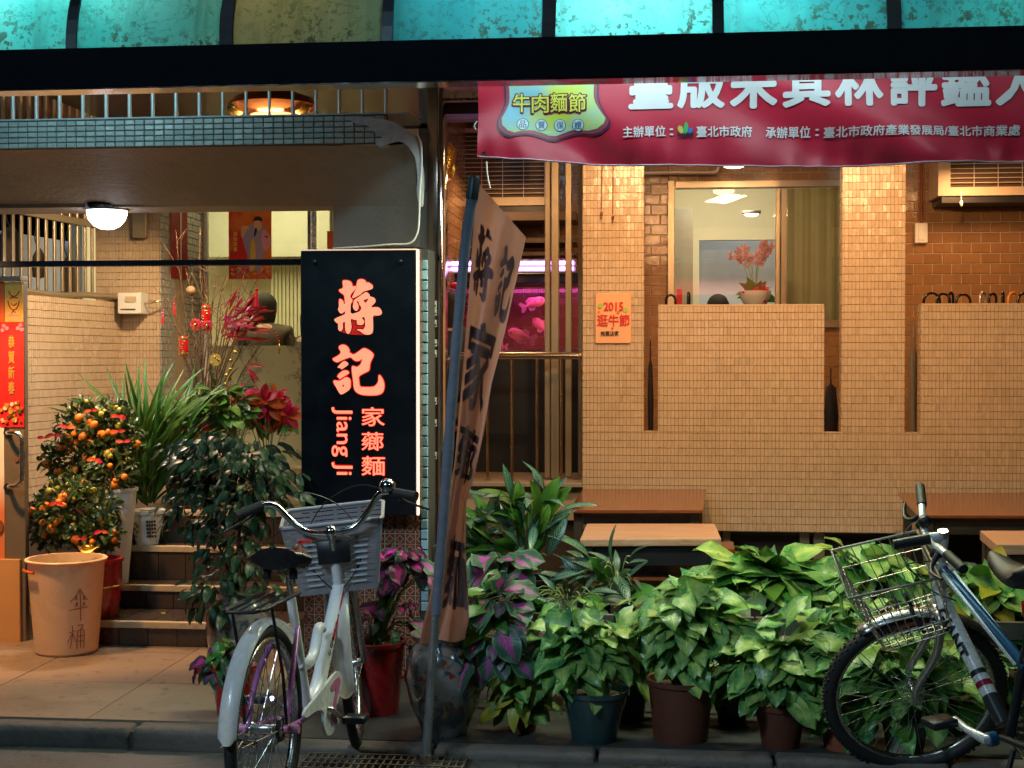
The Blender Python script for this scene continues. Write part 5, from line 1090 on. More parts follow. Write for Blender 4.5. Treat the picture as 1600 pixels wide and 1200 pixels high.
# umbrellas hanging on the far side of the parapet
def umbrella(px, top, r, mat, can, label, Y=9.42, length=0.86, yaw=0.0, cat='umbrella'):
    c = P(px, top, Y); t = thing('umbrella', label, cat, c, 'umbrellas hooked behind the parapet')
    R = Matrix.Rotation(yaw, 3, 'Z'); cz = c.z - r
    def W_(x, z): return Vector((c.x, Y, cz)) + R @ Vector((x, 0, z))
    bm = NB(); tube(bm, [W_(-r, -0.05)] + [W_(-r * math.cos(a), r * math.sin(a)) for a in [math.pi * k / 10 for k in range(11)]] + [W_(r, -0.08), W_(r, -0.14)], 0.0085, 8)
    part('crook_handle', bm, mat, t, True)
    e = W_(r, -0.14); bm = NB(); tube(bm, [e, e + Vector((0, 0, -0.1)), e + Vector((0, 0, -length))], 0.005, 6); part('shaft', bm, M['steel'], t)
    bm = NB(); n = 8; rings = []
    for i, (h, rad) in enumerate(((-0.12, 0.013), (-0.2, 0.03), (-0.4, 0.036), (-0.65, 0.028), (-0.8, 0.012))):
        rings.append([bm.verts.new(e + Vector(((rad * (1.25 if k % 2 else 0.75)) * math.cos(k * math.pi / n), (rad * (1.25 if k % 2 else 0.75)) * math.sin(k * math.pi / n), h))) for k in range(2 * n)])
    for a, b in zip(rings, rings[1:]):
        for k in range(2 * n): bm.faces.new((a[k], a[(k + 1) % (2 * n)], b[(k + 1) % (2 * n)], b[k]))
    part('folded_canopy', bm, can, t, True)
CLO = fabric('dark_umbrella_cloth', (0.02, 0.02, 0.03), None, 0.02, 0.6); CLR = fabric('clear_vinyl', (0.5, 0.45, 0.38), None, 0.5, 0.2)
hb, hs, ho = pbr('black_plastic', (0.012, 0.01, 0.012), 0.22), pbr('silver_plastic', (0.6, 0.56, 0.5), 0.25, 0.5), pbr('orange_plastic', (0.75, 0.27, 0.04), 0.3)
for px, top, r, mt, cn_, yaw, lb in (
    (1048, 461, 0.031, hb, CLO, 0.0, 'black crook umbrella handle standing alone left of the window corner'),
    (1076, 457, 0.03, hb, CLO, 1.4, 'black umbrella handle turned edge on, second from the first pillar'),
    (1456, 458, 0.052, hb, CLO, 0.1, 'black umbrella handle nearest to the second pillar on the right panel'),
    (1474, 459, 0.045, hb, CLO, 0.25, 'black umbrella handle overlapping the one nearest to the second pillar'),
    (1486, 457, 0.035, hb, CLO, 1.0, 'black umbrella handle in the middle of the tight black cluster'),
    (1505, 460, 0.046, hb, CLO, 0.1, 'black round umbrella handle at the right end of the tight black cluster'),
    (1536, 457, 0.04, hs, CLR, 0.9, 'silver umbrella handle between black ones on the right panel'),
    (1551, 459, 0.028, hb, CLO, 0.5, 'narrow black umbrella handle just right of the silver one'),
    (1567, 457, 0.03, hb, CLO, 1.2, 'black umbrella handle turned edge on beside the orange one'),
    (1584, 457, 0.05, ho, CLR, 0.6, 'orange umbrella handle on the right panel'),
    (1602, 458, 0.05, hb, CLO, 0.2, 'black umbrella handle right of the orange one')):
    umbrella(px, top, r, mt, cn_, lb, yaw=yaw)
def propped(px, y0, y1, Y, r, mat, label):
    a, b = P(px, y0, Y), P(px + 1, y1, Y); t = thing('umbrella', label, 'umbrella', b)
    bm = NB(); tube(bm, [a, lerp(a, b, 0.2), lerp(a, b, 0.25), lerp(a, b, 0.6), b], [0.004, 0.006, r * 0.7, r, r * 0.8], 10); part('folded_canopy', bm, mat, t, True)
    bm = NB(); tube(bm, [b, b + Vector((0, 0, -0.35))], 0.006, 6); part('shaft', bm, M['steel'], t)
propped(1016, 532, 690, 9.55, 0.02, CLO, 'slim dark folded umbrella standing in the first narrow slot')
propped(1298, 575, 700, 9.5, 0.05, CLO, 'thick black folded umbrella standing in the second slot')
for k, px in enumerate((1424, 1429, 1436)): propped(px, 500, 720, 9.5 + k * 0.05, 0.022, CLR, ('left', 'middle', 'right')[k] + ' of three clear folded umbrellas standing in the third slot')

# ================================================================ PEOPLE (seen from behind through the glass)
def skin_mesh(joints, edges, root=0, sub=2):
    me = bpy.data.meshes.new('body'); me.from_pydata([j[:3] for j in joints], edges, [])
    o = bpy.data.objects.new('body', me); COL.objects.link(o)
    sk = o.modifiers.new('skin', 'SKIN'); lay = me.skin_vertices[0] if me.skin_vertices else None
    if lay is None:
        bpy.context.view_layer.objects.active = o; bpy.ops.mesh.customdata_skin_add(); lay = me.skin_vertices[0]
    for i, j in enumerate(joints): lay.data[i].radius = (j[3], j[4] if len(j) > 4 else j[3]); lay.data[i].use_root = (i == root)
    ss = o.modifiers.new('sub', 'SUBSURF'); ss.levels = sub; ss.render_levels = sub
    bpy.context.view_layer.update()
    out = bpy.data.meshes.new_from_object(o.evaluated_get(bpy.context.evaluated_depsgraph_get())); bpy.data.objects.remove(o); return out
def person(px, py_top, Y, facing, label, shirt, lean=0.0, hairlen=0.16, hair=(0.02, 0.014, 0.01), headtilt=0.0):
    top = P(px, py_top, Y); c = Vector((top.x, Y, 0)); seat = top.z - 0.80
    t = thing('person', label, 'person', (c.x, c.y, FZ)); h = top.z
    F = Matrix.Rotation(facing, 3, 'Z')
    def L(x, y, z): return c + F @ Vector((x, y + lean * max(0, z - (h - 0.8)), 0)) + Vector((0, 0, z))
    J = [(*L(0, 0, h - 0.80), .15, .12), (*L(0, 0, h - 0.62), .13, .11), (*L(0, 0.01, h - 0.42), .155, .11), (*L(0, 0.02, h - 0.31), .12, .09), (*L(0, 0.03, h - 0.265), .05), (*L(0, 0.045, h - 0.20), .062, .06), (*L(0, 0.05, h - 0.13), .078, .088), (*L(0, 0.045, h - 0.065), .074, .082)]
    E = [(0, 1), (1, 2), (2, 3), (3, 4), (4, 5), (5, 6), (6, 7)]
    for s in (-1, 1):
        n = len(J); J += [(*L(s * 0.17, 0.02, h - 0.325), .058), (*L(s * 0.23, 0.06, h - 0.60), .045), (*L(s * 0.12, 0.26, h - 0.70), .033), (*L(s * 0.06, 0.32, h - 0.72), .035, .02)]
        E += [(3, n), (n, n + 1), (n + 1, n + 2), (n + 2, n + 3)]
        m = len(J); J += [(*L(s * 0.10, 0.08, h - 0.82), .088), (*L(s * 0.13, 0.46, h - 0.82), .062), (*L(s * 0.13, 0.46, FZ + 0.10), .042), (*L(s * 0.13, 0.60, FZ + 0.04), .038, .03)]
        E += [(0, m), (m, m + 1), (m + 1, m + 2), (m + 2, m + 3)]
    SK_ = M.setdefault('skin', pbr('skin', (0.45, 0.26, 0.17), 0.5, 0, 0.06, 20))
    me = skin_mesh(J, E); me.materials.append(SK_); put('body', me, t)
    me.polygons.foreach_set('use_smooth', [True] * len(me.polygons))
    # jacket follows the body
    K = [(J[i][0], J[i][1], J[i][2], J[i][3] + 0.02, (J[i][4] if len(J[i]) > 4 else J[i][3]) + 0.03) for i in (0, 1, 2, 3)] + [(J[4][0], J[4][1], J[4][2] + 0.02, 0.066, 0.066)]
    E2 = [(0, 1), (1, 2), (2, 3), (3, 4)]
    for s in range(2):
        b = 8 + s * 8; n = len(K); K += [(*J[b][:3], .078), (*J[b + 1][:3], .064), (*J[b + 2][:3], .046)]; E2 += [(3, n), (n, n + 1), (n + 1, n + 2)]
    me = skin_mesh(K, E2); me.materials.append(shirt); me.polygons.foreach_set('use_smooth', [True] * len(me.polygons)); put('jacket', me, t)
    # hair: cap swept down the back of the head
    HM = M.setdefault('hair', pbr('dark_hair', (0.012, 0.008, 0.006), 0.8, 0, 0.4, 90, 0.5, 200))
    bm = NB(); hc = L(0, 0.04, h - 0.105); ns, nr = 20, 12; rings = []
    for i in range(nr + 1):
        ph = math.pi * 0.5 - (math.pi * 0.5 + 0.5) * i / nr; ring_ = []
        for k in range(ns):
            a = 2 * math.pi * k / ns; back = 0.5 - 0.5 * math.sin(a)          # local +y is the face side
            cut = ph if back > 0.35 else max(ph, 0.25)
            ext = hairlen * max(0, i / nr - 0.72) * back * 2.6
            rr = 0.095 * math.cos(cut) * (1 + 0.04 * math.sin(a * 9 + i)); ring_.append(bm.verts.new(hc + F @ Vector((rr * math.cos(a), rr * 1.1 * math.sin(a), 0)) + Vector((0, 0, 0.108 * math.sin(cut) - ext))))
        rings.append(ring_)
    for a, b in zip(rings, rings[1:]):
        for k in range(ns): bm.faces.new((a[k], a[(k + 1) % ns], b[(k + 1) % ns], b[k]))
    part('hair', bm, HM, t, True)
    for s in (-1, 1):
        bm = NB(); ball(bm, (0, 0, 0), 0.022, 8, 6, (0.45, 0.8, 1.3))
        for v in bm.verts: v.co = L(s * 0.088, 0.05, h - 0.14) + F @ v.co
        part('ear', bm, SK_, t, True)
    bm = NB(); ball(bm, (0, 0, 0), 0.018, 8, 6, (0.7, 1.2, 1.1))
    for v in bm.verts: v.co = L(0, 0.145, h - 0.145) + F @ v.co
    part('nose', bm, SK_, t, True)
    # the stool they sit on
    s0 = h - 0.80 - 0.14
    stl = thing('dining_stool', 'round stool under the ' + label.split(' seated')[0], 'stool', (c.x, c.y, FZ))
    bm = NB(); lathe(bm, [(0, s0 - 0.03), (0.17, s0 - 0.03), (0.18, s0 - 0.01), (0.17, s0 + 0.005), (0, s0 + 0.005)], (c.x, c.y, 0), 24); part('seat', bm, M['wood'], stl, True)
    for k in range(4):
        a = math.pi / 4 + k * math.pi / 2; bm = NB(); tube(bm, [(c.x + 0.11 * math.cos(a), c.y + 0.11 * math.sin(a), s0 - 0.03), (c.x + 0.15 * math.cos(a), c.y + 0.15 * math.sin(a), FZ)], 0.012, 6); part('leg', bm, M['wooddark'], stl)
person(413, 456, 10.95, 0.25, 'person in a dark brown jacket seated behind the glass, seen from behind', fabric('dark_brown_jacket', (0.07, 0.05, 0.035), None, 0.0), 0.12)
person(474, 476, 11.05, -0.5, 'person in a dark top seated partly behind the black sign', fabric('charcoal_top', (0.05, 0.045, 0.04), None, 0.0), 0.1, 0.3)
person(707, 455, 9.75, 0.4, 'person in a black shirt seated between the steel column and the flag', fabric('black_shirt', (0.015, 0.015, 0.018), None, 0.0), 0.05)
person(1123, 459, 12.3, 0.1, 'person with short dark hair seated in the back room below the orchid', fabric('grey_shirt', (0.2, 0.2, 0.2), None, 0.0), 0.0)
# dark corner behind: red cap-like fabric and purple lit cloth
c = P(711, 446, 10.0); bm = NB(); ball(bm, c, 0.034, 12, 8, (1.1, 1, 0.7)); solo('red_ornament', bm, M['redgloss'], 'small glossy red ball ornament above the head behind the flag pole', 'ornament', True)

# ================================================================ LEAVES AND PLANTS
def leafmat(name, c1, c2, style='plain', rough=0.34, trans=0.22, c3=None, veins=9):
    s = NT(name); uv = s.uv(); sep = s.n('ShaderNodeSeparateXYZ'); s.l(uv, sep.inputs[0]); u, v = sep.outputs[0], sep.outputs[1]
    au = s.math('ABSOLUTE', s.math('MULTIPLY_ADD', u, 2.0, -1.0)); rn = s.rnd()
    off = s.n('ShaderNodeCombineXYZ'); s.l(s.math('MULTIPLY', rn, 37.0), off.inputs[2]); mp = s.n('ShaderNodeVectorMath', operation='ADD'); s.l(uv, mp.inputs[0]); s.l(off.outputs[0], mp.inputs[1]); pv = mp.outputs[0]
    ph = s.math('FRACT', s.math('MULTIPLY_ADD', v, veins, s.math('MULTIPLY', au, -2.6)))
    vein = s.math('MAXIMUM', s.ramp(s.math('ABSOLUTE', s.math('SUBTRACT', ph, 0.5)), 0.10, 0.0), s.ramp(au, 0.07, 0.02))
    if style == 'syn':
        n = s.noise(pv, 3.2, 4, 0.55); f = s.ramp(s.math('ADD', s.math('MULTIPLY', s.math('SUBTRACT', 1.0, au), 0.30), n), 0.42, 0.92)
        c = s.mix(f, c1, c2); c = s.mix(s.math('MULTIPLY', vein, 0.35), c, c3 or c2)
    elif style == 'stripe':
        w = s.ramp(s.math('ABSOLUTE', s.math('SUBTRACT', ph, 0.5)), 0.20, 0.30); n = s.noise(pv, 9, 3)
        f = s.math('MULTIPLY', w, s.ramp(s.math('ADD', s.math('MULTIPLY', n, 0.5), s.math('SUBTRACT', 1.0, au)), 0.35, 0.75)); c = s.mix(f, c1, c2)
        c = s.mix(s.ramp(au, 0.08, 0.02), c, c1)
    elif style == 'coleus':
        n = s.noise(pv, 11, 4); e = s.math('ADD', au, s.math('MULTIPLY_ADD', n, 0.5, -0.25)); f = s.ramp(s.math('ADD', e, s.math('MULTIPLY', s.math('ABSOLUTE', s.math('SUBTRACT', v, 0.35)), 0.9)), 0.62, 0.42)
        c = s.mix(f, c1, c3 or c2); c = s.mix(s.ramp(au, 0.82, 0.96), c, c2)
    else:
        n = s.noise(pv, 4.0, 3); c = s.mix(n, c1, c2); c = s.mix(s.math('MULTIPLY', vein, 0.3), c, c3 or c2)
    hs = s.n('ShaderNodeHueSaturation'); s.l(c, hs.inputs['Color']); s.l(s.math('MULTIPLY_ADD', rn, 0.5, 0.72), hs.inputs['Value']); s.l(s.math('MULTIPLY_ADD', s.math('FRACT', s.math('MULTIPLY', rn, 7.3)), 0.05, 0.475), hs.inputs['Hue'])
    c = hs.outputs[0]; s.l(c, s.b.inputs['Base Color']); s.b.inputs['Roughness'].default_value = rough
    s.bump(vein, 0.5, -0.0012 if False else 0.0012)
    t = s.n('ShaderNodeBsdfTranslucent'); s.l(c, t.inputs[0]); m = s.n('ShaderNodeMixShader'); m.inputs[0].default_value = trans
    s.l(s.b.outputs[0], m.inputs[1]); s.l(t.outputs[0], m.inputs[2]); s.l(m.outputs[0], s.out.inputs[0]); return s.m
LM = dict(
    syn=leafmat('arrowhead_leaf', (0.018, 0.155, 0.045), (0.34, 0.55, 0.12), 'syn', 0.32, c3=(0.42, 0.55, 0.25)),
    syn2=leafmat('lime_arrowhead_leaf', (0.045, 0.24, 0.045), (0.50, 0.64, 0.15), 'syn', 0.34, c3=(0.5, 0.6, 0.3)),
    yellow=leafmat('yellowing_leaf', (0.30, 0.28, 0.02), (0.5, 0.42, 0.04), 'plain', 0.4),
    green=leafmat('fresh_green_leaf', (0.05, 0.17, 0.02), (0.10, 0.26, 0.03), 'plain', 0.35, 0.3),
    agl=leafmat('silver_striped_leaf', (0.018, 0.085, 0.045), (0.20, 0.33, 0.22), 'stripe', 0.3, veins=11),
    col=leafmat('coleus_leaf', (0.035, 0.12, 0.07), (0.14, 0.24, 0.12), 'coleus', 0.42, c3=(0.42, 0.07, 0.30)),
    mag=leafmat('magenta_coleus_leaf', (0.10, 0.012, 0.05), (0.04, 0.10, 0.05), 'coleus', 0.45, c3=(0.62, 0.03, 0.30)),
    shr=leafmat('dark_glossy_leaf', (0.012, 0.042, 0.014), (0.03, 0.075, 0.022), 'plain', 0.36, 0.08),
    kum=leafmat('kumquat_leaf', (0.014, 0.05, 0.01), (0.05, 0.11, 0.02), 'plain', 0.28, 0.15),
    bla=leafmat('grassy_leaf_blade', (0.016, 0.085, 0.008), (0.07, 0.18, 0.02), 'plain', 0.4, 0.15, veins=2),
    poi=leafmat('red_bract', (0.48, 0.010, 0.004), (0.66, 0.020, 0.010), 'plain', 0.45, 0.2),
    redl=leafmat('red_lily_ornament', (0.30, 0.008, 0.015), (0.5, 0.02, 0.03), 'plain', 0.25, 0.1),
    orc=leafmat('orchid_petal', (0.70, 0.30, 0.36), (0.85, 0.52, 0.50), 'plain', 0.5, 0.3))
SH = dict(
    heart=lambda t: max(0.0, 1 - t ** 2.0) ** 0.85 * min(1, (t + 0.05) * 4.2) ** 0.5 * (1.0 if t < 0.8 else 1 - (t - 0.8) * 1.2),
    lance=lambda t: math.sin(math.pi * min(1, t * 0.97 + 0.03)) ** 0.85,
    oval=lambda t: math.sin(math.pi * min(1, t * 0.95 + 0.05)) ** 0.6,
    blade=lambda t: (1 - t) ** 0.55 * min(1, t * 9 + 0.25))
def leaf_mesh(nm, Wd, shape, mat, fold=0.18, curl=0.3, lobe=0.0, wave=0.0, nseg=7, stem=0.0, seed=0):
    """unit-length leaf along +y, width Wd"""
    bm = NB(); uvl = bm.loops.layers.uv.new('uv'); rows = []; us = (-1, -0.5, 0, 0.5, 1); rd = random.Random(seed)
    ph = rd.random() * 6
    for i in range(nseg + 1):
        t = i / nseg; w = max(SH[shape](t), 0.0) * Wd / 2; row = []
        for u in us:
            x = u * w; y = t - lobe * abs(u) ** 1.5 * max(0, 1 - t * 2.2) ** 1.5; z = fold * abs(x) - curl * t * t + wave * math.sin(ph + t * 9 + u * 2) * abs(u) * Wd * 0.25 + (0.03 * math.sin(t * 3.1))
            row.append((bm.verts.new((x, y, z)), (u + 1) / 2, t))
        rows.append(row)
    for a, b in zip(rows, rows[1:]):
        for k in range(4):
            f = bm.faces.new((a[k][0], a[k + 1][0], b[k + 1][0], b[k][0]))
            for lp, q_ in zip(f.loops, (a[k], a[k + 1], b[k + 1], b[k])): lp[uvl].uv = (q_[1], q_[2])
    me = bpy.data.meshes.new(nm); bm.to_mesh(me); bm.free(); me.materials.append(LM[mat]); me.polygons.foreach_set('use_smooth', [True] * len(me.polygons)); return me
LF = {}
def leaves(key):
    """three variants of a leaf kind"""
    if key in LF: return LF[key]
    spec = dict(syn=(0.86, 'heart', 'syn', 0.12, 0.24, 0.34, 0.3), syn2=(0.9, 'heart', 'syn2', 0.12, 0.24, 0.34, 0.25), yellow=(0.7, 'heart', 'yellow', 0.2, 0.3, 0.22, 0.2), green=(0.72, 'heart', 'green', 0.2, 0.3, 0.22, 0.1),
                agl=(0.27, 'lance', 'agl', 0.25, 0.38, 0, 0.15), col=(0.68, 'oval', 'col', 0.2, 0.25, 0, 0.5), mag=(0.7, 'oval', 'mag', 0.2, 0.25, 0, 0.5), shr=(0.46, 'oval', 'shr', 0.25, 0.3, 0, 0.3),
                kum=(0.42, 'oval', 'kum', 0.3, 0.2, 0, 0.1), bla=(0.085, 'blade', 'bla', 0.2, 0.55, 0, 0), poi=(0.5, 'oval', 'poi', 0.2, 0.25, 0, 0.3), redl=(0.16, 'lance', 'redl', 0.4, 0.2, 0, 0.1), orc=(0.8, 'oval', 'orc', 0.2, 0.15, 0, 0.1))[key]
    W_, sh_, mt, fo, cu_, lo, wa = spec
    LF[key] = [leaf_mesh('leaf', W_ * (1 + 0.1 * (k - 1)), sh_, mt, fo, cu_ * (0.6 + 0.45 * k), lo, wa, 8 if key == 'bla' else 6, seed=k * 7 + len(key)) for k in range(3)]
    return LF[key]
def orient(fwd, nrm):
    y = fwd.normalized(); z = nrm - y * nrm.dot(y)
    z = z.normalized() if z.length > 1e-4 else y.orthogonal().normalized(); x = y.cross(z)
    return Matrix((x, y, z)).transposed()
def add_leaf(par, key, p, fwd, nrm, size, nm='leaf'):
    me = random.choice(leaves(key)); o = bpy.data.objects.new(nm, me); COL.objects.link(o); o.parent = par
    Rm = orient(fwd, nrm).to_4x4(); o.matrix_parent_inverse = Matrix.Translation(-root_of(par)); o.matrix_basis = Matrix.Translation(p) @ Rm @ Matrix.Scale(size, 4); return o
def rdir():
    while True:
        v = Vector((U(-1, 1), U(-1, 1), U(-1, 1)))
        if 0.05 < v.length < 1: return v.normalized()
def leaf_into(bm, key_mesh, p, fwd, nrm, size):
    Mx = Matrix.Translation(p) @ orient(fwd, nrm).to_4x4() @ Matrix.Scale(size, 4); b0 = len(bm.verts); bm.from_mesh(key_mesh); bm.verts.ensure_lookup_table()
    for v in bm.verts[b0:]: v.co = Mx @ v.co
def bushy(root, C, r, n, keys, size, down=0.8, stemc=None, stem_from=None, front=0.35, stem_r=0.0022, up=0.6, shell=(0.55, 1.0), stemmat='greenstem', extra=None):
    """leaves over an ellipsoid crown, mostly on the side one sees, each tip hanging outwards"""
    C = Vector(C); sb = NB()
    for i in range(n):
        d = rdir()
        if d.y > front: d.y = -abs(d.y)
        if d.z < -0.55: d.z = abs(d.z)
        k = U(*shell); p = C + Vector((d.x * r[0], d.y * r[1], d.z * r[2])) * k
        p += Vector((U(-.01, .01), U(-.01, .01), U(-.01, .01)))
        f = Vector((d.x, d.y * 0.9, d.z * 0.5)) * 0.8 + Vector((0, 0, -down)) + rdir() * 0.35; nn = Vector((d.x * 0.6, d.y * 0.9 - 0.25, max(d.z, 0) * 0.6 + up)) + rdir() * 0.28
        key = random.choice(keys); s = size * (U(0.5, 0.9) if R_() < 0.4 else U(0.85, 1.25)); add_leaf(root, key, p, f, nn, s)
        if stem_from is not None:
            a = Vector(stem_from) + Vector((U(-.03, .03), U(-.03, .03), 0)); mid = lerp(a, p, 0.55) + Vector((0, 0, 0.03 + 0.2 * (p - a).length * 0.4)); tube(sb, [a, mid, p], stem_r, 3, cap=False)
    if stem_from is not None: part('stems', sb, M[stemmat], root, True, kind='stuff')
    else: sb.free()
def px_m(px, Y): return 1 / PXM(px, Y)
def pot_lathe(name, label, cat, px, py, zb, r0, r1, h, mat, rim=0.012, n=32, sides=None, soil=True, group=None, prof=None, Yc=None):
    base = PZ(px, py, zb); c = Vector((base.x, base.y + r0 * 0.9, zb)) if Yc is None else Vector((X(px, Yc), Yc, zb))
    t = thing(name, label, cat, c, group)
    pr = prof or [(0, 0), (r0, 0), (r0 + (r1 - r0) * 0.5, h * 0.5), (r1, h - rim * 1.6), (r1 + rim * 0.7, h - rim * 1.5), (r1 + rim * 0.8, h), (r1 - rim * 0.4, h), (r1 - rim, h - 0.03), (r1 * 0.9, h - 0.035)]
    bm = NB(); lathe(bm, pr, c, n, sides); part('pot_body', bm, mat, t, 40)
    if soil: bm = NB(); lathe(bm, [(0, h - 0.025), (r1 - rim * 0.9, h - 0.03)], c, n); part('soil', bm, M['soil'], t)
    return t, c + Vector((0, 0, h - 0.02))
def bed(px, py, Y): return P(px, py, Y)
# --- arrowhead plants in the front row
teal = pbr('dark_teal_glaze', (0.02, 0.05, 0.055), 0.2, 0, 0.4, 10, coat=0.5); dterr = pbr('dark_terracotta', (0.10, 0.028, 0.015), 0.6, 0, 0.3, 10, 0.3, 60, 0.3); pale = pbr('pale_stone_pot', (0.30, 0.26, 0.2), 0.7, 0, 0.25, 12, 0.3, 60, 0.3)
def arrow_plant(label, pc, cx, cy, rx, rz, n, size, keys, dY=0.0, ry=None):
    k = px_m(cx, pc.y + dY); C = P(cx, cy + 9, pc.y + dY); t = thing('arrowhead_plant', label, 'plant', pc, 'leafy green arrowhead plants')
    bushy(t, C, (rx * 1.2 * k, (ry or 0.12), rz * 1.14 * k), int(n * 1.6), keys, size * 0.92 * k, down=0.42, up=0.8, shell=(0.3, 1.02), stem_from=pc, stemmat='palestem'); return t
t_, pc = pot_lathe('plant_pot', 'dark teal glazed pot with a pale chip, right of the big glazed jar', 'pot', 927, 1164, 0.03, 0.085, 0.13, 0.2, teal)
arrow_plant('mottled arrowhead plant spilling over the dark teal pot', pc, 905, 1020, 82, 82, 80, 46, ['syn', 'syn', 'syn2'])
t_, pc = pot_lathe('plant_pot', 'large red brown plastic pot in the middle of the front row', 'pot', 1064, 1164, 0.03, 0.105, 0.125, 0.235, dterr)
arrow_plant('broad arrowhead plant with lime patches in the large red brown pot', pc, 1078, 985, 95, 85, 92, 48, ['syn', 'syn2', 'syn2', 'syn'])
t_, pc = pot_lathe('plant_pot', 'dark brown ribbed pot just left of the silver bicycle front wheel', 'pot', 1222, 1172, 0.03, 0.07, 0.10, 0.165, dterr)
arrow_plant('dense arrowhead plant in the dark brown pot left of the front wheel', pc, 1212, 1040, 92, 75, 88, 46, ['syn', 'syn2', 'syn'])
t_, pc = pot_lathe('plant_pot', 'pale stone coloured pot seen through the spokes of the front wheel', 'pot', 1418, 1184, 0.03, 0.065, 0.085, 0.135, pale)
arrow_plant('arrowhead plant with big leaves seen through the spokes of the front wheel', pc, 1405, 1065, 105, 85, 80, 56, ['syn', 'syn', 'green'])
t_, pc = pot_lathe('plant_pot', 'terracotta pot half hidden by the tyre of the silver bicycle', 'pot', 1325, 1176, 0.03, 0.08, 0.105, 0.2, M['terracotta'])
arrow_plant('arrowhead plant between the wire basket and the dark brown pot', pc, 1320, 995, 62, 62, 46, 52, ['syn', 'green', 'syn'], 0.15)
t_, pc = pot_lathe('plant_pot', 'small dark red pot between the glazed jar and the teal pot', 'pot', 815, 1146, 0.03, 0.05, 0.07, 0.13, dterr)
arrow_plant('small trailing arrowhead plant hanging beside the big glazed jar', pc, 812, 1075, 42, 60, 30, 38, ['green', 'syn', 'yellow'], -0.04)
for i, (cx, cy, Yo, rx, rz, n_, lb) in enumerate(((985, 1020, 5.62, 46, 46, 40, 'between the teal pot and the large red brown pot'), (1145, 1045, 5.62, 44, 46, 40, 'between the large red brown pot and the dark ribbed pot'), (1275, 1040, 5.62, 36, 50, 34, 'just left of the front wheel, behind the ribbed pot'))):
    t_, pc = pot_lathe('plant_pot', 'small black pot ' + lb, 'pot', cx, 1100, 0.03, 0.055, 0.075, 0.16, M['black'], Yc=Yo + 0.1)
    arrow_plant('low filling arrowhead plant ' + lb, pc, cx, cy, rx, rz, n_, 46, ['syn', 'syn2', 'green', 'syn'])
# behind: in the planter box and on the rack
pc = Vector((X(1215, 6.4), 6.4, 0.42)); arrow_plant('tall arrowhead plant with large pale leaves rising from the planter box', pc, 1200, 905, 108, 45, 52, 74, ['syn2', 'syn', 'syn2', 'green'])
t_, pc = pot_lathe('plant_pot', 'dark nursery pot on the rack behind the wire basket', 'pot', 1360, 985, 0.358, 0.07, 0.09, 0.15, M['black'], Yc=6.4)
arrow_plant('arrowhead plant with yellow leaves seen through the wire basket', pc, 1358, 905, 78, 52, 44, 74, ['syn', 'green', 'yellow', 'syn2'])
t_, pc = pot_lathe('plant_pot', 'dark nursery pot on the rack behind the silver bicycle frame', 'pot', 1530, 985, 0.358, 0.07, 0.09, 0.15, M['black'], Yc=6.4)
arrow_plant('yellow green arrowhead plant behind the saddle of the silver bicycle', pc, 1530, 950, 88, 80, 60, 62, ['syn', 'green', 'yellow', 'syn2'])
t_, pc = pot_lathe('plant_pot', 'terracotta pot on the ledge beneath the silver bicycle frame', 'pot', 1520, 1160, 0.03, 0.08, 0.11, 0.2, dterr, Yc=5.75)
arrow_plant('arrowhead plant low behind the crank of the silver bicycle', pc, 1515, 1060, 80, 60, 46, 52, ['syn', 'green'])
# blue bag behind the plants
bm = NB(); pts = [P(x, y, 7.0) for x, y in ((1452, 912), (1462, 892), (1500, 884), (1540, 888), (1552, 910), (1550, 960), (1456, 960))]; prism(bm, pts, 7.0, 7.2); bevel(bm, 0.03, 3); solo('blue_bag', bm, pbr('dark_blue_tarp', (0.02, 0.07, 0.13), 0.4, 0, 0.3, 14, 0.8, 30, bdist=0.01), 'dark blue tarpaulin bag lying behind the green plants left of the saddle', 'bag', True)
# --- silver striped plants
def striped(label, px, py, Y, zb, n, L, spread, keys=('agl',), pot=None, up=(0.35, 1.0)):
    c = Vector((X(px, Y), Y, zb)); t = thing('striped_leaf_plant', label, 'plant', c); sb = NB()
    for i in range(n):
        a = U(0, 2 * math.pi); el = U(*up); d = Vector((math.cos(a) * math.cos(el * 1.35), -abs(math.sin(a)) * 0.8 * math.cos(el * 1.35) if R_() < 0.7 else math.sin(a) * 0.6 * math.cos(el * 1.35), math.sin(el * 1.35)))
        sl = spread * U(0.5, 1.0); p = c + d * sl + Vector((0, 0, 0.06)); tube(sb, [c, lerp(c, p, 0.6) + Vector((0, 0, 0.02)), p], 0.0035, 4, cap=False)
        f = d * 0.9 + Vector((0, 0, -0.15)) + rdir() * 0.2; nn = Vector((-d.x * 0.3, -0.8, 0.7)) + rdir() * 0.25
        add_leaf(t, random.choice(keys), p, f, nn, L * U(0.7, 1.15))
    part('stems', sb, M['palestem'], t, True, kind='stuff'); return t
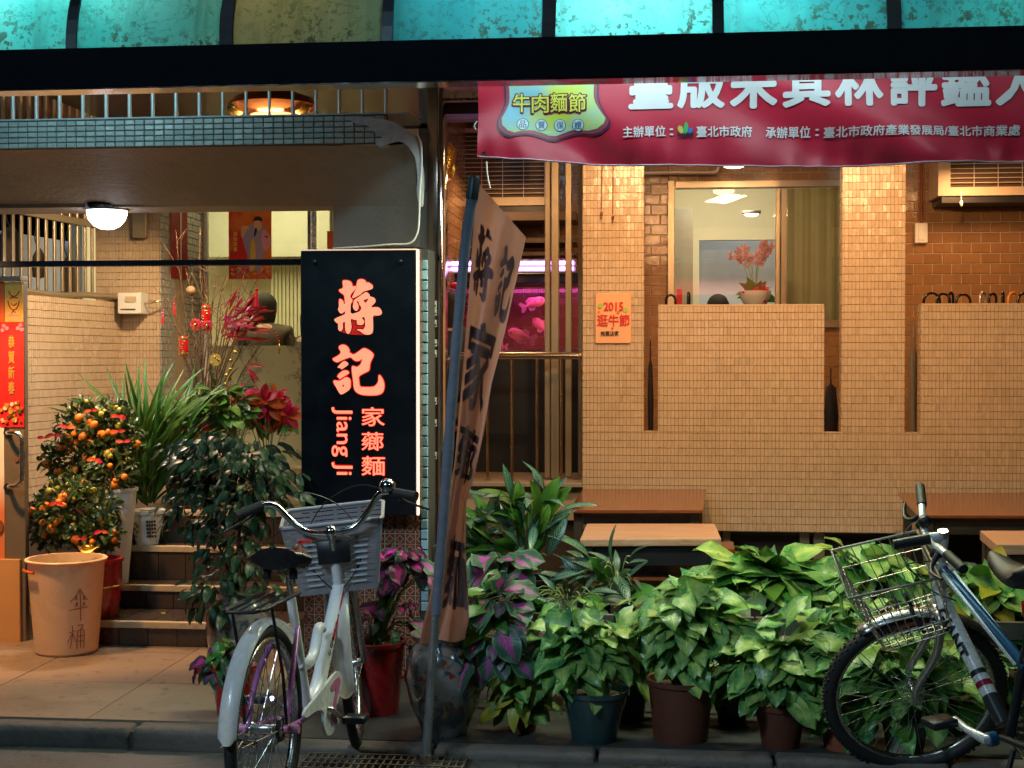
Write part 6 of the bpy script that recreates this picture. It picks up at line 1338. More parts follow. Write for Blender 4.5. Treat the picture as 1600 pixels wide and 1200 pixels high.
def arching(label, px, Y, zb, blobs, n, L, keys, pot_label):
    t_, pc = pot_lathe('plant_pot', pot_label, 'pot', px, 985, 0.358, 0.08, 0.11, zb - 0.36, M['black'], Yc=Y)
    t = thing('striped_leaf_plant', label, 'plant', pc); sb = NB()
    for cx, cy, rx, rz, w in blobs:
        k = px_m(cx, Y); C = P(cx, cy, Y)
        for i in range(int(n * w)):
            d = rdir(); d.y = -abs(d.y) if R_() < 0.75 else d.y; p = C + Vector((d.x * rx * k, d.y * 0.13, d.z * rz * k)) * U(0.25, 1.0)
            out = (p - pc); out.z *= 0.35; out = out.normalized() if out.length > 0.01 else d
            f = out * 0.9 + Vector((0, -0.25, U(-0.55, 0.75))) + rdir() * 0.45; nn = Vector((out.x * 0.2, -0.55, 0.9)) + rdir() * 0.35
            tube(sb, smooth_pts([pc, lerp(pc, p, 0.6) + Vector((0, 0, 0.05)), p], 3), 0.003, 4, cap=False); add_leaf(t, random.choice(keys), p, f, nn, L * U(0.6, 1.15))
    part('stems', sb, M['palestem'], t, True, kind='stuff'); return t
arching('tall silver striped plant with arching leaves in front of the brass railing', 825, 6.4, 0.50, [(820, 850, 70, 55, 1.0), (850, 790, 34, 26, .35), (800, 790, 24, 30, .25)], 42, 0.185, ['agl', 'agl', 'agl', 'green'], 'dark pot of the tall silver striped plant on the rack')
arching('low silver striped plant with arching leaves in front of the pale wooden bench', 965, 6.35, 0.47, [(955, 898, 72, 36, 1.0)], 38, 0.175, ['agl', 'agl', 'agl', 'green'], 'dark pot of the low silver striped plant before the pale bench')
arching('bushy striped plant just right of the brown flag', 752, 6.5, 0.48, [(752, 840, 34, 44, 1.0)], 34, 0.15, ['agl', 'agl', 'green'], 'dark pot of the bushy striped plant right of the flag')
arching('loose green and silver foliage filling the gap above the teal pot', 890, 6.05, 0.44, [(880, 945, 66, 40, 1.0)], 34, 0.13, ['agl', 'green', 'shr', 'agl'], 'dark pot of the loose foliage above the teal pot')
# --- glazed jar and coleus
s = NT('painted_brown_glaze'); g_ = s.geo(); c_ = s.mix(s.ramp(s.noise(g_, 9, 3, 0.5, 0.8), 0.40, 0.48), (0.07, 0.06, 0.055), (0.20, 0.17, 0.15))
c_ = s.mix(s.ramp(s.noise(g_, 13, 2, 0.5, 1.5), 0.60, 0.64), c_, (0.02, 0.07, 0.10)); mp_ = s.n('ShaderNodeMapping'); mp_.inputs['Location'].default_value = (5, 3, 1); s.l(g_, mp_.inputs[0])
c_ = s.mix(s.ramp(s.noise(mp_.outputs[0], 11, 2, 0.5, 1.2), 0.61, 0.65), c_, (0.22, 0.15, 0.04)); c_ = s.mix(s.ramp(s.noise(mp_.outputs[0], 17, 2, 0.5, 2.0), 0.66, 0.70), c_, (0.25, 0.03, 0.02))
s.l(c_, s.b.inputs['Base Color']); s.b.inputs['Roughness'].default_value = 0.16; s.b.inputs['Coat Weight'].default_value = 0.6; jar = s.m
base = PZ(690, 1154, 0.03)
jp = [(0, 0), (0.085, 0), (0.095, 0.03), (0.135, 0.12), (0.155, 0.22), (0.15, 0.29), (0.125, 0.345), (0.112, 0.36), (0.125, 0.385), (0.135, 0.395), (0.12, 0.395), (0.10, 0.36), (0.08, 0.35)]
t_, pc = pot_lathe('glazed_jar', 'large dark glazed round jar with painted flowers behind the flag pole', 'jar', 690, 1154, 0.03, 0.085, 0.13, 0.37, jar, prof=jp)
def coleus(label, C, r, n, size, keys, stem, **kw):
    t = thing('coleus_plant', label, 'plant', stem, 'coleus plants with purple centred leaves'); bushy(t, C, r, n, keys, size, stem_from=stem, down=0.45, stem_r=0.003, **kw); return t
Yj = t_.location.y; k = px_m(740, Yj)
coleus('coleus with pink streaked green leaves growing from the big glazed jar', P(768, 985, Yj), (72 * k, 0.14, 85 * k), 60, 50 * k, ['col', 'col', 'col', 'green'], pc)
coleus('tall coleus sprig with large pale edged leaves above the glazed jar', P(775, 885, Yj + 0.35), (48 * k, 0.1, 34 * k), 16, 66 * k, ['col'], pc)
t_, pc = pot_lathe('plant_pot', 'red square edged pot behind the front wheel of the white bicycle', 'pot', 585, 1146, 0.03, 0.10, 0.125, 0.30, M['redpot'], Yc=5.75)
k = px_m(620, 5.75)
coleus('magenta coleus between the bicycle basket and the flag', P(632, 885, 5.85), (38 * k, 0.1, 40 * k), 42, 32 * k, ['mag', 'mag', 'col'], pc)
coleus('sparse dark coleus behind the front wheel of the white bicycle', P(612, 990, 5.8), (60 * k, 0.12, 62 * k), 30, 32 * k, ['col', 'mag', 'shr'], pc)
t_, pc = pot_lathe('plant_pot', 'small red pot behind the rear mudguard of the white bicycle', 'pot', 362, 1160, 0.08, 0.062, 0.085, 0.20, M['redpot'], Yc=5.45)
k = px_m(350, 5.45)
coleus('small dark coleus in the red pot behind the rear mudguard', P(352, 1035, 5.45), (34 * k, 0.08, 36 * k), 40, 26 * k, ['col', 'mag', 'green', 'shr'], pc)
# --- kumquat trees
def kumquat(label, blobs, pc, nl, nf, bows):
    t = thing('kumquat_tree', label, 'tree', pc, 'kumquat trees with orange fruit'); bm = NB(); lm = leaves('kum'); sb = NB()
    fr = bpy.data.meshes.get('kumquat_fruit')
    if fr is None:
        b2 = NB(); ball(b2, (0, 0, 0), 0.0215, 12, 9, (1, 1, 0.95)); fr = finish('kumquat_fruit', b2, [pbr('kumquat_peel', (0.72, 0.22, 0.015), 0.42, 0, 0.12, 30, 0.5, 260, objvar=0.28)], True); M['fruit_ripe'] = fr.materials[0]
    grn = bpy.data.meshes.get('unripe_fruit')
    if grn is None: b2 = NB(); ball(b2, (0, 0, 0), 0.018, 12, 9); grn = finish('unripe_fruit', b2, [pbr('unripe_peel', (0.34, 0.33, 0.05), 0.35)], True)
    for cx, cy, Y, rx, rz, w in blobs:
        k = px_m(cx, Y); C = P(cx, cy, Y)
        tube(sb, [pc, lerp(pc, C, 0.5) + Vector((U(-.03, .03), 0, 0)), C], [0.012, 0.009, 0.005], 6)
        for i in range(14):
            d = rdir(); tube(sb, [C, C + Vector((d.x * rx * k, d.y * rx * k * 0.8, d.z * rz * k)) * 0.9], 0.0025, 4, cap=False)
        for i in range(int(nl * w)):
            d = rdir(); q_ = U(0.45, 1.08) ** 0.8; p = C + Vector((d.x * rx * k, d.y * rx * k * 0.85, d.z * rz * k)) * q_
            leaf_into(bm, random.choice(lm), p, d + rdir() * 0.9 + Vector((0, 0, 0.2)), d + rdir() * 0.6 + Vector((0, -0.3, 0.5)), U(0.035, 0.06))
        for i in range(int(nf * w)):
            d = rdir(); d.y = -abs(d.y); p = C + Vector((d.x * rx * k, d.y * rx * k * 0.9, d.z * rz * k)) * U(0.82, 1.0)
            put('fruit', fr if (R_() < 0.82 and d.z < 0.6) else grn, t, loc=p, scale=U(0.62, 1.2))
    me = finish('foliage', bm, LM['kum'], True); put('foliage', me, t, kind='stuff'); part('branches', sb, M['bark'], t, True, kind='stuff')
    for px, py, Y in bows:
        c = P(px, py, Y)
        for s in (-1, 1): add_leaf(t, 'poi', c, Vector((s, -0.3, U(-.3, .5))), Vector((0, -1, 0.4)), 0.042, 'red_bow')
    return t
t_, pcw = pot_lathe('tall_white_planter', 'tall tapering white planter standing on the second step', 'planter', 178, 912, 0.32, 0.055, 0.10, 0.50, M['white'], n=4 * 9)
kumquat('upper kumquat tree with many ripe fruit growing from the tall white planter', [(140, 665, 7.25, 48, 40, .8), (175, 690, 7.2, 42, 62, 1.3), (120, 715, 7.35, 52, 34, .9), (175, 735, 7.1, 40, 30, .5)], pcw, 430, 24, [(142, 641, 7.0), (185, 650, 6.95), (105, 668, 7.0), (85, 680, 7.1), (193, 690, 6.9), (148, 718, 6.9), (185, 674, 6.9), (70, 684, 7.05)])
rp = [(0, 0), (0.085, 0), (0.095, 0.02), (0.108, 0.12), (0.112, 0.20), (0.112, 0.275), (0.120, 0.28), (0.120, 0.295), (0.105, 0.295), (0.10, 0.26)]
t_, pcr = pot_lathe('red_pot', 'deep red round pot with a gold band behind the orange bucket', 'pot', 146, 967, 0.20, 0.085, 0.11, 0.285, M['redpot'], prof=rp)
bm = NB(); ring(bm, t_.location + Vector((0, 0, 0.16)), (0, 0, 1), 0.111, 0.005, 36, 6); part('gold_band', bm, M['gold'], t_, True)
kumquat('lower kumquat tree with darker foliage growing from the red pot', [(120, 800, 6.95, 62, 48, 1.2), (75, 815, 7.0, 34, 46, .6), (150, 835, 6.9, 36, 28, .5), (108, 768, 7.0, 34, 26, .4)], pcr, 430, 20, [(125, 842, 6.65), (158, 830, 6.7), (88, 786, 6.75)])
# gold ingot on the red pot
ig = thing('gold_ingot', 'shiny boat shaped gold ingot ornament lying on the rim of the red pot', 'ornament', P(138, 862, 6.75))
bm = NB(); c = P(138, 862, 6.78); k = px_m(138, 6.78); rings = []
for i in range(13):
    a = -1 + 2 * i / 12; w = (1 - abs(a) ** 2.2) * 0.032 + 0.004; zc = 0.028 * a * a; rings.append([bm.verts.new(c + Vector((a * 17 * k, w * math.cos(j * math.pi / 4), zc + 0.55 * w * math.sin(j * math.pi / 4)))) for j in range(8)])
for a, b in zip(rings, rings[1:]):
    for j in range(8): bm.faces.new((a[j], a[(j + 1) % 8], b[(j + 1) % 8], b[j]))
bm.faces.new(rings[0]); bm.faces.new(rings[-1]); part('hull', bm, M['gold'], ig, True)
bm = NB(); ball(bm, c + Vector((0, 0, 0.022)), 0.026, 12, 8, (1.3, 1, 0.7)); part('dome', bm, M['gold'], ig, True)
# --- grassy palm in white hexagonal pot
t_, pcg = pot_lathe('hexagonal_white_pot', 'hexagonal white ceramic pot with a pierced side and painted flowers on the third step', 'pot', 224, 852, 0.50, 0.062, 0.098, 0.185, M['white'], sides=6)
for i, (dx, dz) in enumerate([(x, z) for x in range(4) for z in range(5)]):
    c = t_.location + Vector((0.032 + dx * 0.012, -0.075 - 0.003 * dz + dx * 0.006, 0.05 + dz * 0.02)); bm = NB(); box(bm, c.x - 0.004, c.x + 0.004, c.y - 0.004, c.y + 0.004, c.z - 0.006, c.z + 0.006); part('pierced_hole', bm, M['black'], t_)
for dx, dz in ((-0.03, 0.05), (-0.022, 0.075), (-0.035, 0.09), (-0.02, 0.105), (-0.028, 0.12)):
    c = t_.location + Vector((dx, -0.078 - dz * 0.12, dz)); bm = NB(); ball(bm, c, 0.009, 8, 5, (1, 0.25, 1)); part('painted_flower', bm, pbr('olive_enamel', (0.25, 0.2, 0.05), 0.4), t_, True)
def blades(label, pc, n, L, el=(0.9, 1.5), spread=0.16, key='bla', nm='grassy_plant'):
    t = thing(nm, label, 'plant', pc)
    for i in range(n):
        a = U(0, 2 * math.pi); e = U(*el); hgt = R_() ** 0.8; p = pc + Vector((math.cos(a), math.sin(a) * 0.7, 0)) * U(0, spread) * (0.3 + hgt) + Vector((0, 0, hgt * L * 1.25 - 0.02))
        d = Vector((math.cos(a) * math.cos(e), math.sin(a) * math.cos(e) * 0.8 - 0.1, math.sin(e))) + rdir() * 0.15; add_leaf(t, key, p, d, Vector((-d.x, -1.2, 0.5)) + rdir() * 0.4, L * U(0.55, 1.1), 'blade')
    sb = NB()
    for i in range(16):
        a = U(0, 6.3); tube(sb, [pc + Vector((math.cos(a) * 0.03, math.sin(a) * 0.03, 0)), pc + Vector((math.cos(a) * spread, math.sin(a) * spread * 0.6, L * 1.5))], [0.006, 0.003], 5)
    part('canes', sb, M['greenstem'], t, True, kind='stuff'); return t
blades('tall grassy bamboo palm between the kumquat tree and the poinsettia', Vector((X(232, 7.55), 7.55, 0.70)), 270, 0.36, (0.6, 1.45), 0.20)
blades('second clump of grassy palm leaves below the willow branches', Vector((X(300, 8.1), 8.1, 0.75)), 110, 0.30, (0.5, 1.45), 0.16)
# --- dark shrub in the brown jar in front of the steps
t_, pcs = pot_lathe('dark_jar', 'tall dark brown glazed jar of the big shrub behind the rear wheel', 'jar', 375, 1100, 0.08, 0.10, 0.13, 0.36, jar, Yc=6.05, prof=[(a * 1.0, b) for a, b in jp])
sh_ = thing('dark_shrub', 'big dark glossy leaved shrub between the stairs and the black sign', 'shrub', pcs); sb = NB(); sbm = NB(); cnt = 0
for cx, cy, Y, rx, rz, n in ((360, 720, 6.25, 100, 48, 120), (400, 760, 6.15, 75, 62, 70), (330, 790, 6.3, 78, 60, 70), (375, 870, 6.15, 88, 70, 60), (300, 700, 6.4, 45, 30, 20), (345, 930, 6.0, 55, 40, 20)):
    k = px_m(cx, Y); C = P(cx, cy, Y); tube(sb, smooth_pts([pcs, lerp(pcs, C, 0.5) + Vector((U(-.05, .05), 0, 0.03)), C], 4), 0.007, 6)
    for i in range(int(n * 1.7)):
        d = rdir(); d.y = -abs(d.y) if R_() < 0.7 else d.y; p = C + Vector((d.x * rx * k, d.y * 0.2, d.z * rz * k)) * U(0.4, 1.05); f = Vector((d.x, d.y - 0.3, -0.5)) + rdir() * 0.5; nn = Vector((d.x * .3, -0.5, 0.9)) + rdir() * 0.45
        if cnt < 290: add_leaf(sh_, 'shr', p, f, nn, U(0.06, 0.095)); cnt += 1
        else: leaf_into(sbm, random.choice(leaves('shr')), p, f, nn, U(0.05, 0.085))
        if i % 3 == 0: tube(sb, [C + (p - C) * 0.2, p], 0.002, 4, cap=False)
put('small_leaves', finish('small_leaves', sbm, LM['shr'], True), sh_, kind='stuff'); part('branches', sb, M['bark'], sh_, True, kind='stuff')
# --- poinsettias
def poinsettia(label, px, py, Y, rx, rz, n, L, pot_z):
    c = P(px, py, Y); k = px_m(px, Y); base = Vector((c.x, Y, pot_z)); t = thing('poinsettia', label, 'plant', base, 'red poinsettias on the stair top'); sb = NB()
    for i in range(n):
        C = c + Vector((U(-rx, rx) * k, U(-0.08, 0.08), U(-rz, rz) * k)); tube(sb, [base, C], 0.003, 4, cap=False)
        for j in range(8):
            a = j * math.pi / 4 + U(-.2, .2); d = Vector((math.cos(a), -0.25, math.sin(a) * 0.8)); add_leaf(t, 'poi', C, d, Vector((0, -0.9, 0.5)) + rdir() * 0.2, L * U(0.7, 1.1), 'bract')
        for j in range(5): add_leaf(t, 'green', C - Vector((0, -0.02, 0.04)), rdir() + Vector((0, 0, -0.4)), Vector((0, -0.5, 0.8)), L * 0.9)
    part('stems', sb, M['greenstem'], t, True, kind='stuff')
    tp, _ = pot_lathe('plant_pot', 'brown pot holding the ' + label, 'pot', px, py, pot_z - 0.15 if pot_z > 0.83 else pot_z - 0.14, 0.06, 0.085, 0.14, M['terracotta'], Yc=Y)
poinsettia('large red poinsettia directly left of the black sign', 418, 640, 7.9, 42, 24, 10, 0.105, 0.83)
poinsettia('small red poinsettia in front of the grassy palm leaves', 320, 668, 7.9, 22, 10, 3, 0.075, 0.83)
poinsettia('low red poinsettia beside the leftmost twigs of the dark shrub', 278, 682, 7.9, 14, 8, 2, 0.07, 0.83)
bt = thing('green_shrub', 'light green leafy shrub below the hanging red ornament', 'shrub', Vector((X(355, 7.7), 7.7, 0.68)), None); k = px_m(355, 7.7)
bushy(bt, P(352, 640, 7.7), (50 * k, 0.15, 42 * k), 110, ['green', 'kum', 'kum'], 24 * k, stem_from=(X(355, 7.7), 7.7, 0.69), down=0.2)
# --- willow branches with new year ornaments in a vase
vs_ = thing('branch_vase', 'tall brown vase hidden among leaves that holds the willow branches', 'vase', Vector((X(318, 8.4), 8.4, 0.68)))
bm = NB(); lathe(bm, [(0, 0), (0.08, 0), (0.11, 0.12), (0.09, 0.3), (0.07, 0.42), (0.09, 0.46), (0.075, 0.45), (0.05, 0.4)], vs_.location, 24); part('vase_body', bm, jar, vs_, True)
wb_ = thing('willow_branches', 'bare twisted willow branches fanning up before the dining room glass', 'branches', vs_.location + Vector((0, 0, 0.42))); v0 = vs_.location + Vector((0, 0, 0.4))
for i, (px, py) in enumerate(((252, 438), (268, 470), (275, 360), (290, 420), (300, 440), (313, 355), (322, 400), (335, 440), (341, 430), (352, 432), (365, 440), (378, 445), (384, 420), (395, 455), (402, 435), (410, 470), (300, 500), (345, 470), (280, 520), (330, 500), (360, 500), (425, 520), (312, 470), (372, 480))):
    e = P(px, py, 8.2 + U(-0.15, 0.25)); pts = [v0]; 
    for s in range(1, 6): q_ = lerp(v0, e, s / 5); pts.append(q_ + Vector((U(-.018, .018), U(-.02, .02), 0)) if s < 5 else q_)
    bm = NB(); sp = smooth_pts(pts, 4); tube(bm, sp, [0.0065 - 0.0048 * j / len(sp) for j in range(len(sp))], 5)
    for s in range(5):
        j = int(U(0.4, 0.95) * len(sp)); a = sp[j]; d = Vector((U(-1, 1), U(-.4, .4), U(0.3, 1))).normalized(); l = U(0.05, 0.16)
        tube(bm, smooth_pts([a, a + d * l * 0.5 + Vector((U(-.02, .02), 0, 0)), a + d * l + Vector((U(-.03, .03), 0, 0.02))], 3), 0.0018, 4, cap=False)
    for s in range(6): j = int(U(0.3, 1) * (len(sp) - 1)); ball(bm, sp[j], 0.006, 5, 4, (1, 1, 1.6))
    part('branch', bm, M['bark'], wb_, True)
def fire(px, py, Y, h, label):
    c = P(px, py, Y); t = thing('firecracker_ornament', label, 'ornament', c); bm = NB(); lathe(bm, [(0, -h / 2), (0.024, -h / 2), (0.027, -h * 0.4), (0.027, h * 0.4), (0.022, h / 2), (0, h / 2)], c, 18); part('tube', bm, M['redgloss'], t, True)
    for s in (-1, 1): bm = NB(); lathe(bm, [(0.0275, -0.008), (0.029, 0), (0.0275, 0.008)], c + Vector((0, 0, s * h * 0.38)), 18); part('gold_band', bm, M['gold'], t, True)
    bm = NB(); tube(bm, smooth_pts([c + Vector((0, 0, h / 2)), c + Vector((0.01, 0, h / 2 + 0.03)), c + Vector((-0.005, 0, h / 2 + 0.06))], 3), 0.002, 4); part('hanging_loop', bm, M['gold'], t)
    for j in range(5): bm = NB(); q_ = c + Vector((U(-.014, .014), -0.027, -h * 0.25 + j * h * 0.12)); ball(bm, q_, 0.006, 6, 4, (1.4, 0.3, 0.8)); part('gold_mark', bm, M['gold'], t)
fire(287, 541, 7.85, 0.115, 'red firecracker roll ornament low on the left of the willow branches'); fire(322, 494, 7.95, 0.13, 'red and gold firecracker roll ornament in the middle of the willow branches')
for px, py, r, lb in ((306, 507, 0.030, 'left of the two red rosettes under the middle firecracker roll'), (324, 509, 0.028, 'right of the two red rosettes under the middle firecracker roll')):
    c = P(px, py, 7.9); t = thing('red_rosette', lb, 'ornament', c)
    for j in range(12): a = j * math.pi / 6; add_leaf(t, 'poi', c, Vector((math.cos(a), -0.2, math.sin(a))), Vector((0, -1, 0)), r * 1.25, 'petal')
    bm = NB(); ball(bm, c + Vector((0, -0.012, 0)), 0.009, 8, 6); part('gold_button', bm, M['gold'], t, True)
c = P(337, 562, 7.8); t = thing('gold_disc_ornament', 'round yellow gold disc ornament under the willow branches', 'ornament', c)
bm = NB(); tube(bm, [c, c + Vector((0, -0.008, 0))], 0.035, 20); part('disc', bm, pbr('yellow_gold_glitter', (0.75, 0.5, 0.08), 0.35, 0.5, 0.4, 90, 0.5, 200), t, True)
for j in range(5): bm = NB(); ball(bm, c + Vector((U(-.02, .02), -0.01, U(-.02, .02))), 0.006, 6, 4); part('relief_dot', bm, M['copper'], t)
c = P(298, 455, 8.0); bm = NB(); ball(bm, c, 0.03, 14, 10); solo('wicker_ball', bm, pbr('brown_wicker', (0.24, 0.13, 0.06), 0.6, 0, 0.5, 120, 1, 260, bdist=0.004), 'brown wicker ball among the upper left willow branches', 'ornament', True)
for px, py, lb in ((401, 460, 'red tassel hanging right of the poster below the black bar'), (272, 480, 'small red and gold bead tassel on the leftmost willow twig'), (254, 494, 'thin red tassel hanging before the pillar near the electrical box')):
    c = P(px, py, 7.8); t = thing('red_tassel', lb, 'tassel', c); s = 1.0 if px == 401 else 0.6; bm = NB(); lathe(bm, [(0, 0.02 * s), (0.007 * s, 0.015 * s), (0.009 * s, -0.01 * s), (0.014 * s, -0.07 * s), (0, -0.075 * s)], c, 10); part('fringe', bm, M['redgloss'], t, True)
    bm = NB(); ball(bm, c + Vector((0, 0, 0.028 * s)), 0.011 * s, 8, 6); tube(bm, [c + Vector((0, 0, 0.03 * s)), c + Vector((0.004, 0, 0.11 * s))], 0.0015, 4); part('knot', bm, M['redgloss'], t, True)
rl_ = thing('red_leaf_spray', 'spray of glittering red artificial leaves in front of the seated diner', 'ornament', P(365, 520, 7.9))
for i in range(46): p = P(U(345, 395), U(480, 535), 7.9 + U(-.1, .1)); a = U(-0.3, 1.7); add_leaf(rl_, 'redl', p, Vector((math.cos(a), U(-.5, .1), math.sin(a) * 0.7)), Vector((0, -0.8, 0.5)) + rdir() * 0.3, U(0.09, 0.15))
for px, py, a in ((385, 575, -0.7), (388, 572, -1.2), (384, 570, 0.0)): add_leaf(rl_, 'redl', P(px, py, 7.8), Vector((math.cos(a), -0.2, math.sin(a))), Vector((0, -1, 0.4)), 0.11)
bm = NB(); tube(bm, smooth_pts([P(345, 530, 7.9), P(365, 512, 7.85), P(375, 560, 7.82), P(386, 573, 7.8)], 5), 0.003, 5); part('stem', bm, M['bark'], rl_, True)
gb = thing('gold_bell_string', 'string of little gold bells trailing down right of the yellow disc', 'ornament', P(360, 560, 7.75))
pts = [P(x, y, 7.75) for x, y in ((368, 550), (361, 563), (360, 577), (354, 586), (359, 592), (352, 600), (350, 612), (345, 622))]
bm = NB(); tube(bm, smooth_pts(pts, 4), 0.0018, 4); part('wire', bm, M['gold'], gb)
for p in pts: bm = NB(); ball(bm, p, 0.0125, 10, 7); part('bell', bm, M['gold'], gb, True)
c = P(436, 545, 7.8); t = thing('gold_pendant', 'slim gold pendant with red beads hanging beside the seated diner', 'pendant', c); bm = NB(); lathe(bm, [(0, -0.04), (0.008, -0.01), (0.006, 0.02), (0, 0.04)], c, 8); part('drop', bm, M['gold'], t, True)
bm = NB(); tube(bm, [c + Vector((0, 0, 0.04)), c + Vector((-0.03, 0, 0.11)), c + Vector((-0.10, 0, 0.14))], 0.002, 4)
for j in range(5): ball(bm, c + Vector((-0.006 * j, 0, 0.04 + 0.016 * j)), 0.006, 6, 5)
part('beads', bm, M['redgloss'], t, True)
# --- orchid behind the window
oc = P(1180, 470, 11.6); ot = thing('orchid', 'pink orchid arrangement in a white bowl behind the porch window', 'plant', oc); tb = thing('counter', 'dark counter top behind the window holding the orchid bowl', 'counter', P(1190, 500, 11.65))
bm = NB(); a, b = P(1150, 483, 11.5), P(1300, 476, 11.5); box(bm, a.x, b.x, 11.42, 11.85, a.z - 0.02, b.z - 0.005); part('top', bm, M['wooddark'], tb)
bm = NB(); box(bm, a.x + 0.02, b.x - 0.02, 11.45, 11.82, FZ, a.z - 0.021); part('cabinet', bm, M['cream'], tb)
bm = NB(); lathe(bm, [(0, 0.0), (0.09, 0.0), (0.12, 0.05), (0.13, 0.11), (0.115, 0.11), (0.10, 0.06)], (oc.x, oc.y, Z(1180, 476, 11.6)), 24); part('bowl', bm, M['white'], ot, True)
sb = NB()
for i in range(9):
    e = P(U(1148, 1205), U(385, 410), 11.6); m = lerp(oc, e, 0.55) + Vector((U(-.04, .04), 0, 0.1)); sp = smooth_pts([oc, m, e, e + Vector((U(-.06, .06), 0, -0.02))], 5); tube(sb, sp, 0.003, 4)
    for j in range(10):
        p = sp[-1 - j] + Vector((U(-.05, .05), U(-.05, 0), U(-.035, .04)))
        for q_ in range(4): a = q_ * 1.57 + U(0, 1); add_leaf(ot, 'orc', p, Vector((math.cos(a), -0.3, math.sin(a))), Vector((0, -1, 0.2)), 0.024, 'petal')
part('stems', sb, M['palestem'], ot, True, kind='stuff')
for i in range(16): a = U(0, 3.14); add_leaf(ot, 'green', oc + Vector((0, 0, 0.02)), Vector((math.cos(a) * 1.2, -0.4, math.sin(a) * 0.7 + 0.1)), Vector((0, -0.7, 0.7)), U(0.12, 0.2))
for i in range(18): a = U(0, 6.28); add_leaf(ot, 'poi', oc + Vector((U(-.08, .08), -0.08, U(0.02, .1))), Vector((math.cos(a), -0.3, math.sin(a))), Vector((0, -1, 0.3)), 0.05, 'petal')
bm = NB(); a, b = P(1057, 478, 11.4), P(1066, 452, 11.4); box(bm, a.x, b.x, 11.4, 11.44, a.z - 0.25, b.z); solo('red_box', bm, M['red'], 'narrow red box inside the window at the lower left corner of the glass', 'box')

for i, (px, py, z, a) in enumerate(((257, 959, 0.2015, 0.6), (201, 961, 0.2015, 2.0))):
    p = PZ(px, py, z); me = leaf_mesh('fallen_leaf', 0.5, 'oval', 'yellow', 0.2, 0.1, 0, 0.4, 6, seed=i); o = put('fallen_leaf', me, label=('larger', 'tiny')[i] + ' yellow fallen leaf lying on the lowest stair tread', cat='leaf', group='fallen leaves on the lowest stair tread'); o.matrix_basis = Matrix.Translation(p) @ Matrix.Rotation(a, 4, 'Z') @ Matrix.Scale((0.05, 0.022)[i], 4)
# ================================================================ BUCKET, FLAG
base = PZ(85, 1027, 0.08); bc = Vector((base.x, base.y + 0.14, 0.08))
bk = thing('umbrella_bucket', 'large orange tan plastic bucket with hand written characters standing before the steps', 'bucket', bc)
r0, r1, h = 0.148, 0.19, 0.455
s = NT('translucent_orange_plastic'); s.b.inputs['Base Color'].default_value = (0.68, 0.36, 0.16, 1); s.b.inputs['Roughness'].default_value = 0.42; s.b.inputs['Subsurface Weight'].default_value = 0.15
n = s.noise(s.geo(), 6, 4); s.l(s.mix(n, (0.60, 0.41, 0.22), (0.76, 0.54, 0.30)), s.b.inputs['Base Color'])
bm = NB(); lathe(bm, [(0, 0), (r0 - 0.01, 0), (r0, 0.012), (r1 - 0.012, h - 0.05), (r1 - 0.011, h - 0.02), (r1, h - 0.012), (r1 + 0.004, h - 0.004), (r1, h), (r1 - 0.014, h), (r1 - 0.018, h - 0.03), (r0 - 0.008, 0.012), (0, 0.008)], bc, 56); spotted(s.m, (0.40, 0.25, 0.13), 9.0, 0.60, 0.70, 0.35); part('shell', bm, s.m, bk, 35)
def on_bucket(px, py):
    """point of the bucket's side seen at the pixel"""
    d = RT * ((px - 800) / FPX) + UP * ((600 - py) / FPX) + FW; t = 5.5
    for i in range(60):
        p = EYE + d * t; z = p.z - bc.z; rr = r0 + (r1 - 0.012 - r0) * max(0, min(1, z / (h - 0.05))) + 0.0015; dist = math.hypot(p.x - bc.x, p.y - bc.y) - rr
        if dist < 0.0005: break
        t += dist * 0.7
    return p
ink = pbr('marker_ink', (0.20, 0.07, 0.02), 0.6)
S1 = [[(125, 920), (118, 932), (109, 941)], [(125, 920), (131, 930), (137, 937)], [(125, 924), (126, 950), (126, 970)], [(107, 954), (122, 951), (137, 948)], [(119, 932), (121, 938)], [(121, 931), (117, 938)], [(119, 942), (122, 948)], [(122, 941), (117, 948)], [(130, 932), (133, 938)], [(133, 931), (129, 938)], [(130, 941), (133, 947)], [(133, 940), (129, 947)]]
S2 = [[(113, 978), (113, 995), (109, 1014)], [(108, 989), (118, 985)], [(113, 990), (105, 1005)], [(114, 991), (119, 1003)], [(121, 978), (130, 976), (126, 983)], [(121, 986), (120, 1014)], [(121, 986), (131, 984), (131, 1012)], [(122, 994), (130, 993)], [(122, 1002), (130, 1001)], [(126, 984), (126, 1012)]]
for strokes in (S1, S2):
    bm = NB()
    for st_ in strokes: tube(bm, [on_bucket(x, y) for x, y in smooth_pts([(a, b, 0) for a, b in st_], 3) for x, y in [(x, y)]] if False else [on_bucket(v.x, v.y) for v in smooth_pts([(a, b, 0) for a, b in st_], 3)], 0.0016, 5)
    part('written_character', bm, ink, bk, kind='stuff')
bm = NB(); a0 = math.radians(215); pts = [bc + Vector(((r1 + 0.006) * math.cos(a), (r1 + 0.006) * math.sin(a), h - 0.05)) for a in [math.radians(205 + 5 * k) for k in range(9)]]; tube(bm, pts, 0.007, 8); part('grip', bm, pbr('red_orange_grip', (0.65, 0.12, 0.03), 0.4), bk, True)

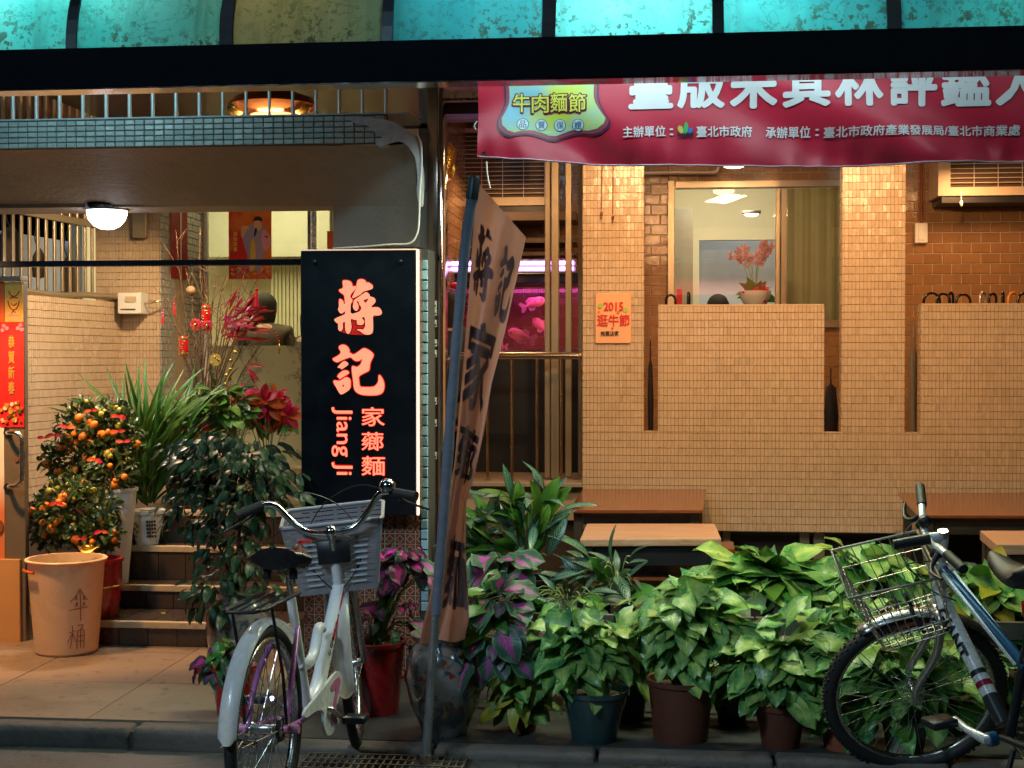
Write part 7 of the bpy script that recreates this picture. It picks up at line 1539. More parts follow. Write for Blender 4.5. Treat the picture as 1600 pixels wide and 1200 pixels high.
# flag
FYp = 5.08
fl = thing('feather_flag', 'faded orange brown flag with dark characters on a leaning grey pole', 'flag', PZ(666, 1192, 0.0))
pp = [P(x, y, FYp) for x, y in ((664, 1196), (672, 1090), (681, 960), (692, 820), (705, 640), (718, 480), (730, 360), (741, 290))]
bm = NB(); tube(bm, smooth_pts([pp[0], pp[1], pp[2]], 5), 0.0165, 14); part('lower_pole', bm, pbr('grey_steel_pole', (0.42, 0.42, 0.44), 0.3, 0.8, 0.12, 20), fl, True)
sp = smooth_pts(pp[2:], 6); bm = NB(); tube(bm, sp, [0.0195 + 0.0015 * math.sin(i * 2.1) for i in range(len(sp))], 14); part('pole_sleeve', bm, pbr('grey_cloth_sleeve', (0.14, 0.15, 0.19), 0.75, 0, 0.3, 30, 0.8, 40, bdist=0.004), fl, True)
bm = NB(); tube(bm, [P(737, 312, FYp), P(741, 280, FYp), P(742, 275, FYp)], [0.0235, 0.0235, 0.018], 14); part('top_cap', bm, M['black'], fl, True)
bm = NB(); tube(bm, [P(665, 1179, FYp), P(664, 1200, FYp), pp[0] * 1.0 + Vector((0, 0, -0.02))], 0.024, 14); part('base_socket', bm, M['steel'], fl, True)
b0 = PZ(665, 1200, 0.0); bm = NB(); box(bm, b0.x - 0.06, b0.x + 0.06, b0.y - 0.06, b0.y + 0.06, 0.0, 0.012); bevel(bm, 0.012, 2); part('base_plate', bm, M['concrete'], fl)
rows = [(0.0, (745, 283), (822, 371)), (0.08, (741, 335), (816, 398)), (0.19, (736, 410), (804, 450)), (0.31, (730, 490), (789, 520)), (0.43, (723, 580), (768, 600)), (0.53, (716, 655), (755, 680)), (0.62, (711, 715), (741, 745)), (0.70, (704, 765), (729, 785)), (0.79, (690, 840), (727, 855)), (0.87, (678, 905), (731, 915)), (0.94, (664, 962), (733, 965)), (1.0, (655, 1004), (726, 1000))]
def fpt(u, v):
    for (v0_, l0, r0_), (v1_, l1, r1_) in zip(rows, rows[1:]):
        if v <= v1_ or v1_ == 1.0:
            t = (v - v0_) / (v1_ - v0_); lx, ly = l0[0] + (l1[0] - l0[0]) * t, l0[1] + (l1[1] - l0[1]) * t; rx, ry = r0_[0] + (r1_[0] - r0_[0]) * t, r0_[1] + (r1_[1] - r0_[1]) * t; break
    w = 0.032 * math.sin(u * 7.5 + v * 5) * (0.45 + 0.55 * math.sin(math.pi * min(1, u * 1.1))) + 0.004 * math.sin(u * 19 + v * 12) + 0.05 * u
    return P(lx + (rx - lx) * u, ly + (ry - ly) * u + 2.5 * math.sin(u * 9 + 1) * (1 if v > .97 else 0), FYp + 0.055 + w + 0.02)
bm = NB(); NU, NV_ = 34, 120; gv = [[bm.verts.new(fpt(i / NU, j / NV_)) for j in range(NV_ + 1)] for i in range(NU + 1)]
for i in range(NU):
    for j in range(NV_): bm.faces.new((gv[i][j], gv[i + 1][j], gv[i + 1][j + 1], gv[i][j + 1]))
FC = fabric('faded_orange_cloth', (0.50, 0.23, 0.165), (0.43, 0.195, 0.14), 0.3, 0.75); FI = fabric('dull_purple_print', (0.21, 0.11, 0.115), None, 0.15, 0.8)
part('flag_cloth', bm, FC, fl, True)
def flag_char(me, u0, u1, v0_, v1_, nm='character'):
    slice_mesh(me, 0.06); xs = [v.co.x for v in me.vertices]; ys = [v.co.y for v in me.vertices]; ax, bx, ay, by = min(xs), max(xs), min(ys), max(ys)
    for v in me.vertices:
        u = u0 + (u1 - u0) * (v.co.x - ax) / (bx - ax); vv = v0_ + (v1_ - v0_) * (by - v.co.y) / (by - ay); e = 0.01
        p = fpt(u, vv); nn = (fpt(u + e, vv) - p).cross(fpt(u, vv + e) - p).normalized(); nn = nn if nn.y < 0 else -nn; v.co = p + nn * 0.004
    me.materials.append(FI); put(nm, me, fl)
flag_char(glyph(G_JIANG, 1, 1, 0.004), 0.06, 0.50, 0.085, 0.265); flag_char(glyph(G_JI, 1, 1, 0.004), 0.60, 0.97, 0.09, 0.29)
flag_char(text_fit('家', 1, 1, 0.03), 0.08, 0.86, 0.31, 0.50); flag_char(text_fit('薌', 1, 1, 0.025), 0.12, 0.9, 0.53, 0.66); flag_char(text_fit('麵', 1, 1, 0.03), 0.32, 0.98, 0.775, 0.925)
bm = NB(); tube(bm, smooth_pts([P(683, 1013, FYp), P(686, 1020, FYp - 0.02), P(682, 1026, FYp)], 4), 0.002, 5); solo('flag_tie', bm, M['white'], 'short loop of wire tied round the grey flag pole below the cloth', 'tie')

# ================================================================ BICYCLES
def frame_matrix(xc, dc, hx, hd, lean=0.0):
    """bicycle frame: x forward, y left, z up; given in the camera's ground axes"""
    FH = Vector((FW.x, FW.y, 0)).normalized(); o = RT * xc + FH * dc; o.z = 0; f = (RT * hx + FH * hd).normalized(); l = Vector((-f.y, f.x, 0))
    return Matrix.Translation(o) @ Matrix((f, l, Vector((0, 0, 1)))).transposed().to_4x4() @ Matrix.Rotation(lean, 4, 'X')
class Bike:
    def __init__(s, root, M0): s.root, s.M = root, M0
    def add(s, nm, bm, mat, M_=None, par=None, smooth=True, **kw): bm.transform(M_ or s.M); return part(nm, bm, mat, par or s.root, smooth, **kw)
    def tub(s, nm, pts, r, mat, M_=None, par=None, n=10, sm=0): bm = NB(); tube(bm, smooth_pts(pts, sm) if sm else pts, r, n); return s.add(nm, bm, mat, M_, par)
def wheel(B, c, R, M_, knob=False, tw=0.019, rimmat='steel', ns=32):
    c = Vector(c); bm = NB(); ring(bm, c, (0, 1, 0), R - 0.047, 0.0125, 72, 8, sq=1.1); w = B.add('wheel', bm, M[rimmat], M_)
    bm = NB(); ring(bm, c, (0, 1, 0), R - tw, tw, 96, 12)
    if knob:
        for i in range(88):
            a = 2 * math.pi * i / 88
            for off in ((-0.011, 0.011) if i % 2 else (-0.018, 0, 0.018)):
                rr = R + 0.001 - abs(off) * 0.28; p = c + Vector((math.sin(a) * rr, off, math.cos(a) * rr)); d = Vector((math.sin(a), 0, math.cos(a))); tt = Vector((math.cos(a), 0, -math.sin(a)))
                obox(bm, p - tt * 0.0045 - Vector((0, 0.004, 0)) - d * 0.004, tt * 0.009, (0, 0.008, 0), d * 0.007)
    B.add('tyre', bm, M['rubber'], M_, w, 35)
    bm = NB(); tube(bm, [c + Vector((0, y, 0)) for y in (-0.055, -0.05, -0.045, -0.03, 0.03, 0.045, 0.05, 0.055)], [0.006, 0.006, 0.022, 0.013, 0.013, 0.022, 0.006, 0.006], 16); B.add('hub', bm, M['chrome_old'], M_, w)
    bm = NB()
    for i in range(ns):
        a = 2 * math.pi * i / ns; sd = 1 if i % 2 else -1; b = a + (0.9 if (i // 2) % 2 else -0.9); tube(bm, [c + Vector((math.sin(b) * 0.02, sd * 0.028, math.cos(b) * 0.02)), c + Vector((math.sin(a) * (R - 0.055), 0, math.cos(a) * (R - 0.055)))], 0.0013, 4, cap=False)
    B.add('spokes', bm, M['chrome'], M_, w, kind='stuff')
    return w
def fender(B, c, Rm, w, a0, a1, mat, M_):
    bm = NB(); c = Vector(c); rows_ = []; n = 36
    for i in range(n + 1):
        a = math.radians(a0 + (a1 - a0) * i / n); d = Vector((math.sin(a), 0, math.cos(a))); tp = min(1, (i + 0.6) / 1.6, (n - i + 0.6) / 1.6); rows_.append([bm.verts.new(c + d * (Rm + 0.016 * math.cos(math.radians(f)) - 0.016) + Vector((0, w * tp * math.sin(math.radians(f)), 0))) for f in (-85, -60, -30, 0, 30, 60, 85)])
    for a, b in zip(rows_, rows_[1:]):
        for k in range(6): bm.faces.new((a[k], a[k + 1], b[k + 1], b[k]))
    bmesh.ops.solidify(bm, geom=bm.faces[:], thickness=0.0015); return B.add('mudguard', bm, mat, M_, None, 60)
def steer(Mb, pivot, tilt, ang):
    ax = Vector((-math.cos(tilt), 0, math.sin(tilt))); return Mb @ Matrix.Translation(pivot) @ Matrix.Rotation(ang, 4, ax) @ Matrix.Translation(-Vector(pivot))
def saddle(B, c, L, w, mat, tilt=0.0, label=None):
    bm = NB(); rows_ = []; n = 14
    for i in range(n + 1):
        t = i / n; x = c[0] - L * 0.5 + L * t; hw = (w * (1 - t) ** 0.9 + 0.022) if t > 0.12 else w * (0.72 + 2.4 * t) ; hw *= 1 if t < 0.96 else 0.7; z = c[2] + 0.012 * math.cos(t * 6) + tilt * t + (0.018 * (1 - t * 3) if t < 0.33 else 0)
        rows_.append([bm.verts.new((x, c[1] + hw * math.cos(f), z + (0.030 if math.sin(f) > 0 else 0.045) * math.sin(f) * (1 if math.sin(f) > 0 else (1.0 - 0.3 * t)))) for f in [2 * math.pi * k / 14 for k in range(14)]])
    for a, b in zip(rows_, rows_[1:]):
        for k in range(14): bm.faces.new((a[k], a[(k + 1) % 14], b[(k + 1) % 14], b[k]))
    bm.faces.new(rows_[0]); bm.faces.new(rows_[-1][::-1]); return B.add('saddle', bm, mat)

# --- white step-through bicycle with a basket
M1 = frame_matrix(-0.775, 4.45, 0.165, 0.95, math.radians(-1.2))
b1 = thing('bicycle', 'white and pink city bicycle with a grey front basket seen from behind', 'bicycle', M1.translation.copy())
B1 = Bike(b1, M1); R = 0.325; WBs = 0.98
pink = pbr('purple_pink_paint', (0.36, 0.10, 0.32), 0.25, 0, 0.12, 12, coat=0.5); pnk2 = pbr('pink_plastic', (0.62, 0.20, 0.38), 0.35, 0, 0.1, 14)
M1s = steer(M1, (WBs - 0.16, 0, 0.62), math.radians(70), math.radians(14))
wheel(B1, (0, 0, R), R, M1, ns=36); wheel(B1, (WBs, 0, R), R, M1s, ns=36)
fender(B1, (0, 0, R), R + 0.024, 0.030, -84, 52, M['whitep'], M1)
fender(B1, (WBs, 0, R), R + 0.026, 0.036, -100, 35, M['whitep'], M1s)
for s in (1, -1):
    B1.tub('mudguard_stay', [(0, 0.055 * s, R), (-R * 0.93, 0.034 * s, R + 0.02)], 0.0022, M['chrome_old'], n=6)
    B1.tub('mudguard_stay', [(WBs, 0.05 * s, R), (WBs - R * 0.95, 0.034 * s, R - 0.04)], 0.0022, M['chrome_old'], M1s, n=6)
    B1.tub('seat_stay', [(0, 0.062 * s, R), (0.10, 0.058 * s, 0.48), (0.245, 0.03 * s, 0.60)], 0.009, pink, sm=4)
    B1.tub('chain_stay', [(0, 0.062 * s, R), (0.20, 0.052 * s, 0.30), (0.40, 0.035 * s, 0.285)], 0.010, pink, sm=4)
hb_, ht_ = Vector((WBs - 0.145, 0, 0.60)), Vector((WBs - 0.20, 0, 0.755))
bb = Vector((0.42, 0, 0.285)); stp = Vector((0.27, 0, 0.70))
B1.tub('seat_tube', [bb, stp], 0.0165, M['whitep'], n=14)
B1.tub('down_tube', [hb_ + Vector((0, 0, 0.06)), (0.66, 0, 0.47), (0.54, 0, 0.34), bb + Vector((0.02, 0, 0.01))], 0.027, M['whitep'], n=16, sm=6)
B1.tub('frame_loop', [(0.345, 0, 0.46), (0.42, 0, 0.44), (0.50, 0, 0.46), (0.56, 0, 0.535), (0.60, 0, 0.53)], 0.019, M['whitep'], n=14, sm=5)
B1.tub('head_tube', [hb_, ht_], 0.020, M['whitep'], n=14)
B1.tub('seat_post', [stp, (0.25, 0, 0.79)], 0.012, M['chrome_old'], n=12)
bm = NB(); tube(bm, smooth_pts([(0.255, 0.0, 0.50), (0.262, -0.0, 0.60)], 2), 0.003, 6); bm.free()
saddle(B1, (0.25, 0, 0.825), 0.25, 0.105, pbr('worn_black_vinyl', (0.015, 0.013, 0.014), 0.28, 0, 0.3, 20, 0.2, 90))
for s in (1, -1): B1.tub('saddle_spring', [(0.17, 0.045 * s, 0.775), (0.17, 0.045 * s, 0.812)], 0.014, M['black'], n=10)
bm = NB(); box(bm, 0.385, 0.415, -0.03, 0.01, 0.865, 0.875); B1.add('saddle_patch', bm, M['redgloss'])
# lettering along the down tube
for k_ in range(9):
    t0 = k_ / 9; c_ = Vector((0.80 - 0.22 * t0, -0.026, 0.62 - 0.20 * t0)); bm = NB(); ring(bm, c_, (0, 1, 0), 0.010, 0.0016, 12, 5, 0.3, 5.2); B1.add('script_lettering', bm, M['black'])
B1.tub('red_stripe', [(0.83, -0.02, 0.67), (0.74, -0.0265, 0.575), (0.64, -0.027, 0.475)], 0.003, M['redgloss'], sm=4, n=6)
# fork, stem, bars
for s in (1, -1): B1.tub('fork_blade', [(WBs - 0.15, 0.0, 0.655), (WBs - 0.14, 0.045 * s, 0.64), (WBs - 0.115, 0.055 * s, 0.58), (WBs - 0.03, 0.055 * s, R + 0.06), (WBs, 0.055 * s, R)], 0.011, M['chrome_old'], M1s, sm=5)
B1.tub('stem', [ht_ + Vector((0.01, 0, -0.02)), ht_ + Vector((-0.02, 0, 0.06)), ht_ + Vector((-0.035, 0, 0.10))], 0.013, M['chrome_old'], M1s, n=12)
bm = NB(); cc = ht_ + Vector((-0.038, 0, 0.105)); ball(bm, cc, 0.024, 12, 9, (1, 1, 1.1)); B1.add('stem_clamp', bm, M['chrome'], M1s)
hx, hz = cc.x, cc.z
bar = [(hx - 0.06, 0.31, hz + 0.115), (hx - 0.035, 0.265, hz + 0.128), (hx - 0.01, 0.21, hz + 0.12), (hx + 0.0, 0.155, hz + 0.06), (hx + 0.0, 0.10, hz + 0.012), (hx, 0.04, hz), (hx, -0.04, hz), (hx, -0.10, hz + 0.012), (hx, -0.155, hz + 0.06), (hx - 0.01, -0.21, hz + 0.12), (hx - 0.035, -0.265, hz + 0.128), (hx - 0.06, -0.31, hz + 0.115)]
bar = [(x_, y_ * 0.92, z_) for x_, y_, z_ in bar]
B1.tub('handlebar', bar, 0.0125, M['chrome'], M1s, n=14, sm=5)
for s in (1, -1):
    a_, b_ = Vector((hx - 0.034, 0.237 * s, hz + 0.127)), Vector((hx - 0.085, 0.328 * s, hz + 0.103)); B1.tub('grip', [a_, lerp(a_, b_, 0.1), lerp(a_, b_, 0.9), b_], [0.018, 0.0175, 0.0175, 0.019], M['rubber'], M1s, n=14)
    B1.tub('brake_lever', [(hx - 0.03, 0.25 * s, hz + 0.115), (hx - 0.05, 0.29 * s, hz + 0.085), (hx - 0.13, 0.37 * s, hz + 0.055)], [0.006, 0.005, 0.004], M['black'], M1s, sm=4, n=8)
    B1.tub('brake_cable', [(hx - 0.03, 0.24 * s, hz + 0.12), (hx + 0.02, 0.12 * s, hz + 0.16), (hx + 0.07, -0.02 * s, hz + 0.10), (hx + 0.075, -0.10 * s, hz - 0.02), (hx + 0.06, -0.09 * s, hz - 0.13), (hx + 0.055, -0.02 * s, hz - 0.22)], 0.0024, M['black'], M1s, sm=6, n=6)
bc_ = Vector((hx - 0.04, -0.225, hz + 0.15)); bm = NB(); lathe(bm, [(0, 0.028), (0.018, 0.024), (0.029, 0.008), (0.030, 0.0), (0.030, -0.006), (0.026, -0.018), (0, -0.02)], bc_, 22); B1.add('bell', bm, M['chrome'], M1s)
# basket: perforated grey plastic
bkM = pbr('grey_plastic', (0.36, 0.36, 0.40), 0.42, 0, 0.08, 12); bx0, bx1, bwt, bwb, bzt, bzb = hx + 0.05, hx + 0.31, 0.19, 0.145, hz + 0.025, hz - 0.235
def bask(t, fx, fy):
    """t height 0-1, fx 0-1 towards the front, fy -1..1"""
    w_ = bwb + (bwt - bwb) * t; xa_, xb_ = bx0 + 0.02 * (1 - t), bx1 - 0.06 * (1 - t); return Vector((xa_ + (xb_ - xa_) * fx, w_ * fy, bzb + (bzt - bzb) * t + 0.045 * fx * t))
bm = NB(); per = [(0, -1), (0, 1), (1, 1), (1, -1)]
def wall_pan(a, b, nrow, ncol, slot):
    """one wall with rows of slots, built as the bars between them"""
    for r_ in range(nrow + 1):
        t0 = r_ / (nrow + 1) + (0.006 if r_ else 0); t1 = (r_ + 1) / (nrow + 1) - 0.006
        f = [bask(t, a[0] + (b[0] - a[0]) * q_, a[1] + (b[1] - a[1]) * q_) for t, q_ in ((t0, 0), (t0, 1), (t1, 1), (t1, 0))]; bm.faces.new([bm.verts.new(v) for v in f])
    for c_ in range(ncol + 1):
        q0, q1 = c_ / (ncol + 1) - 0.018 * (c_ > 0), c_ / (ncol + 1) + (0.018 if c_ else 0.04)
        if c_ == 0: q0 = 0
        f = [bask(t, a[0] + (b[0] - a[0]) * q_, a[1] + (b[1] - a[1]) * q_) + Vector((0, 0, 0)) for t, q_ in ((0, q0), (0, q1), (1, q1), (1, q0))]
        n_ = (f[1] - f[0]).cross(f[3] - f[0]).normalized() * 0.001; bm.faces.new([bm.verts.new(v + n_) for v in f])
for i in range(4): wall_pan(per[i], per[(i + 1) % 4], 17 if i in (1, 3, 2) else 10, 3 if i in (0, 2) else 2, 0)
f = [bask(0, *p) for p in per]; bm.faces.new([bm.verts.new(v) for v in f])
bmesh.ops.solidify(bm, geom=bm.faces[:], thickness=0.002)
bskt = B1.add('basket', bm, bkM, M1s, smooth=False, kind='stuff')
bm = NB(); f = [bask(1, *p) for p in ((0, -.93), (0, .93), (0.05, 1), (0.93, 1), (1, .93), (1, -.93), (0.93, -1), (0.05, -1), (0, -.93))]; tube(bm, f, 0.0075, 8); B1.add('basket_rim', bm, bkM, M1s)
f0 = [bask(t, -0.012, y) for t, y in ((0.93, -0.45), (0.93, 0.45), (0.02, 0.42), (0.02, -0.42))]
for yy in (-1, 1):
    for r_ in range(9):
        t = 0.14 + r_ * 0.085; a_, b_ = bask(t, -0.02, yy * 0.34), bask(t, -0.02, yy * 0.72); bm = NB(); obox(bm, a_ - Vector((0.002, 0, 0.0035)), b_ - a_, (-0.003, 0, 0), (0, 0, 0.007)); B1.add('basket_slot_rib', bm, pbr('pale_slot', (0.5, 0.52, 0.55), 0.4) if 'slot' not in M else M['slot'], M1s, smooth=False); M['slot'] = bpy.data.materials['pale_slot']
bm = NB(); box(bm, hx + 0.015, hx + 0.046, -0.06, 0.06, hz - 0.12, hz - 0.03); bevel(bm, 0.004, 1); B1.add('basket_bracket', bm, M['black'], M1s)
# rack over the rear wheel
for y in (-0.055, -0.02, 0.02, 0.055): B1.tub('rack_bar', [(-0.18, y, 0.73), (0.17, y, 0.73)], 0.005, M['black'], n=7)
B1.tub('rack_loop', [(0.17, 0.065, 0.73), (-0.15, 0.065, 0.73), (-0.20, 0.04, 0.73), (-0.20, -0.04, 0.73), (-0.15, -0.065, 0.73), (0.17, -0.065, 0.73)], 0.006, M['black'], n=8)
for s in (1, -1): B1.tub('rack_leg', [(-0.10, 0.065 * s, 0.725), (-0.02, 0.068 * s, 0.5), (0, 0.07 * s, R)], 0.0055, M['black'], n=8)
# drive side: chain guard, crank, pedals, stand
bm = NB(); og = [(0.62, 0.36), (0.60, 0.43), (0.52, 0.44), (0.40, 0.42), (0.20, 0.385), (0.05, 0.37), (0.05, 0.33), (0.22, 0.33), (0.34, 0.30), (0.32, 0.22), (0.38, 0.16), (0.48, 0.155), (0.56, 0.18), (0.56, 0.21), (0.48, 0.215), (0.50, 0.27), (0.56, 0.29)]
v_ = [bm.verts.new((x, -0.072, z)) for x, z in [(0.47 + (a - 0.45) * 0.75, 0.275 + (b - 0.28) * 0.72) for a, b in chaikin(og, 2)]]; w__ = [bm.verts.new((v.co.x, -0.062, v.co.z)) for v in v_]; nn_ = len(v_); bm.faces.new(v_); bm.faces.new(w__[::-1])
for k in range(nn_): bm.faces.new((v_[k], v_[(k + 1) % nn_], w__[(k + 1) % nn_], w__[k]))
B1.add('chain_guard', bm, M['whitep'], smooth=False)
bm = NB(); og2 = [(0.59, 0.38), (0.57, 0.41), (0.48, 0.41), (0.42, 0.385), (0.46, 0.36), (0.52, 0.37), (0.48, 0.32), (0.43, 0.26), (0.42, 0.20), (0.53, 0.19), (0.50, 0.235), (0.52, 0.31), (0.56, 0.34)]
v_ = [bm.verts.new((x, -0.0745, z)) for x, z in [(0.47 + (a - 0.45) * 0.75, 0.275 + (b - 0.28) * 0.72) for a, b in chaikin(og2, 2)]]; w__ = [bm.verts.new((v.co.x, -0.0725, v.co.z)) for v in v_]; nn_ = len(v_); bm.faces.new(v_); bm.faces.new(w__[::-1])
for k in range(nn_): bm.faces.new((v_[k], v_[(k + 1) % nn_], w__[(k + 1) % nn_], w__[k]))
B1.add('pink_panel', bm, pnk2, smooth=False)
for s, a in ((-1, 1.1), (1, 1.1 + math.pi)):
    e_ = bb + Vector((math.sin(a) * 0.14, 0.085 * s, -math.cos(a) * 0.14)); B1.tub('crank', [bb + Vector((0, 0.06 * s, 0)), bb + Vector((0, 0.085 * s, 0)), e_], 0.009, M['chrome_old'], n=8)
    bm = NB(); q_ = e_ + Vector((0, 0.05 * s, 0)); box(bm, q_.x - 0.035, q_.x + 0.035, q_.y - 0.04, q_.y + 0.04, q_.z - 0.012, q_.z + 0.012); bevel(bm, 0.004, 1); B1.add('pedal', bm, M['black'])
bm = NB(); ring(bm, (0, -0.05, R), (0, 1, 0), 0.035, 0.006, 20, 6); B1.add('sprocket', bm, M['black'])
B1.tub('kickstand', [(0.02, 0.07, R - 0.03), (0.0, 0.12, 0.12), (-0.03, 0.14, 0.01)], 0.008, M['chrome_old'], n=8)
for s in (-1, 1): B1.tub('axle_cover', [(0.0, 0.062 * s, R), (0.0, 0.11 * s, R)], [0.016, 0.014], pnk2, n=12)
# lock cable around rear guard
bm = NB(); ring(bm, M1.inverted() @ (M1 @ Vector((-R * 0.72, 0, R + 0.02))), (0.4, 0, 1), 0.055, 0.003, 28, 6); B1.add('lock_cable', bm, M['black'])

# --- silver mountain bicycle with a wire basket
M2 = frame_matrix(1.725, 4.09, -0.215, 0.97, math.radians(-6.5))
b2 = thing('bicycle', 'silver and blue mountain bicycle with a wire front basket and its front wheel turned sideways', 'bicycle', M2.translation.copy())
B2 = Bike(b2, M2); R = 0.325; WB2 = 0.99; tilt = math.radians(70)
axx = lambda z: WB2 + 0.065 - z / math.tan(tilt)
M2s = steer(M2, (axx(0.7), 0, 0.7), tilt, math.radians(74))
wheel(B2, (0, 0, R), R, M2, True, 0.025, 'steel', 36); wheel(B2, (WB2, 0, R), R, M2s, True, 0.025, 'steel', 36)
silver = pbr('silver_frame_paint', (0.80, 0.80, 0.84), 0.28, 0.25, 0.08, 20, coat=0.5); blue = pbr('deep_blue_paint', (0.015, 0.09, 0.22), 0.2, 0.1, 0.1, 20, coat=0.6); dark2 = pbr('dark_anthracite_paint', (0.03, 0.032, 0.04), 0.35, 0.2, 0.2, 20)
bb = Vector((0.43, 0, 0.29)); hb_ = Vector((axx(0.66), 0, 0.66)); ht_ = Vector((axx(0.81), 0, 0.81)); st_top = Vector((0.285, 0, 0.60))
B2.tub('head_tube', [hb_, ht_], 0.022, silver, n=16)
dt0, dt1 = hb_ + Vector((-0.01, 0, 0.04)), bb + Vector((0.03, 0, 0.03))
B2.tub('down_tube', [dt0, dt1], 0.0265, silver, n=18)
for t0, t1, mt in ((0.62, 0.655, M['black']), (0.70, 0.74, pbr('dark_red_decal', (0.25, 0.01, 0.03), 0.3)), (0.80, 1.0, dark2)):
    B2.tub('decal_band', [lerp(dt0, dt1, t0), lerp(dt0, dt1, t1)], 0.0269, mt, n=18)
B2.tub('top_tube', [ht_ + Vector((-0.01, 0, -0.03)), st_top + Vector((0.01, 0, -0.06))], 0.0185, blue, n=16)
for s in (1, -1): B2.tub('white_pinstripe', [ht_ + Vector((-0.04, 0.0195 * s, -0.035)), st_top + Vector((0.04, 0.0165 * s, -0.055))], 0.008, silver, n=6)
B2.tub('seat_tube', [bb, st_top], 0.0165, dark2, n=14); B2.tub('seat_post', [st_top, (0.235, 0, 0.80)], 0.0135, M['black'], n=12)
for s in (1, -1):
    B2.tub('seat_stay', [(0, 0.065 * s, R), (0.12, 0.05 * s, 0.45), (0.265, 0.02 * s, 0.58)], 0.010, dark2, sm=4); B2.tub('chain_stay', [(0, 0.065 * s, R), (0.43, 0.03 * s, 0.29)], 0.011, dark2)
    B2.tub('fork_blade', [(axx(0.63), 0.0, 0.63), (axx(0.62), 0.055 * s, 0.62), (axx(0.5) + 0.005, 0.06 * s, 0.5), (WB2 - 0.01, 0.06 * s, R + 0.06), (WB2, 0.06 * s, R)], [0.017, 0.017, 0.0165, 0.013, 0.011], M['chrome_old'], M2s, sm=5, n=12)
    a = 0.0
# lettering on the frame, reads down the tube
me = text_fit('GIANT', 1, 1, 0.045); dv = (dt1 - dt0); Ld = dv.length; dvn = dv.normalized(); upv = dvn.cross(Vector((0, -1, 0))).normalized(); upv = -upv if upv.z < 0 else upv
slice_mesh(me, 0.15)
for v in me.vertices:
    a_ = v.co.y * 2.5 + 0.15; v.co = dt0 + dvn * (Ld * (0.33 + v.co.x * 0.38)) + upv * 0.0275 * math.sin(a_ * 0.75) + Vector((0, 1, 0)) * 0.0275 * math.cos(a_ * 0.75)
me.transform(M2); me.materials.append(M['black']); put('frame_lettering', me, b2)
saddle(B2, (0.29, 0, 0.84), 0.29, 0.075, pbr('black_brown_saddle_vinyl', (0.03, 0.02, 0.02), 0.5, 0, 0.3, 20), 0.01)
fender(B2, (WB2, 0, R), R + 0.022, 0.034, -75, 20, M['chrome_old'], M2s); fender(B2, (0, 0, R), R + 0.03, 0.034, -95, 40, silver, M2)
# stem and straight bar
sx = axx(0.86); B2.tub('stem', [(axx(0.80), 0, 0.80), (axx(0.90), 0, 0.90), (axx(0.90) + 0.02, 0, 0.905), (axx(0.94) + 0.065, 0, 0.915)], [0.016, 0.016, 0.018, 0.017], silver, M2s, sm=3, n=14)
bm = NB(); tube(bm, [(axx(0.895), 0, 0.90), (axx(0.91), 0, 0.922)], 0.018, 14); B2.add('stem_cap', bm, M['chrome'], M2s)
hx, hz = axx(0.94) + 0.065, 0.915
B2.tub('handlebar', [(hx - 0.05, 0.29, hz + 0.03), (hx - 0.015, 0.12, hz + 0.02), (hx, 0.05, hz), (hx, -0.05, hz), (hx - 0.015, -0.12, hz + 0.02), (hx - 0.05, -0.29, hz + 0.03)], 0.0125, silver, M2s, sm=4, n=14)
for s in (1, -1):
    a_, b_ = Vector((hx - 0.028, 0.175 * s, hz + 0.024)), Vector((hx - 0.052, 0.30 * s, hz + 0.03)); pts = [lerp(a_, b_, t / 14) for t in range(15)]; B2.tub('grip', pts, [0.0175 if i % 2 else 0.0158 for i in range(15)], M['rubber'], M2s, n=14)
    B2.tub('brake_lever', [(hx - 0.02, 0.13 * s, hz + 0.02), (hx + 0.02, 0.15 * s, hz - 0.005), (hx + 0.04, 0.20 * s, hz - 0.01), (hx + 0.02, 0.27 * s, hz)], [0.011, 0.01, 0.006, 0.005], M['black'], M2s, sm=4, n=8)
    bm = NB(); c_ = Vector((hx - 0.005, 0.105 * s, hz - 0.005)); ball(bm, c_, 0.022, 10, 8, (1.2, 0.9, 0.9)); B2.add('shifter', bm, M['black'], M2s)
    B2.tub('brake_cable', [(hx + 0.02, 0.14 * s, hz - 0.005), (hx + 0.10, 0.06 * s, hz - 0.04), (hx + 0.06, -0.03 * s, hz - 0.16), (hx - 0.02, -0.05 * s, hz - 0.24)], 0.0024, M['black'], M2s, sm=6, n=6)
bm = NB(); c_ = Vector((hx + 0.03, 0.06, hz + 0.02)); tube(bm, [c_ + Vector((-0.03, 0, 0.01)), c_ + Vector((0.09, 0, 0.03))], [0.019, 0.017], 14); B2.add('front_lamp', bm, M['black'], M2s)
bc_ = Vector((hx - 0.01, -0.06, hz + 0.03)); bm = NB(); lathe(bm, [(0, 0.02), (0.015, 0.017), (0.023, 0.004), (0.022, -0.01), (0, -0.012)], bc_, 18); B2.add('bell', bm, M['black'], M2s)
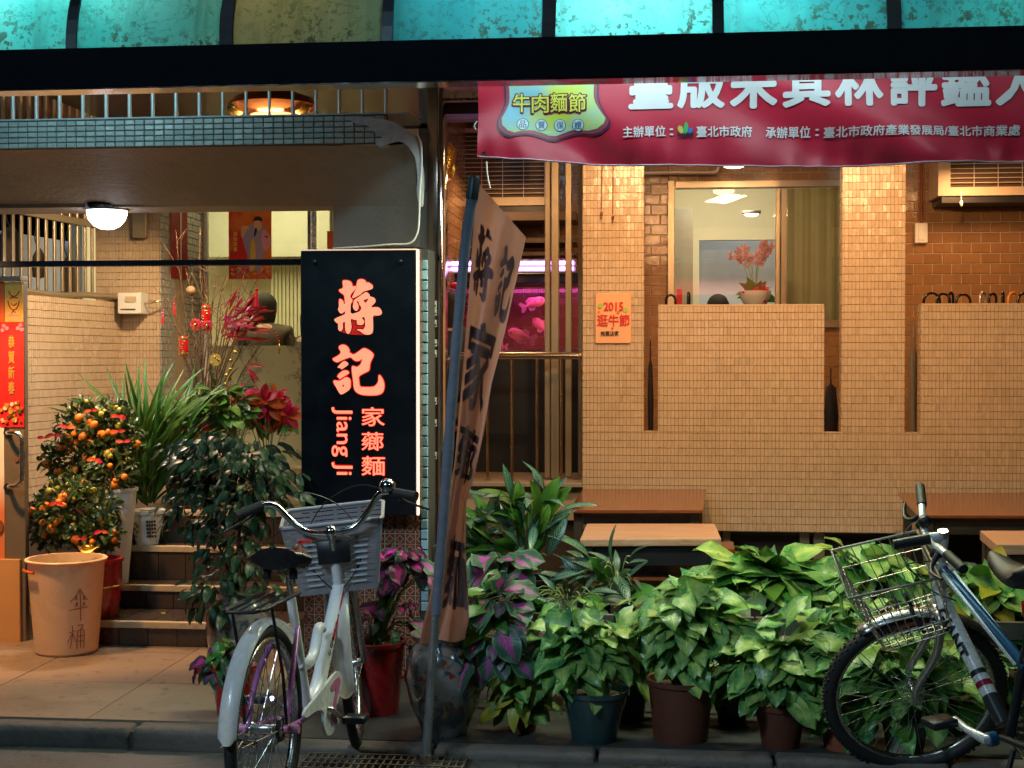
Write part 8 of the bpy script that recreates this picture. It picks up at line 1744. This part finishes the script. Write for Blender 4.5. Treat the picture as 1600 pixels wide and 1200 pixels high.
# wire basket
X0, X1, WT, WBt, ZT, ZB = hx + 0.015, hx + 0.32, 0.165, 0.125, hz - 0.06, hz - 0.30
def wb2(t, fx, fy): xa_, xb_ = X0 + 0.015 * (1 - t), X1 - 0.06 * (1 - t); return Vector((xa_ + (xb_ - xa_) * fx, (WBt + (WT - WBt) * t) * fy, ZB + (ZT - ZB) * t + 0.03 * fx * t))
wire = pbr('rusty_white_wire', (0.50, 0.44, 0.36), 0.35, 0.5, 0.3, 60, 0, 60, 0.4, (0.2, 0.1, 0.05)); per2 = [(0, -1), (1, -1), (1, 1), (0, 1), (0, -1)]
bm = NB(); pts = [wb2(1, *p) for p in per2]; tube(bm, pts, 0.0048, 8); B2.add('basket_rim', bm, wire, M2s)
bm = NB()
for t in (0.0, 0.22, 0.45, 0.72): tube(bm, [wb2(t, *p) for p in per2], 0.0024, 5)
for a_, b_ in zip(per2, per2[1:]):
    n_ = 9
    for i in range(n_): q_ = i / n_; fx, fy = a_[0] + (b_[0] - a_[0]) * q_, a_[1] + (b_[1] - a_[1]) * q_; tube(bm, [wb2(0, fx, fy), wb2(1, fx, fy)], 0.002, 5, cap=False)
for i in range(1, 9): tube(bm, [wb2(0, i / 9, -1), wb2(0, i / 9, 1)], 0.002, 5, cap=False); tube(bm, [wb2(0, 0, -1 + i / 4.5), wb2(0, 1, -1 + i / 4.5)], 0.002, 5, cap=False)
B2.add('basket_wires', bm, wire, M2s, kind='stuff')
bm = NB(); a_ = wb2(0.02, 0.5, 0); box(bm, a_.x - 0.05, a_.x + 0.06, -0.025, 0.025, a_.z - 0.006, a_.z + 0.006); B2.add('basket_bracket', bm, M['terracotta'], M2s)
# brakes
for s in (1, -1):
    B2.tub('brake_arm', [(axx(0.5) + 0.02, 0.06 * s, 0.60), (axx(0.5) + 0.035, 0.065 * s, 0.68), (axx(0.5) + 0.035, 0.045 * s, 0.70)], 0.007, M['black'], M2s, n=8)
# crank set and pedals
for s, a in ((1, 1.75), (-1, 1.75 + math.pi)):
    e_ = bb + Vector((math.sin(a) * 0.165, 0.10 * s, -math.cos(a) * 0.165)); B2.tub('crank', [bb + Vector((0, 0.05 * s, 0)), bb + Vector((0, 0.085 * s, 0)), lerp(bb, e_, 0.5) + Vector((0, 0.05 * s, 0)), e_], [0.018, 0.018, 0.013, 0.012], silver if s == 1 else M['black'], n=10)
    bm = NB(); q_ = e_ + Vector((0, 0.055 * s, 0)); box(bm, q_.x - 0.045, q_.x + 0.045, q_.y - 0.045, q_.y + 0.045, q_.z - 0.013, q_.z + 0.013); bevel(bm, 0.004, 1); B2.add('pedal', bm, M['black'])
for k_, rr in enumerate((0.09, 0.075)): bm = NB(); ring(bm, bb + Vector((0, -0.05 - 0.008 * k_, 0)), (0, 1, 0), rr, 0.004, 40, 6); B2.add('chainring', bm, M['black'])
bm = NB(); tube(bm, [bb + Vector((0, 0.052, 0)), bb + Vector((0, 0.078, 0))], 0.024, 16); B2.add('crank_cap', bm, blue)
# rack, reflector, lock, kickstand
for y in (-0.05, 0, 0.05): B2.tub('rack_bar', [(-0.18, y, 0.735), (0.17, y, 0.735)], 0.005, M['black'], n=7)
B2.tub('rack_loop', [(0.19, 0.06, 0.735), (-0.17, 0.06, 0.735), (-0.22, 0.03, 0.735), (-0.22, -0.03, 0.735), (-0.17, -0.06, 0.735), (0.19, -0.06, 0.735), (0.21, 0, 0.735), (0.19, 0.06, 0.735)], 0.006, M['black'], n=8)
for s in (1, -1):
    for x_ in (-0.12, 0.05): B2.tub('rack_leg', [(x_, 0.06 * s, 0.73), (0, 0.072 * s, R + 0.02)], 0.005, M['black'], n=7)
bm = NB(); box(bm, 0.135, 0.155, 0.0, 0.085, 0.745, 0.79); bevel(bm, 0.008, 2); B2.add('red_reflector', bm, M['redgloss'])
for k_ in range(3):
    B2.tub('lock_cable', [(0.20, 0.04, 0.62 - k_ * 0.03), (0.12, 0.10, 0.56 - k_ * 0.02), (0.05, 0.09, 0.48), (0.10, 0.05, 0.42 + k_ * 0.03), (0.22, 0.045, 0.50)], 0.006, M['black'], sm=6, n=8)
B2.tub('kickstand', [(0.35, 0.04, 0.27), (0.28, 0.16, 0.10), (0.24, 0.20, 0.01)], 0.009, M['black'], n=8)
